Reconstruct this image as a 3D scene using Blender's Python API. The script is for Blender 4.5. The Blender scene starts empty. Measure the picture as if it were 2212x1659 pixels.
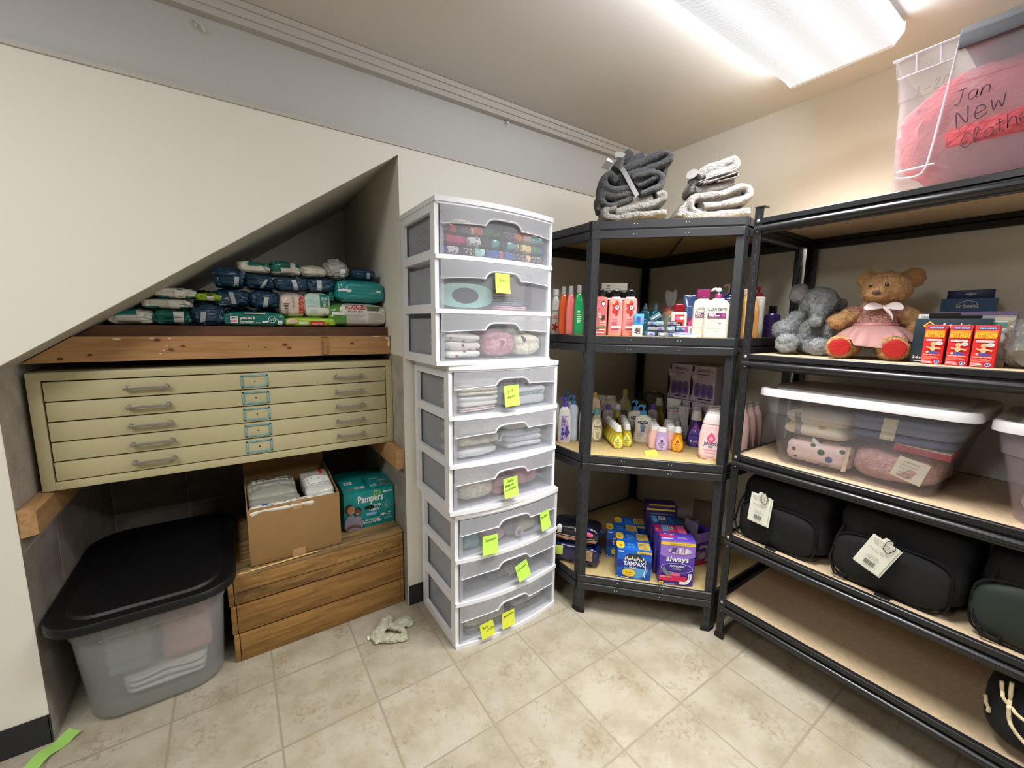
import bpy, bmesh, math, random
from mathutils import Vector, Matrix, noise
scn = bpy.context.scene
COL = scn.collection
R = math.radians
# ---------------------------------------------------------------- camera (1.357 m above the floor, ultra-wide)
cam_d = bpy.data.cameras.new('camera'); cam_d.lens = 885.5 / 2212 * 36; cam_d.sensor_width = 36
cam = bpy.data.objects.new('camera', cam_d); COL.objects.link(cam)
_yaw, _pit, _rol = 0.5967, 0.1442, 0.0147
_f = Vector((math.sin(_yaw)*math.cos(_pit), math.cos(_yaw)*math.cos(_pit), -math.sin(_pit)))
_r = Vector((math.cos(_yaw), -math.sin(_yaw), 0)); _u = _r.cross(_f)
_r2 = _r*math.cos(_rol) + _u*math.sin(_rol); _u2 = -_r*math.sin(_rol) + _u*math.cos(_rol)
cam.matrix_world = Matrix(((_r2.x, _u2.x, -_f.x, 0), (_r2.y, _u2.y, -_f.y, 0), (_r2.z, _u2.z, -_f.z, 1.357), (0, 0, 0, 1)))
cam_d.clip_start = 0.02
scn.camera = cam
# ---------------------------------------------------------------- exposure, world
vs = scn.view_settings
scn.display_settings.display_device = 'sRGB'
vs.view_transform = 'Standard'; vs.look = 'None'; vs.gamma = 1.0; vs.use_curve_mapping = False
vs.exposure = 0.46
world = bpy.data.worlds.new('world'); scn.world = world; world.use_nodes = True
world.node_tree.nodes['Background'].inputs[0].default_value = (0.9, 0.93, 1.0, 1)
world.node_tree.nodes['Background'].inputs[1].default_value = 0.25
scn.cycles.max_bounces = 10; scn.cycles.transparent_max_bounces = 24
scn.cycles.caustics_reflective = False; scn.cycles.caustics_refractive = False
scn.cycles.sample_clamp_indirect = 4.0
LAMP_W, LENS_E, SIDE_E = 25.0, 0.71, 15.5      # lamp tube power (W) and the glow of the prismatic lens
# ================================================================ materials
def lin(c):
    c = c/255.0
    return c/12.92 if c <= 0.04045 else ((c+0.055)/1.055)**2.4
def rgb(r, g=None, b=None):
    if g is None: r, g, b = r
    return (lin(r), lin(g), lin(b), 1)
MC = {}
def mat(name, col, rough=0.5, metal=0.0, bump=0.0, bscale=40, var=0.0, vscale=6, coat=0.0, sheen=0.0, spec=0.5, alpha=1.0, emit=0, trans=0.0, ior=1.45, bdet=4):
    if name in MC: return MC[name]
    m = bpy.data.materials.new(name); m.use_nodes = True; MC[name] = m
    nt = m.node_tree; N = nt.nodes; L = nt.links; p = N['Principled BSDF']
    p.inputs['Base Color'].default_value = rgb(col); p.inputs['Roughness'].default_value = rough
    p.inputs['Metallic'].default_value = metal; p.inputs['Specular IOR Level'].default_value = spec
    p.inputs['Coat Weight'].default_value = coat; p.inputs['Coat Roughness'].default_value = 0.15
    p.inputs['Sheen Weight'].default_value = sheen; p.inputs['IOR'].default_value = ior
    p.inputs['Transmission Weight'].default_value = trans
    if bump or var:
        tc = N.new('ShaderNodeTexCoord')
    if var:
        n = N.new('ShaderNodeTexNoise'); n.inputs['Scale'].default_value = vscale; n.inputs['Detail'].default_value = 6
        L.new(tc.outputs['Object'], n.inputs['Vector'])
        mx = N.new('ShaderNodeMix'); mx.data_type = 'RGBA'
        mx.inputs[6].default_value = rgb([max(0, c*(1-var)) for c in col]); mx.inputs[7].default_value = rgb([min(255, c*(1+var)) for c in col])
        rp = N.new('ShaderNodeMapRange'); rp.inputs[1].default_value = 0.3; rp.inputs[2].default_value = 0.7
        L.new(n.outputs[0], rp.inputs[0]); L.new(rp.outputs[0], mx.inputs[0]); L.new(mx.outputs[2], p.inputs['Base Color'])
    if bump:
        n = N.new('ShaderNodeTexNoise'); n.inputs['Scale'].default_value = bscale; n.inputs['Detail'].default_value = bdet
        L.new(tc.outputs['Object'], n.inputs['Vector'])
        b = N.new('ShaderNodeBump'); b.inputs['Strength'].default_value = bump; b.inputs['Distance'].default_value = 0.01
        L.new(n.outputs[0], b.inputs['Height']); L.new(b.outputs[0], p.inputs['Normal'])
    if alpha < 1:   # thin translucent plastic: part clear, part milky
        tr = N.new('ShaderNodeBsdfTransparent'); tr.inputs[0].default_value = rgb([min(255, 200+c*0.21) for c in col])
        ms = N.new('ShaderNodeMixShader'); ms.inputs[0].default_value = alpha
        L.new(tr.outputs[0], ms.inputs[1]); L.new(p.outputs[0], ms.inputs[2]); L.new(ms.outputs[0], N['Material Output'].inputs[0])
    if emit:
        p.inputs['Emission Color'].default_value = rgb(col); p.inputs['Emission Strength'].default_value = emit
    return m
def patmat(name, base, cols, scale=60, thr=0.5, rough=0.85, kind='voronoi'):
    """printed fabric: coloured spots over a base colour"""
    if name in MC: return MC[name]
    m = mat(name, base, rough, bump=0.3, bscale=90); nt = m.node_tree; N = nt.nodes; L = nt.links; p = N['Principled BSDF']
    tc = N.new('ShaderNodeTexCoord')
    v = N.new('ShaderNodeTexVoronoi'); v.inputs['Scale'].default_value = scale; L.new(tc.outputs['Object'], v.inputs['Vector'])
    rp = N.new('ShaderNodeValToRGB'); rp.color_ramp.interpolation = 'CONSTANT'
    el = rp.color_ramp.elements
    el[0].position = 0; el[0].color = rgb(cols[0])
    el[1].position = 1.0/len(cols); el[1].color = rgb(cols[min(1, len(cols)-1)])
    for i in range(2, len(cols)):
        e = el.new(i/len(cols)); e.color = rgb(cols[i])
    L.new(v.outputs['Color'], rp.inputs[0])
    lt = N.new('ShaderNodeMath'); lt.operation = 'LESS_THAN'; lt.inputs[1].default_value = thr
    L.new(v.outputs['Distance'], lt.inputs[0])
    mx = N.new('ShaderNodeMix'); mx.data_type = 'RGBA'; mx.inputs[6].default_value = rgb(base)
    L.new(lt.outputs[0], mx.inputs[0]); L.new(rp.outputs[0], mx.inputs[7]); L.new(mx.outputs[2], p.inputs['Base Color'])
    return m
def woodmat(name, c1, c2, axis='X', scale=9, rough=0.6, knots=True, dark=(60, 38, 20), stain=0.0):
    if name in MC: return MC[name]
    m = mat(name, c1, rough); nt = m.node_tree; N = nt.nodes; L = nt.links; p = N['Principled BSDF']
    tc = N.new('ShaderNodeTexCoord'); mp = N.new('ShaderNodeMapping')
    mp.inputs['Scale'].default_value = {'X': (0.7, 9, 9), 'Y': (9, 0.7, 9), 'Z': (9, 9, 0.7)}[axis]
    L.new(tc.outputs['Object'], mp.inputs[0])
    n = N.new('ShaderNodeTexNoise'); n.inputs['Scale'].default_value = scale; n.inputs['Detail'].default_value = 8; n.inputs['Distortion'].default_value = 0.6
    L.new(mp.outputs[0], n.inputs['Vector'])
    rp = N.new('ShaderNodeValToRGB'); e = rp.color_ramp.elements
    e[0].position = 0.35; e[0].color = rgb(c2); e[1].position = 0.62; e[1].color = rgb(c1)
    L.new(n.outputs[0], rp.inputs[0]); out = rp.outputs[0]
    if knots:
        v = N.new('ShaderNodeTexVoronoi'); v.inputs['Scale'].default_value = 5.0; v.inputs['Randomness'].default_value = 1.0
        mp2 = N.new('ShaderNodeMapping'); mp2.inputs['Scale'].default_value = {'X': (0.8, 1.6, 1.6), 'Y': (1.6, .8, 1.6), 'Z': (1.6, 1.6, .8)}[axis]
        L.new(tc.outputs['Object'], mp2.inputs[0]); L.new(mp2.outputs[0], v.inputs['Vector'])
        r2 = N.new('ShaderNodeValToRGB'); r2.color_ramp.elements[0].position = 0.035; r2.color_ramp.elements[1].position = 0.09
        L.new(v.outputs['Distance'], r2.inputs[0])
        mx = N.new('ShaderNodeMix'); mx.data_type = 'RGBA'; mx.inputs[6].default_value = rgb(dark)
        L.new(r2.outputs[0], mx.inputs[0]); L.new(out, mx.inputs[7]); out = mx.outputs[2]
    if stain:
        n2 = N.new('ShaderNodeTexNoise'); n2.inputs['Scale'].default_value = 4; n2.inputs['Detail'].default_value = 9; n2.inputs['Roughness'].default_value = 0.7
        mp3 = N.new('ShaderNodeMapping'); mp3.inputs['Scale'].default_value = {'X': (0.6, 2.5, 2.5), 'Y': (2.5, .6, 2.5), 'Z': (2.5, 2.5, .6)}[axis]
        L.new(tc.outputs['Object'], mp3.inputs[0]); L.new(mp3.outputs[0], n2.inputs['Vector'])
        r3 = N.new('ShaderNodeValToRGB'); r3.color_ramp.elements[0].position = 0.36; r3.color_ramp.elements[1].position = 0.52
        r3.color_ramp.elements[0].color = (stain,)*3+(1,); r3.color_ramp.elements[1].color = (0, 0, 0, 1)
        L.new(n2.outputs[0], r3.inputs[0])
        mx = N.new('ShaderNodeMix'); mx.data_type = 'RGBA'; mx.inputs[7].default_value = rgb(dark)
        L.new(r3.outputs[0], mx.inputs[0]); L.new(out, mx.inputs[6]); out = mx.outputs[2]
    L.new(out, p.inputs['Base Color'])
    b = N.new('ShaderNodeBump'); b.inputs['Strength'].default_value = 0.25; b.inputs['Distance'].default_value = 0.004
    L.new(n.outputs[0], b.inputs['Height']); L.new(b.outputs[0], p.inputs['Normal'])
    return m
# ================================================================ mesh builder
def ss(a, e):
    return math.copysign(abs(a)**e, a)
class MB:
    def __init__(s): s.v = []; s.f = []; s.fm = []; s.sm = []; s.mats = []
    def mi(s, m):
        if m not in s.mats: s.mats.append(m)
        return s.mats.index(m)
    def add(s, vs, fs, m, smooth=False):
        o = len(s.v); s.v += [Vector(v) for v in vs]
        for f in fs:
            s.f.append([o+i for i in f]); s.fm.append(m if isinstance(m, int) else s.mi(m)); s.sm.append(smooth)
        return s
    def box(s, x0, x1, y0, y1, z0, z1, m, M=None):
        v = [(x, y, z) for z in (z0, z1) for y in (y0, y1) for x in (x0, x1)]
        if M: v = [M @ Vector(q) for q in v]
        return s.add(v, [(0, 2, 3, 1), (4, 5, 7, 6), (0, 1, 5, 4), (2, 6, 7, 3), (0, 4, 6, 2), (1, 3, 7, 5)], m)
    def rbox(s, x0, x1, y0, y1, z0, z1, m, r=0.003, seg=2, M=None):
        bm = bmesh.new(); bmesh.ops.create_cube(bm, size=1)
        for v in bm.verts: v.co = Vector(((x0+x1)/2+v.co.x*(x1-x0), (y0+y1)/2+v.co.y*(y1-y0), (z0+z1)/2+v.co.z*(z1-z0)))
        r = min(r, 0.49*min(x1-x0, y1-y0, z1-z0))
        bmesh.ops.bevel(bm, geom=bm.edges[:], offset=r, segments=seg, profile=0.5, affect='EDGES')
        vs = [M @ v.co if M else v.co.copy() for v in bm.verts]
        s.add(vs, [[v.index for v in f.verts] for f in bm.faces], m, True); bm.free(); return s
    def loft(s, rings, m, caps=True, closed=True, smooth=True, cm=None):
        n = len(rings[0]); vs = [p for r in rings for p in r]; fs = []
        for i in range(len(rings)-1):
            for j in range(n if closed else n-1):
                k = (j+1) % n
                fs.append((i*n+j, i*n+k, (i+1)*n+k, (i+1)*n+j))
        s.add(vs, fs, m, smooth)
        if caps:
            o = len(s.v)-len(vs)
            s.f.append([o+i for i in range(n)][::-1]); s.f.append([o+(len(rings)-1)*n+i for i in range(n)])
            for _ in (0, 1): s.fm.append(s.mi(cm or m)); s.sm.append(False)
        return s
    def lathe(s, prof, m, n=20, c=(0, 0, 0), caps=True, axis='Z'):
        rings = []
        for r, z in prof:
            ring = []
            for i in range(n):
                a = 2*math.pi*i/n; x, y = r*math.cos(a), r*math.sin(a)
                ring.append(Vector((c[0]+x, c[1]+y, c[2]+z)) if axis == 'Z' else (Vector((c[0]+x, c[1]-z, c[2]+y)) if axis == 'Y' else Vector((c[0]+z, c[1]+x, c[2]+y))))
            rings.append(ring)
        return s.loft(rings, m, caps)
    def tube(s, pts, r, m, n=8, closed=False, flat=None):
        pts = [Vector(p) for p in pts]; rings = []; up = Vector((0, 0, 1)); N = len(pts)
        for i, p in enumerate(pts):
            a = pts[(i-1) % N] if (closed or i > 0) else p; b = pts[(i+1) % N] if (closed or i < N-1) else p
            t = (b-a).normalized()
            s1 = t.cross(up)
            if s1.length < 1e-3: s1 = t.cross(Vector((0, 1, 0)))
            s1.normalize(); s2 = s1.cross(t)
            rr = r[i] if isinstance(r, (list, tuple)) else r
            rings.append([p+s1*rr*math.cos(2*math.pi*j/n)+s2*(flat or rr)*math.sin(2*math.pi*j/n) for j in range(n)])
        if closed: rings.append(rings[0])
        return s.loft(rings, m, not closed)
    def prism(s, poly, d0, d1, m, f, smooth=False):
        """poly in 2-D, f(a,b,d) -> 3-D"""
        n = len(poly); vs = [f(a, b, d0) for a, b in poly]+[f(a, b, d1) for a, b in poly]
        fs = [list(range(n))[::-1], [n+i for i in range(n)]]+[(i, (i+1) % n, n+(i+1) % n, n+i) for i in range(n)]
        return s.add(vs, fs, m, smooth)
    def sweep(s, path, th, d0, d1, m, f, rnd=0.35, jit=0.0, seed=0, taper=1.0, nd=7):
        """a thick soft sheet following a 2-D path (a,b), d0..d1 wide along the third axis"""
        P = [Vector((a, b)) for a, b in path]; rings = []; n = len(P)
        for i, p in enumerate(P):
            t = (P[min(i+1, n-1)]-P[max(i-1, 0)]).normalized(); nn = Vector((-t.y, t.x))
            h = th/2*(taper if i in (0, n-1) else 1)
            ring = []
            K = 2*nd+6; cd = (d0+d1)/2; hd = (d1-d0)/2
            for k in range(K):
                a = 2*math.pi*(k+.5)/K
                dd = ss(math.cos(a), .35)*hd; hh = ss(math.sin(a), .7)*h
                q = p+nn*hh; w = Vector(f(q.x, q.y, cd+dd))
                if jit:
                    w += jit*Vector((noise.noise(w*22+Vector((seed, 0, 0))), noise.noise(w*22+Vector((0, seed, 7))), noise.noise(w*22+Vector((3, 0, seed)))))
                ring.append(w)
            rings.append(ring)
        return s.loft(rings, m)
    def build(s, name, parent=None, loc=None, rz=None, kind=None, smooth=None):
        me = bpy.data.meshes.new(name); me.from_pydata([tuple(v) for v in s.v], [], s.f)
        for m in s.mats: me.materials.append(m)
        me.polygons.foreach_set('material_index', s.fm)
        me.polygons.foreach_set('use_smooth', s.sm if smooth is None else [smooth]*len(s.sm))
        me.update()
        bm = bmesh.new(); bm.from_mesh(me); bmesh.ops.recalc_face_normals(bm, faces=bm.faces[:]); bm.to_mesh(me); bm.free()
        if any(s.sm) and not all(s.sm) or any(s.sm): me.set_sharp_from_angle(angle=R(42))
        o = bpy.data.objects.new(name, me); COL.objects.link(o)
        if parent: o.parent = parent
        if loc is not None: o.location = loc
        if rz is not None: o.rotation_euler = (0, 0, rz)
        if kind: o['kind'] = kind
        return o
def tag(o, label, cat, group=None, kind=None):
    o['label'] = label; o['category'] = cat
    if group: o['group'] = group
    if kind: o['kind'] = kind
    return o
def thing(name, label, cat, loc=(0, 0, 0), rz=0.0, group=None, rx=0.0, ry=0.0):
    o = bpy.data.objects.new(name, None); COL.objects.link(o); o.empty_display_size = 0.05
    o.location = loc; o.rotation_euler = (rx, ry, rz); return tag(o, label, cat, group)
def dup(root, loc, rz=None, label=None, group=None, rx=None, ry=None, sc=None):
    r = root.copy(); COL.objects.link(r); r.location = loc
    e = root.rotation_euler
    r.rotation_euler = (e[0] if rx is None else rx, e[1] if ry is None else ry, e[2] if rz is None else rz)
    if sc: r.scale = sc
    if label: r['label'] = label
    if group: r['group'] = group
    for ch in list(KIDS(root)):
        c = ch.copy(); COL.objects.link(c); c.parent = r
        for g in list(KIDS(ch)):
            d = g.copy(); COL.objects.link(d); d.parent = c
    return r
def KIDS(o): return [x for x in COL.objects if x.parent == o]
# ================================================================ flat prints on a surface
TXT = {}
def text_geo(t, bold=0.0, shear=0.0):
    k = (t, bold, shear)
    if k not in TXT:
        c = bpy.data.curves.new('t', 'FONT'); c.body = t; c.size = 1; c.offset = bold; c.shear = shear; c.resolution_u = 2; c.align_x = 'LEFT'
        o = bpy.data.objects.new('t', c); COL.objects.link(o); dg = bpy.context.evaluated_depsgraph_get()
        me = bpy.data.meshes.new_from_object(o.evaluated_get(dg))
        vs = [tuple(v.co) for v in me.vertices]; fs = [tuple(p.vertices) for p in me.polygons]
        bpy.data.objects.remove(o); bpy.data.curves.remove(c); bpy.data.meshes.remove(me)
        xs = [v[0] for v in vs] or [0]; ys = [v[1] for v in vs] or [0]
        TXT[k] = (vs, fs, min(xs), max(xs), min(ys), max(ys))
    return TXT[k]
def plane(o, u, v, n):
    o, u, v, n = Vector(o), Vector(u), Vector(v), Vector(n)
    return lambda a, b, off=0: o+u*a+v*b+n*off
class Print:
    """draws coloured shapes a hair above surface s(a,b,off)"""
    EPS = 0.00035
    def __init__(s, mb, surf): s.mb = mb; s.s = surf; s.l = 1
    def _up(s): s.l += 1; return s.l*s.EPS
    fine = False
    def rect(s, a0, b0, a1, b1, m, nx=1, ny=1):
        if s.fine: nx, ny = max(nx, int(abs(a1-a0)/.004)+1), max(ny, int(abs(b1-b0)/.004)+1)
        e = s._up(); vs = [s.s(a0+(a1-a0)*i/nx, b0+(b1-b0)*j/ny, e) for j in range(ny+1) for i in range(nx+1)]
        s.mb.add(vs, [(j*(nx+1)+i, j*(nx+1)+i+1, (j+1)*(nx+1)+i+1, (j+1)*(nx+1)+i) for j in range(ny) for i in range(nx)], m); return s
    def poly(s, pts, m):
        e = s._up(); s.mb.add([s.s(a, b, e) for a, b in pts], [list(range(len(pts)))], m); return s
    def blob(s, ca, cb, fn, m, n=24, k=3):
        e = s._up(); vs = [s.s(ca, cb, e)]; fs = []
        for j in range(1, k+1):
            for i in range(n):
                da, db = fn(2*math.pi*i/n); vs.append(s.s(ca+da*j/k, cb+db*j/k, e))
        for i in range(n):
            q = (i+1) % n; fs.append((0, 1+i, 1+q))
            for j in range(k-1): fs.append((1+j*n+i, 1+(j+1)*n+i, 1+(j+1)*n+q, 1+j*n+q))
        s.mb.add(vs, fs, m); return s
    def ell(s, ca, cb, ra, rb, m, n=24, p=1.0):
        return s.blob(ca, cb, lambda t: (ra*ss(math.cos(t), p), rb*ss(math.sin(t), p)), m, n)
    def drop(s, ca, cb, ra, rb, m, n=28):
        def fn(t):
            x, y = math.cos(t), math.sin(t)
            return (ra*x*(1-max(0, y)**1.5*0.92 if y > 0 else 1), rb*(y*1.35 if y > 0 else y))
        return s.blob(ca, cb, fn, m, n)
    def ring(s, ca, cb, ra, rb, w, m, n=28):
        e = s._up(); vs = []
        for i in range(n):
            t = 2*math.pi*i/n
            vs += [s.s(ca+ra*math.cos(t), cb+rb*math.sin(t), e), s.s(ca+(ra-w)*math.cos(t), cb+(rb-w)*math.sin(t), e)]
        s.mb.add(vs, [(2*i, 2*((i+1) % n), 2*((i+1) % n)+1, 2*i+1) for i in range(n)], m); return s
    def text(s, t, a, b, h, m, w=None, bold=0.0, shear=0.0, al='C', rot=0.0):
        """cap height about 0.7*h; w squeezes the line to that width"""
        vs, fs, x0, x1, y0, y1 = text_geo(t, bold, shear); e = s._up()
        sx = (w/(x1-x0)) if w else h
        off = {'C': -(x0+x1)/2, 'L': -x0, 'R': -x1}[al]; c, q = math.cos(rot), math.sin(rot)
        out = []
        for v in vs:
            xx, yy = (v[0]+off)*sx, v[1]*h
            out.append(s.s(a+xx*c-yy*q, b+xx*q+yy*c, e))
        s.mb.add(out, fs, m); return s
    def lines(s, a0, b0, a1, b1, n, m, fill=0.4, seed=0, gap=0):
        """n short bars standing in for unreadably small print"""
        rr = random.Random(seed); hb = (b1-b0)/n
        for i in range(n):
            s.rect(a0, b0+hb*i, a0+(a1-a0)*rr.uniform(.6, 1), b0+hb*(i+fill), m)
            s.l -= 1
        s.l += 1; return s
    def bars(s, a0, b0, a1, b1, m, n=14, seed=1):
        rr = random.Random(seed); x = a0; w = (a1-a0)/n
        for i in range(n):
            s.rect(a0+w*i, b0, a0+w*(i+rr.uniform(.25, .8)), b1, m); s.l -= 1
        s.l += 1; return s
    def stroke(s, pts, w, m, sm=True):
        P = [Vector(p) for p in pts]
        if sm and len(P) > 2:
            Q = []
            for i in range(len(P)-1):
                p0, p1, p2, p3 = P[max(i-1, 0)], P[i], P[i+1], P[min(i+2, len(P)-1)]
                for k in range(4):
                    t = k/4
                    Q.append(0.5*((2*p1)+(-p0+p2)*t+(2*p0-5*p1+4*p2-p3)*t*t+(-p0+3*p1-3*p2+p3)*t**3))
            Q.append(P[-1]); P = Q
        e = s._up(); vs = []
        for i, p in enumerate(P):
            t = (P[min(i+1, len(P)-1)]-P[max(i-1, 0)])
            t = t.normalized() if t.length > 1e-9 else Vector((1, 0)); nn = Vector((-t.y, t.x))*w/2
            vs += [s.s(*(p+nn), e), s.s(*(p-nn), e)]
        s.mb.add(vs, [(2*i, 2*i+1, 2*i+3, 2*i+2) for i in range(len(P)-1)], m); s.l -= 1; return s
# single-stroke pen letters on a 4 x 8 grid (baseline 2, x-height 6)
PEN = {'a': '3.4,5.6 2,6 .6,5 .6,3 2,2 3.2,3.2 3.4,5.6 3.5,2.6 4,2', 'b': '.6,8.5 .6,2.2 .6,4.6 2,6 3.4,4.6 3,2.6 1.6,2 .6,2.6', 'c': '3.4,5.4 2,6 .6,4.8 .6,3 2,2 3.5,2.6',
 'd': '3.2,5.2 1.6,6 .5,4.4 1,2.4 2.4,2.2 3.3,4 3.4,8.5 3.4,3 4,2', 'e': '.7,4 3.2,4.3 2.8,5.8 1.4,6 .6,4.4 .9,2.6 2.2,2 3.6,2.8', 'f': '3.4,8 2.4,8.6 1.8,7 1.6,2 1.4,0|.4,5.4 3,5.6',
 'h': '.6,8.5 .6,2 .7,4.4 2,6 3.1,5 3.2,2.6 3.8,2', 'i': '.8,5.6 .9,2.6 1.6,2|1,7.4 1.1,7.7', 'k': '.6,8.5 .6,2|3,6 .8,4 3.2,2', 'l': '1,3 2.4,8 1.5,8.6 1,6 1,2.8 1.8,2', 'm': '.3,6 .4,2 .6,5 1.4,6 1.9,5 1.9,2 2.1,5 3,6 3.5,5 3.6,2',
 'n': '.5,6 .6,2 .8,5 2,6 3,5 3.1,2.6 3.6,2', 'o': '2,6 .6,5 .6,3 2,2 3.4,3 3.4,5 2,6', 'p': '.5,6 .6,-.6 .7,5 2,6 3.4,4.8 2.8,2.8 .8,2.6', 'r': '.6,6 .7,2 .8,4.6 2,6 3.2,5.6', 's': '3,5.6 1.6,6 .9,5 2.8,3.4 2.4,2.2 .5,2.2',
 't': '1.8,8 1.6,3 2.4,2 3.4,2.6|.4,6 3.2,6.3', 'u': '.5,6 .6,3 1.8,2 3,3.4 3.2,6 3.3,2.6 3.9,2', 'w': '.3,6 .8,2.2 1.9,5 2.8,2.2 3.7,6', 'y': '.5,6 1,3.4 2.4,3 3.3,6 3,1 1.6,-.6 .6,.4',
 'J': '.4,8 3.4,8.4|2.2,8.2 2.2,3 1.4,1.6 .2,2.4', 'N': '.4,2 .6,8 3,2.4 3.4,8.4', 'C': '3.6,7 2.4,8.2 .6,6.4 .5,3.6 2,2 3.8,2.8', 'B': '.6,2 .7,8.4 2.6,8 2.6,6 .8,5.4 3.2,4.6 3,2.4 .6,2', 'T': '0,7.6 4,8.4|2.2,8 1.8,2',
 'P': '.6,1.6 .9,8 2.8,8.2 3.2,6.4 .9,5', 'S': '3,8 1.4,8.4 1,6.8 2.8,4.8 2.4,2.6 .6,2.2', 'W': '.2,8 .9,2 2,6 3,2 3.8,8.2', 'K': '.6,8.4 .6,2|3.2,8 .8,5 3.4,2', '6': '3,8.2 1,5.6 .6,3 2,2 3.4,3.4 2,5 .8,4', '9': '3.2,6.4 1.8,8 .6,6.4 1.8,5.2 3.2,6.6 2.8,2',
 '-': '.8,4.6 3,4.8', '&': '3.4,2 1,6.6 1.8,8 2.6,6.8 .6,3.6 1.6,2 3.4,4', '1': '1.6,8 1.6,2', '2': '.6,7 2,8.2 3,6.8 .6,2.2 3.6,2.2', '0': '2,8 .6,6 .8,3 2.2,2 3.4,4 3.2,7 2,8'}
def pen(P, t, a, b, h, m, w=0.0006, sl=0.2, rot=0.0, adv=4.2, seed=0):
    rr = random.Random(seed); k = h/6.0; x = 0; c, q = math.cos(rot), math.sin(rot)
    for ch in t:
        if ch in PEN:
            for part in PEN[ch].split('|'):
                pts = []
                for pr in part.split():
                    u, v = (float(z) for z in pr.split(','))
                    u += v*sl+rr.uniform(-.15, .15); v += rr.uniform(-.15, .15)
                    uu, vv = (x+u)*k, (v-2)*k
                    pts.append((a+uu*c-vv*q, b+uu*q+vv*c))
                P.stroke(pts, w, m)
        x += adv if ch != ' ' else adv*.7
    P.l += 1
# ================================================================ the room
XW, YB, ZC = 2.232, 1.772, 2.383           # right wall, back wall, ceiling
AL, AR, AD = -0.571, 0.617, 2.80           # stair alcove: left, right, back
def sl(x): return 1.207+0.7054*(x-AL)      # underside of the stair
M_wall = mat('cream_wall_paint', (229, 226, 214), 0.6, bump=0.05, bscale=180)
M_wallb = mat('plain_wall_paint', (150, 145, 135), .7)
M_wallup = mat('cool_grey_white_paint', (190, 190, 186), 0.55, bump=0.04, bscale=60)
M_ceil = mat('ceiling_paint', (210, 206, 200), 0.7, bump=0.05, bscale=150)
M_trim = mat('trim_paint', (190, 186, 178), 0.5)
M_black = mat('vinyl_base_black', (38, 38, 42), 0.45)
M_plast = mat('rough_grey_plaster', (172, 164, 154), 0.9, bump=0.5, bscale=70, var=0.08, vscale=14)
def tilemat(name, size, ox, oy, oz, c1, c2, grout, plane_, gw=0.012, speck=True, mott=1.0):
    m = mat(name, c1, 0.42); nt = m.node_tree; N = nt.nodes; L = nt.links; p = N['Principled BSDF']
    tc = N.new('ShaderNodeTexCoord'); mp = N.new('ShaderNodeMapping')
    mp.inputs['Location'].default_value = (ox, oy, oz)
    L.new(tc.outputs['Object'], mp.inputs[0])
    sx = N.new('ShaderNodeSeparateXYZ'); L.new(mp.outputs[0], sx.inputs[0])
    cb = N.new('ShaderNodeCombineXYZ')
    L.new(sx.outputs[{'x': 0, 'y': 1, 'z': 2}[plane_[0]]], cb.inputs[0]); L.new(sx.outputs[{'x': 0, 'y': 1, 'z': 2}[plane_[1]]], cb.inputs[1])
    br = N.new('ShaderNodeTexBrick'); br.offset = 0.0; br.squash = 1.0
    br.inputs['Scale'].default_value = 1.0; br.inputs['Mortar Size'].default_value = size*gw; br.inputs['Mortar Smooth'].default_value = 0.35
    br.inputs['Brick Width'].default_value = size; br.inputs['Row Height'].default_value = size; br.inputs['Bias'].default_value = 0
    br.inputs['Color1'].default_value = (0, 0, 0, 1); br.inputs['Color2'].default_value = (1, 1, 1, 1)
    L.new(cb.outputs[0], br.inputs['Vector'])
    n1 = N.new('ShaderNodeTexNoise'); n1.inputs['Scale'].default_value = 7; n1.inputs['Detail'].default_value = 9; n1.inputs['Roughness'].default_value = 0.62
    L.new(tc.outputs['Object'], n1.inputs['Vector'])
    r1 = N.new('ShaderNodeValToRGB'); e = r1.color_ramp.elements
    e[0].position = .36; e[0].color = rgb(c2); e[1].position = .6; e[1].color = rgb(c1)
    L.new(n1.outputs[0], r1.inputs[0])
    # each tile a little lighter or darker
    mt = N.new('ShaderNodeMix'); mt.data_type = 'RGBA'; mt.blend_type = 'MULTIPLY'; mt.inputs[0].default_value = 1
    rt = N.new('ShaderNodeMapRange'); rt.inputs[3].default_value = 0.93; rt.inputs[4].default_value = 1.04
    L.new(br.outputs['Color'], rt.inputs[0]); L.new(r1.outputs[0], mt.inputs[6]); L.new(rt.outputs[0], mt.inputs[7]); out = mt.outputs[2]
    if speck:
        n2 = N.new('ShaderNodeTexNoise'); n2.inputs['Scale'].default_value = 60; n2.inputs['Detail'].default_value = 7; n2.inputs['Roughness'].default_value = .75
        L.new(tc.outputs['Object'], n2.inputs['Vector'])
        n3 = N.new('ShaderNodeTexNoise'); n3.inputs['Scale'].default_value = 8; n3.inputs['Detail'].default_value = 4
        L.new(tc.outputs['Object'], n3.inputs['Vector'])
        ml = N.new('ShaderNodeMath'); ml.operation = 'MULTIPLY_ADD'; ml.inputs[1].default_value = 0.55
        L.new(n3.outputs[0], ml.inputs[0]); L.new(n2.outputs[0], ml.inputs[2])
        r2 = N.new('ShaderNodeValToRGB'); r2.color_ramp.elements[0].position = .82; r2.color_ramp.elements[1].position = .97
        r2.color_ramp.elements[1].color = (.62*mott,)*3+(1,)
        L.new(ml.outputs[0], r2.inputs[0])
        mx = N.new('ShaderNodeMix'); mx.data_type = 'RGBA'; mx.inputs[7].default_value = rgb(126, 104, 72)
        L.new(r2.outputs[0], mx.inputs[0]); L.new(out, mx.inputs[6]); out = mx.outputs[2]
    mg = N.new('ShaderNodeMix'); mg.data_type = 'RGBA'; mg.inputs[7].default_value = rgb(grout)
    L.new(br.outputs['Fac'], mg.inputs[0]); L.new(out, mg.inputs[6]); L.new(mg.outputs[2], p.inputs['Base Color'])
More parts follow.
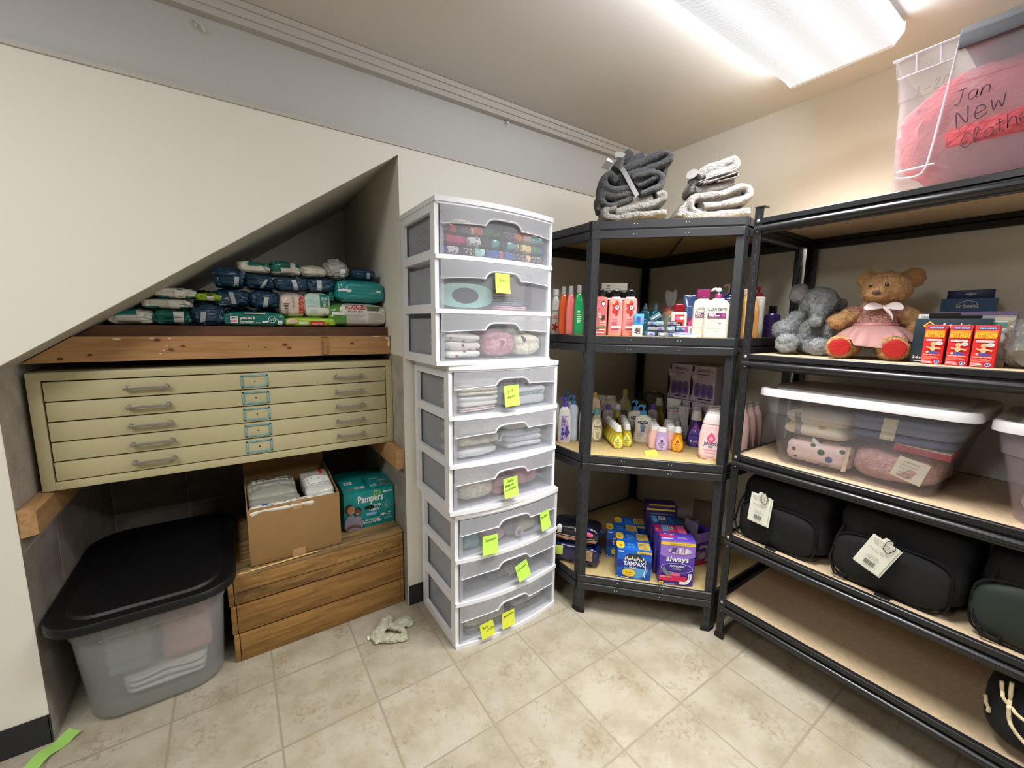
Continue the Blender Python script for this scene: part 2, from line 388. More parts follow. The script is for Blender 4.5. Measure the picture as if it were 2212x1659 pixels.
    b = N.new('ShaderNodeBump'); b.inputs['Strength'].default_value = .35; b.inputs['Distance'].default_value = .003; b.invert = True
    L.new(br.outputs['Fac'], b.inputs['Height'])
    b2 = N.new('ShaderNodeBump'); b2.inputs['Strength'].default_value = .12; b2.inputs['Distance'].default_value = .004
    L.new(n1.outputs[0], b2.inputs['Height']); L.new(b.outputs[0], b2.inputs['Normal']); L.new(b2.outputs[0], p.inputs['Normal'])
    return m
M_floor = tilemat('beige_floor_tile', .3048, .2626+.3048*20, -1.341+.3048*20, 0, (166, 159, 143), (149, 139, 118), (141, 132, 114), 'xy', gw=.014)
M_side = tilemat('grey_wall_tile', .3048, 0, -1.772+.3048*3+.02, .3048*2-.04, (160, 153, 144), (132, 124, 115), (180, 174, 166), 'yz', gw=.010, mott=.5)
M_back = tilemat('grey_alcove_tile', .3048, .571+.3048, 0, .3048*2-.04, (150, 143, 134), (122, 114, 105), (172, 166, 158), 'xz', gw=.010, mott=.5)
XL, YF = -2.3, -2.7
b = MB(); b.box(XL-.1, XW+.1, YF-.1, AD+.1, -.1, 0, M_floor); b.build('floor', kind='structure')
b = MB(); b.box(XL-.1, XW+.1, YF-.1, YB+.25, ZC, ZC+.1, M_ceil); b.build('ceiling', kind='structure')
b = MB(); b.box(XW, XW+.1, YF, YB+.2, 0, ZC, M_wall); b.build('wall_right', kind='structure')
b = MB(); b.box(XL-.1, XL, YF, YB+.2, 0, ZC, M_wallb); b.build('wall_left', kind='structure')
b = MB(); b.box(XL, XW, YF-.1, YF, 0, ZC, M_wallb); b.build('wall_front', kind='structure')
# back wall: painted sheet with the alcove cut out, its top edge a lip at 2.085 m
fxz = lambda a, c, d: (a, d, c)
b = MB()
sheet = [(XL, 0), (AL, 0), (AL, sl(AL)), (AR, sl(AR)), (AR, 0), (XW, 0), (XW, 2.085), (XL, 2.085)]
b.prism(sheet, YB, YB+.02, M_wall, fxz); o = b.build('wall_back', kind='structure')
b = MB(); b.box(XL, XW, YB+.010, YB+.15, 2.07, ZC, M_wallup); b.build('wall_back_upper', kind='structure')
b = MB(); b.box(XL, XW, YB-.007, YB+.012, 2.078, 2.092, M_trim); b.build('trim_1', kind='structure')
b = MB(); b.box(XL, XW, YB-.030, YB+.01, 2.338, 2.380, M_trim); b.box(XL, XW, YB-.022, YB+.01, 2.318, 2.338, M_trim)
b.box(XL, XW, YB-.038, YB+.01, 2.362, 2.3815, M_trim); b.build('trim_2', kind='structure')
# alcove
b = MB(); b.box(AL-.05, AL, YB+.02, AD, 0, .70, M_side); b.box(AL-.05, AL, YB+.02, AD, .70, sl(AL)+.02, M_plast)
b.box(AL-.0505, AL+.0006, YB+.0005, YB+.02, 0, .70, M_side); b.box(AL-.0505, AL+.0006, YB+.0005, YB+.02, .70, 1.2, M_plast); b.build('wall_alcove_left', kind='structure')
b = MB(); b.box(AR, AR+.05, YB+.02, AD, 0, .69, M_side); b.box(AR, AR+.05, YB+.02, AD, .69, 1.21, M_plast); b.box(AR, AR+.05, YB+.02, AD, 1.21, sl(AR)+.05, M_wall)
b.box(AR-.0006, AR+.05, YB+.0005, YB+.02, 0, .69, M_side); b.box(AR-.0006, AR+.05, YB+.0005, YB+.02, .69, 1.21, M_plast); b.build('wall_alcove_right', kind='structure')
b = MB(); b.box(AL-.05, AR+.05, AD, AD+.05, 0, 1.2, M_back); b.box(AL-.05, AR+.05, AD, AD+.05, 1.2, 2.15, M_wall); b.build('wall_alcove_back', kind='structure')
M_soff = mat('soffit_paint', (190, 188, 176), .6)
b = MB(); b.prism([(AL-.05, sl(AL-.05)), (AR+.05, sl(AR+.05)), (AR+.05, sl(AR+.05)+.05), (AL-.05, sl(AL-.05)+.05)], YB+.012, AD+.02, M_soff, fxz); b.build('ceiling_alcove', kind='structure')
# black vinyl base
b = MB(); b.box(XL, AL-.001, YB-.004, YB, 0, .10, M_black); b.box(AL-.003, AL+.001, YB-.004, YB+.004, 0, .1, M_black); b.build('baseboard_left', kind='structure')
b = MB(); b.box(AR+.004, XW, YB-.004, YB, 0, .10, M_black); b.build('baseboard_back', kind='structure')
b = MB(); b.box(XW-.004, XW, YF, YB-.004, 0, .10, M_black); b.build('baseboard_right', kind='structure')
# little painted-over fixings on the upper wall
M_nub = mat('painted_nub', (214, 208, 202), .5)
b = MB(); b.lathe([(.006, 0), (.009, .004), (.009, .012), (.005, .018), (.0, .019)], M_nub, 12, axis='Y'); b.lathe([(.013, 0), (.012, .003), (0, .004)], M_nub, 12, axis='Y')
tag(b.build('wall_nub', loc=(1.155, YB+.0095, 2.318-.010)), 'small round painted nub under the ceiling moulding right of centre', 'fixing')
b = MB(); b.tube([(0, -.001, .012), (.004, -.014, .008), (.016, -.018, -.002), (.022, -.006, -.012)], .004, M_nub, 8); b.box(-.004, .004, -.004, 0, -.004, .018, M_nub)
tag(b.build('wall_hook', loc=(-.03, YB+.0095, 2.285)), 'small painted-over hook on the upper wall at the top left', 'hook')
# ================================================================ ceiling lamps: the visible fixture and the added fill fixtures
def lens_mat():
    m = bpy.data.materials.new('prismatic_lens'); m.use_nodes = True; nt = m.node_tree; N = nt.nodes; L = nt.links
    p = N['Principled BSDF']; p.inputs['Base Color'].default_value = (.25, .26, .27, 1); p.inputs['Roughness'].default_value = .35
    tc = N.new('ShaderNodeTexCoord'); sp = N.new('ShaderNodeSeparateXYZ'); L.new(tc.outputs['Object'], sp.inputs[0])
    def tri(axis, scale):   # prism rows
        a = N.new('ShaderNodeMath'); a.operation = 'MULTIPLY'; a.inputs[1].default_value = scale; L.new(sp.outputs[axis], a.inputs[0])
        s = N.new('ShaderNodeMath'); s.operation = 'SINE'; L.new(a.outputs[0], s.inputs[0]); return s
    mu = N.new('ShaderNodeMath'); mu.operation = 'MULTIPLY'
    L.new(tri(0, 900).outputs[0], mu.inputs[0]); L.new(tri(1, 900).outputs[0], mu.inputs[1])
    # the tubes behind the lens: brighter bands along it
    c = N.new('ShaderNodeMath'); c.operation = 'MULTIPLY'; c.inputs[1].default_value = 2*math.pi/.13; L.new(sp.outputs[1], c.inputs[0])
    co = N.new('ShaderNodeMath'); co.operation = 'COSINE'; L.new(c.outputs[0], co.inputs[0])
    r1 = N.new('ShaderNodeMapRange'); r1.inputs[1].default_value = -1; r1.inputs[3].default_value = .95; r1.inputs[4].default_value = .72; L.new(co.outputs[0], r1.inputs[0])
    r2 = N.new('ShaderNodeMath'); r2.operation = 'MULTIPLY_ADD'; r2.inputs[1].default_value = .22; L.new(mu.outputs[0], r2.inputs[0]); L.new(r1.outputs[0], r2.inputs[2])
    e = N.new('ShaderNodeMath'); e.operation = 'MULTIPLY'; e.inputs[1].default_value = LENS_E; L.new(r2.outputs[0], e.inputs[0])
    p.inputs['Emission Color'].default_value = (.93, .96, 1, 1); L.new(e.outputs[0], p.inputs['Emission Strength'])
    return m
M_lens = lens_mat(); M_side_lens = mat('bright_lens_side', (244, 248, 255), .4, emit=SIDE_E); M_white = mat('white_enamel', (236, 236, 236), .35)
def lamp(x0, x1, y0, y1, label, pw=1.0, sp=178):
    cx, cy = (x0+x1)/2, (y0+y1)/2; t = thing('ceiling_light', label, 'ceiling light', (cx, cy, ZC-.0785)); hx, hy = (x1-x0)/2, (y1-y0)/2
    b = MB(); b.box(-hx+.03, hx-.03, -hy+.05, hy-.05, .045, .078, M_white); b.build('housing', t)
    b = MB()   # wraparound lens: flat bottom, bevelled long sides going up to the housing
    pr = [(-hy, .052), (-hy, .030), (-hy+.022, 0), (hy-.022, 0), (hy, .030), (hy, .052)]
    b.prism(pr, -hx+.006, hx-.006, M_lens, lambda a, c, d: (d, a, c))
    for k in (2, 3, 5, 6): b.fm[k] = b.mi(M_side_lens)
    b.build('lens', t)
    M_end = mat('lamp_end_cap', (232, 236, 238), .3)
    for s in (-1, 1):
        b = MB(); pr2 = [(-hy-.002, .06), (-hy-.002, .028), (-hy+.021, -.003), (hy-.021, -.003), (hy+.002, .028), (hy+.002, .06)]
        b.prism(pr2, s*hx-.006, s*hx+.004 if s > 0 else s*hx+.006, M_end, lambda a, c, d: (d, a, c)); b.build('end_cap', t)
    ld = bpy.data.lights.new('tube_light', 'AREA'); ld.shape = 'RECTANGLE'; ld.size = (x1-x0)*.96; ld.size_y = (y1-y0)*.85; ld.energy = LAMP_W*pw; ld.color = (1.0, .985, .955); ld.spread = R(sp)
    lo = bpy.data.objects.new('tube_light', ld); COL.objects.link(lo); lo.parent = t; lo.location = (0, 0, -.006)
    return t
lamp(.690, 1.907, .531, .884, 'long white wraparound fluorescent ceiling light with prismatic lens', 1.0, 112)
lamp(-1.75, -.53, .20, .553, 'added unseen ceiling light in the left half of the room, brightening the left wall', .8)  # fill fixture added outside the view to brighten the left wall
lamp(.690, 1.907, -1.20, -.847, 'added unseen ceiling light farther back at the right, brightening the right wall and shelves', .8)  # another added fixture out of view, lifting the right wall and shelf fronts

# ================================================================ black steel shelving
M_steel = mat('charcoal_powder_coat', (42, 43, 46), .38, bump=.04, bscale=300)
M_steel2 = mat('black_gloss_powder_coat', (30, 30, 33), .3)
M_rivet = mat('zinc_rivet', (190, 192, 195), .3, metal=.8)
M_slot = mat('post_cap_black', (20, 20, 22), .8); M_hole = mat('key_slot', (32, 33, 36), .8)  # near-black of the foot and top caps, dark grey of the key slots
def boardmat(name, c1, c2):
    return mat(name, c1, .6, bump=.12, bscale=220, var=.05, vscale=60)
M_bd = boardmat('particle_board', (172, 150, 104), (180, 148, 100)); M_bd2 = boardmat('pale_particle_board', (194, 172, 142), (190, 160, 120))
def post(t, x, y, z1, flanges, m, rows=True, foot=True):
    """upright: thin flanges given as (dx,dy) directions from the corner, 38 mm wide, with key-hole slots"""
    b = MB(); W = .030
    for dx, dy in flanges:
        L = math.hypot(dx, dy); ux, uy = dx/L, dy/L; nx, ny = -uy, ux
        f = lambda a, c, d, ux=ux, uy=uy, nx=nx, ny=ny: (x+ux*a+nx*d, y+uy*a+ny*d, c)
        b.prism([(0, .004), (W, .004), (W, z1), (0, z1)], -.001, .001, m, f)
        b.prism([(W-.004, .004), (W, .004), (W, z1), (W-.004, z1)], -.003, .003, m, f)
        if rows:
            z = .05
            while z < z1-.03:
                for s in (-1, 1):
                    e = s*.0016
                    hp = [(W/2-.0022, z), (W/2+.0022, z), (W/2+.0022, z+.012)]+[(W/2+.0046*math.cos(a), z+.018+.0046*math.sin(a)) for a in (-.9, -.2, .5, 1.2, 1.95, 2.65, 3.35, 4.05)]+[(W/2-.0022, z+.012)]
                    b.prism(hp, min(0, e), max(0, e), M_hole, f)
                z += .0475
    b.build('post', t)
    if foot:
        b = MB()
        for dx, dy in flanges:
            L = math.hypot(dx, dy); ux, uy = dx/L, dy/L; nx, ny = -uy, ux
            b.prism([(-.003, 0), (W+.004, 0), (W+.004, .018), (-.003, .018)], -.005, .005, M_slot, lambda a, c, d: (x+ux*a+nx*d, y+uy*a+ny*d, c))
        b.build('foot_cap', t)
def beam(t, p, q, zt, h, m, out, prof='step', name='beam', rivets=()):
    """p,q 2-D ends; out = outward 2-D normal"""
    p, q, n = Vector(p), Vector(q), Vector(out).normalized(); d = q-p; L = d.length; d.normalize()
    f = lambda a, c, e: (p.x+n.x*a+d.x*e, p.y+n.y*a+d.y*e, zt+c)
    if prof == 'step':
        pr = [(-.012, 0), (.0, 0), (.003, -.002), (.003, -h*.44), (.0, -h*.50), (.0, -h*.54), (.003, -h*.58), (.003, -h), (-.012, -h), (-.012, -h+.002), (0, -h+.002), (0, -.002), (-.012, -.002)]
    else:   # rounded Z profile
        pr = [(-.014, .002), (.002, .002), (.004, 0), (.004, -h*.30), (-.004, -h*.36), (-.004, -h*.42), (.002, -h*.46)]
        for i in range(7):
            a = math.pi/2-math.pi*i/6; pr.append((.002+.010*math.cos(a), -h*.66+h*.20*math.sin(a)))
        pr += [(.000, -h*.9), (.000, -h), (-.014, -h)]
    b = MB(); b.prism(pr, 0, L, m, f, smooth=(prof != 'step')); b.build(name, t)
    if rivets:
        for u in rivets:
            for c in (-h*.22, -h*.80):
                for s in (-.006, .006):
                    b = MB(); o = Vector(f(.003, c, u*L+s)); k = []
                    for r_, e in ((.0026, 0), (.0020, .0012), (.0003, .0015)):
                        k.append([o+Vector((n.x*e, n.y*e, 0))+Vector((d.x*r_*math.cos(j), d.y*r_*math.cos(j), r_*math.sin(j))) for j in [2*math.pi*i/8 for i in range(8)]])
                    b.loft(k, M_rivet); b.build('rivet', t)
def bolts(t, pts, n, m=None):
    n = Vector(n).normalized(); u = Vector((-n.y, n.x, 0)); v = Vector((0, 0, 1))
    for x, y, z in pts:
        o = Vector((x, y, z))
        b = MB(); b.loft([[o+n*e+u*r_*math.cos(j)+v*r_*math.sin(j) for j in [2*math.pi*i/10 for i in range(10)]] for r_, e in ((.0065, 0), (.0065, .002), (.004, .004), (.0005, .0045))], m or M_rivet); b.build('bolt', t)
# ---- five-sided corner unit
PL = (1.283, 1.300); PR = (1.684, .884); CX, CY = 2.205, 1.752
LX, RY = 1.272, .874
tc_ = thing('corner_shelving_unit', 'dark grey steel corner shelving unit with four shelves in the room corner', 'shelving unit', (0, 0, 0))
DG = (PR[0]-PL[0], PR[1]-PL[1]); NG = Vector((-.7195, -.6945))
post(tc_, PL[0]-.004, PL[1]-.004, 1.790, [(0.0, 1), DG], M_steel)
post(tc_, PR[0]+.004, PR[1]-.006, 1.790, [(-DG[0], -DG[1]), (1, 0)], M_steel)
post(tc_, LX, CY, 1.790, [(0, -1), (1, 0)], M_steel, foot=False)
post(tc_, CX, CY, 1.790, [(-1, 0), (0, -1)], M_steel, foot=False)
post(tc_, CX, RY, 1.790, [(-1, 0), (0, 1)], M_steel, foot=False)
CZ = [.190, .778, 1.314, 1.787]
for z in CZ:
    beam(tc_, (PL[0]-.006, PL[1]+.0), (PR[0]-.004, PR[1]-.008), z, .070, M_steel, NG, rivets=(.30, .64))
    beam(tc_, (LX+.002, PL[1]+.01), (LX+.002, CY-.004), z, .070, M_steel, (-1, 0))
    beam(tc_, (LX+.01, CY-.004), (CX-.002, CY-.004), z, .070, M_steel, (0, -1))
    beam(tc_, (CX-.004, CY-.01), (CX-.004, RY+.004), z, .070, M_steel, (-1, 0))
    beam(tc_, (PR[0]+.02, RY+.004), (CX-.006, RY+.004), z, .070, M_steel, (0, -1))
    b = MB(); pl = [(LX+.006, PL[1]+.016), (PL[0]+.006, PL[1]+.002), (PR[0]-.002, PR[1]+.004), (PR[0]+.03, RY+.010), (CX-.010, RY+.010), (CX-.010, CY-.008), (LX+.006, CY-.008)]
    b.prism(pl, z-.010, z+.0005, M_bd, lambda a, c, d: (a, c, d)); b.build('shelf_board', tc_)
    b = MB()
    for (x0, y0, x1, y1) in ((1.42, 1.17, 1.42, 1.745), (1.56, 1.03, 2.195, 1.60)):
        b.tube([(x0, y0, z-.030), (x1, y1, z-.030)], .006, M_steel, 4)
    b.build('cross_bar', tc_)
# ---- long shelving unit along the right wall
t2 = thing('long_shelving_unit', 'long black steel shelving unit with five pale boards along the right wall', 'shelving unit', (0, 0, 0))
FX, RX, Y1, Y0 = 1.690, 2.212, .846, -.36
post(t2, FX, Y1, 1.812, [(0, -1), (1, 0)], M_steel2)
post(t2, RX, Y1, 1.812, [(-1, 0), (0, -1)], M_steel2)
post(t2, FX, Y0, 1.812, [(0, 1), (1, 0)], M_steel2)
post(t2, RX, Y0, 1.812, [(-1, 0), (0, 1)], M_steel2)
b = MB(); b.box(FX-.003, FX+.034, Y1-.034, Y1+.003, 1.811, 1.814, M_slot); b.build('post_cap', t2)
RZ = [.180, .482, .836, 1.252, 1.768]
for z in RZ:
    beam(t2, (FX+.002, Y1-.004), (FX+.002, Y0+.004), z, .056, M_steel2, (-1, 0), prof='round')
    beam(t2, (RX-.004, Y1-.004), (RX-.004, Y0+.004), z, .056, M_steel2, (-1, 0))
    beam(t2, (FX+.004, Y1-.006), (RX-.004, Y1-.006), z, .056, M_steel2, (0, -1))
    beam(t2, (FX+.004, Y0+.006), (RX-.004, Y0+.006), z, .056, M_steel2, (0, 1))
    b = MB(); b.box(FX+.004, RX-.008, Y0+.010, Y1-.010, z-.010, z+.0008, M_bd2); b.build('shelf_board', t2)
    bolts(t2, [(FX-.0015, Y1-.015, z-.008), (FX-.0015, Y1-.015, z-.044)], (-1, 0, 0))
# ================================================================ alcove: flat file, ledgers, planks, crates
M_khaki = mat('khaki_enamel', (186, 177, 138), .42, bump=.03, bscale=90, var=.02, vscale=5)
M_gap = mat('dark_gap', (22, 20, 16), .9); M_alu = mat('aged_aluminium', (150, 144, 136), .45, metal=.6); M_teal = mat('worn_teal_paint', (112, 158, 162), .6, var=.12, vscale=60)
FY = 1.925; fx0, fx1, fz0, fz1 = -.556, .6165, .786, 1.180
ff = thing('flat_file_cabinet', 'khaki metal five-drawer flat file cabinet fitted in the stair alcove', 'cabinet', ((fx0+fx1)/2, FY, fz0))
W2 = (fx1-fx0)/2-.001; Hc = fz1-fz0
b = MB(); b.box(-W2+.03, W2-.028, .012, .70, .028, Hc-.024, M_gap)
b.rbox(-W2, -W2+.032, 0, .72, 0, Hc, M_khaki, .002); b.rbox(W2-.030, W2, 0, .72, 0, Hc, M_khaki, .002)
b.rbox(-W2+.001, W2-.001, -.001, .72, Hc-.026, Hc+.001, M_khaki, .002); b.rbox(-W2+.0315, W2-.0005, -.001, .72, 0, .028, M_khaki, .002)
b.build('case', ff)
dh = (Hc-.026-.028-.004)/5
for i in range(5):
    z0 = .030+dh*i; dr = MB(); dr.rbox(-W2+.037, W2-.034, -.003+.001*(i % 2), .30, z0+.0022, z0+dh-.0022, M_khaki, .0015); d = dr.build('drawer', ff)
    for hx in (-.295, .390):
        h = MB(); zz = z0+dh*.50
        h.rbox(hx-.056, hx+.056, -.026, -.020, zz-.005, zz+.005, M_alu, .002)
        for s in (-1, 1): h.rbox(hx+s*.054-.006, hx+s*.054+.006, -.028, -.002, zz-.007, zz+.007, M_alu, .003)
        h.build('handle', d)
    h = MB(); hx, zz = .030, z0+dh*.50
    for (a0, a1, c0, c1) in ((-.046, .046, .019, .025), (-.046, .046, -.025, -.019), (-.046, -.039, -.025, .025), (.039, .046, -.025, .025)):
        h.rbox(hx+a0, hx+a1, -.007, -.002, zz+c0, zz+c1, M_teal, .001)
    h.lathe([(.003, 0), (.0025, .002), (0, .0022)], M_gap, 10, c=(hx, -.0025, zz-.001), axis='Y')
    h.build('label_holder', d)
M_pine = woodmat('light_pine', (176, 134, 88), (158, 114, 70), 'X', 7, dark=(92, 52, 26)); M_brown = woodmat('stained_fir', (104, 70, 44), (82, 53, 33), 'X', 9, knots=False)
M_pineY = woodmat('pine_ledger', (182, 144, 102), (164, 124, 82), 'Y', 8)
# wooden ledgers
b = MB(); b.rbox(AR-.040, AR-.0015, YB+.004, YB+.50, .692, .7845, M_pineY, .003)
tag(b.build('wooden_ledger'), 'short rough pine ledger screwed to the right alcove wall under the cabinet', 'wood block')
b = MB(); b.prism([(AL+.0015, .697), (AL+.040, .703), (AL+.040, .776), (AL+.026, .784), (AL+.0015, .7855)], YB+.004, YB+.50, M_pineY, fxz)
tag(b.build('wooden_ledger'), 'chunky pine ledger screwed to the left alcove wall under the cabinet corner', 'wood block')
# planks carrying the packs
PY = 1.950
b = MB(); cx = lambda z: AL+(z-1.207)/.7054+.006
b.prism([(cx(1.2115), 1.2115), (AR-.003, 1.2115), (AR-.003, 1.296), (cx(1.296), 1.296)], PY-.018, PY+.0195, M_pine, fxz)
M_pw = mat('white_paint_flakes', (224, 214, 200), .7); M_ink = mat('lumber_stamp_ink', (120, 78, 48), .8)
P = Print(b, plane((0, PY-.018, 0), (1, 0, 0), (0, 0, 1), (0, -1, 0)))
rr = random.Random(4)
for cx_, cz_, sx_, sz_ in ((-.33, 1.288, .012, .004), (-.24, 1.290, .010, .003), (.605, 1.262, .005, .022), (.60, 1.285, .012, .005), (-.20, 1.262, .003, .002), (-.21, 1.247, .004, .002), (-.22, 1.235, .003, .002), (-.19, 1.289, .004, .003), (.55, 1.293, .02, .002)):
    P.poly([(cx_+sx_*math.cos(a)*rr.uniform(.6, 1.2), cz_+sz_*math.sin(a)*rr.uniform(.6, 1.2)) for a in [2*math.pi*i/9 for i in range(9)]], M_pw)
P.text('POLICARO', .325, 1.220, .018, M_ink, w=.06, rot=math.pi/2, al='L'); P.text('48.37512 S', .345, 1.220, .018, M_ink, w=.062, rot=math.pi/2, al='L'); P.rect(.312, 1.214, .340, 1.218, M_ink); P.rect(.312, 1.290, .340, 1.293, M_ink)
M_knot = mat('pine_knot', (96, 56, 30), .7)
for kx, kz, ks in ((-.225, 1.284, .009), (.175, 1.262, .009), (.19, 1.248, .008), (.44, 1.264, .008), (-.155, 1.262, .007), (-.19, 1.250, .008), (.05, 1.258, .004), (.105, 1.252, .005), (-.40, 1.236, .007), (-.47, 1.225, .008), (.33, 1.240, .003), (.51, 1.262, .003)):
    P.ell(kx, kz, ks, ks*.5, M_knot, 12)
tag(b.build('pine_beam'), 'light pine beam with knots and paint chips above the flat file', 'beam')
b = MB(); b.prism([(cx(1.2985), 1.2985), (AR-.003, 1.2985), (AR-.003, 1.3345), (cx(1.3345), 1.3345)], PY+.022, AD-.01, M_brown, fxz)
b.prism([(cx(1.2115), 1.2115), (AR-.003, 1.2115), (AR-.003, 1.2985), (cx(1.2985), 1.2985)], PY+.022, PY+.06, M_brown, fxz)
tag(b.build('plank_platform'), 'dark stained wooden plank platform under the wipe packs', 'shelf')
# three stacked shallow crates
M_cr = [woodmat('crate_wood_%d' % i, c1, c2, 'X', 6, .65, dark=(52, 38, 24), stain=s) for i, (c1, c2, s) in enumerate((((160, 122, 66), (128, 92, 46), .8), ((154, 114, 60), (126, 88, 44), .45), ((158, 118, 62), (128, 92, 46), .45)))]
M_crt = woodmat('crate_top_wood', (166, 134, 86), (116, 90, 56), 'X', 6, .7, dark=(70, 62, 50), stain=.8)
CXL, CXR, CYF, CYB = -.083, .6115, 1.8155, 2.46
def crate(z0, h, m, x0, y0, label, top=False):
    t = thing('shallow_wooden_crate', label, 'crate', ((x0+CXR)/2, y0, z0), group=None); w = (CXR-x0)/2; D = CYB-y0
    b = MB(); b.rbox(-w+.020, w-.016, 0, .017, .002, h-.004 if not top else h-.012, m, .002)
    if top: b.box(-w+.0205, w-.0165, -.0006, .0, h*.40, h*.415, M_gap)
    b.build('front_board', t)
    b = MB(); b.rbox(-w, -w+.018, .002, D, 0, h-.003, m, .002); b.build('side_board', t)
    b = MB(); b.rbox(w-.016, w, .002, D, 0, h-.003, m, .002); b.build('side_board', t)
    b = MB(); b.rbox(-w+.018, w-.016, D-.017, D, .002, h-.003, m, .002); b.box(-w+.018, w-.016, .017, D-.017, .002, .010, m); b.build('back_board', t)
    for s, a in ((-1, -w), (1, w)):
        b = MB(); b.box(a+(.0185 if s < 0 else -.034), a+(.034 if s < 0 else -.0165), .0175, .035, .01, h-.012, m); b.build('corner_cleat', t)
    if top:
        b = MB(); b.rbox(-w-.002, w, -.002, D, h-.012, h, M_crt, .003)
        PP = Print(b, plane((0, -.002, h), (1, 0, 0), (0, 1, 0), (0, 0, 1))); M_sp = mat('raw_splinter_wood', (222, 190, 128), .8); r3 = random.Random(8)
        for i in range(26):
            cx_ = -w+.06+.0078*i*1.2+r3.uniform(-.01, .01); 
            PP.poly([(cx_-.02, .001), (cx_-.008, .010*r3.uniform(.3, 1.6)), (cx_+.015, .008*r3.uniform(.4, 1.6)), (cx_+.024, .001)], M_sp)
        b.build('top_board', t)
crate(0, .1225, M_cr[2], -.078, CYF, 'bottom shallow wooden crate of the stack of three, standing on the floor')
crate(.1235, .1225, M_cr[1], -.081, CYF, 'middle shallow wooden crate of the stack of three')
crate(.2470, .1250, M_cr[0], -.085, CYF, 'top splintered wooden crate of the stack of three, carrying the two cartons', top=True)
# ================================================================ soft shapes
from mathutils.bvhtree import BVHTree
def projsurf(mb, o, u, v, d, back=0.3):
    """surface function: drop plane point o+u*a+v*b along d onto the mesh"""
    T = BVHTree.FromPolygons([tuple(p) for p in mb.v], [tuple(f) for f in mb.f]); o, u, v, d = Vector(o), Vector(u), Vector(v), Vector(d).normalized(); last = [None]
    def f(a, b, off=0):
        p = o+u*a+v*b; h = T.ray_cast(p-d*back, d)
        if h[0] is None: return (p+d*((last[0]-p).dot(d))-d*off) if last[0] is not None else p-d*off
        last[0] = h[0]; return h[0]-d*(off*1.6)
    return f
def soft(w, d, h, m, layers=1, amp=.006, fr=14, seed=0, e=.28, groove=.10, nz=None, na=44, mf=None, top=.45, lean=(0, 0), mb=None, o=(0, 0, 0), skip_bottom=False, fine=0.0, crease=0.0):
    """cushion-like solid standing on z=0; layers>1 gives the look of folded sheets"""
    nz = nz or max(10, 7*layers+3); mb = mb or MB(); rings = []; S = Vector((seed*3.1, seed*1.7, -seed))
    for i in range(nz+1):
        t = i/nz; k = (1-abs(2*t-1)**(2/top)) if 0 < t < 1 else 0; s = max(k, 0)**.5 if layers == 1 else (max(1-abs(2*t-1)**14, 0))**.5
        if layers > 1: s *= 1-groove*(1-abs(math.sin(math.pi*layers*t))**.55)
        s = max(s, .55 if i in (0, nz) and layers > 1 else .03 if i not in (0, nz) else .35)
        ring = []
        for j in range(na):
            a = 2*math.pi*j/na; x = w/2*ss(math.cos(a), e)*s; y = d/2*ss(math.sin(a), e)*s
            p = Vector((x+lean[0]*t, y+lean[1]*t, h*t)); q = p+S
            n = Vector((noise.noise(q*fr), noise.noise(q*fr+Vector((9, 3, 1))), noise.noise(q*fr+Vector((5, 11, 2)))*.6))*amp
            if fine: n += Vector((noise.noise(q*fr*4), noise.noise(q*fr*4+Vector((9, 3, 1))), noise.noise(q*fr*4+Vector((5, 1, 2)))))*fine
            if crease:      # sharp folds of crumpled film
                k1_, k2_ = abs(noise.noise(Vector((q.x*34+4, q.y*20, q.z*26)))), abs(noise.noise(Vector((q.x*18, q.y*30, q.z*60+7))))
                g = (min(k1_*2.2, .5)+min(k2_*2, .4)-.45)*crease*1.6; n += Vector((p.x, p.y*1.2, (p.z-h/2)*1.2)).normalized()*g
            if i == 0 or p.z+n.z < 0: n.z = max(-p.z, 0)
            ring.append(p+n+Vector(o))
        rings.append(ring)
    n0 = len(mb.f); mb.loft(rings, m, True)
    if mf:
        for fi in range(n0, len(mb.f)):
            c = sum((mb.v[i] for i in mb.f[fi]), Vector())/len(mb.f[fi])-Vector(o)
            r_ = mf(c)
            if r_: mb.fm[fi] = mb.mi(r_)
    return mb
def film(name, col, rough=.2, bump=.8, sc=22): return mat(name, col, rough, bump=bump, bscale=sc, coat=.5, bdet=3)
def fabric(name, col, bump=.5, sc=160, var=.04): return mat(name, col, .92, bump=bump, bscale=sc, sheen=.08, var=var, vscale=30)
def plush(name, col, sc=70): return mat(name, col, .95, bump=1.0, bscale=sc, sheen=.08, var=.10, vscale=60)
def fuzz(mb, n, ln, wd, m, seed=0, zmin=None):
    """short tufts all over, so that the outline is furry"""
    rr = random.Random(seed); F = mb.f[:]; V = mb.v
    areas = []
    for f in F:
        p = [V[i] for i in f]; areas.append((p[1]-p[0]).cross(p[-1]-p[0]).length)
    idx = rr.choices(range(len(F)), weights=areas, k=n); cen = sum(V, Vector())/len(V)
    vs = []; fs = []; ms = []
    for k in idx:
        f = F[k]; p = [V[i] for i in f]; a, b_ = rr.random(), rr.random()
        if a+b_ > 1: a, b_ = 1-a, 1-b_
        q = p[0]+(p[1]-p[0])*a+(p[-1]-p[0])*b_; nn = (p[1]-p[0]).cross(p[-1]-p[0])
        if nn.length < 1e-12: continue
        nn.normalize(); t = Vector((rr.uniform(-1, 1), rr.uniform(-1, 1), rr.uniform(-1, 1)-.4)); tip = q+(nn+t*.7).normalized()*ln*rr.uniform(.5, 1.2)
        s_ = nn.cross(t)
        if s_.length < 1e-9: continue
        s_ = s_.normalized()*wd
        o = len(vs); vs += [q+s_-nn*.001, q-s_-nn*.001, tip]; fs.append((o, o+1, o+2)); ms.append(mb.fm[k])
    o = len(mb.v); mb.v += vs
    for f, mm in zip(fs, ms): mb.f.append([o+i for i in f]); mb.fm.append(mm); mb.sm.append(True)
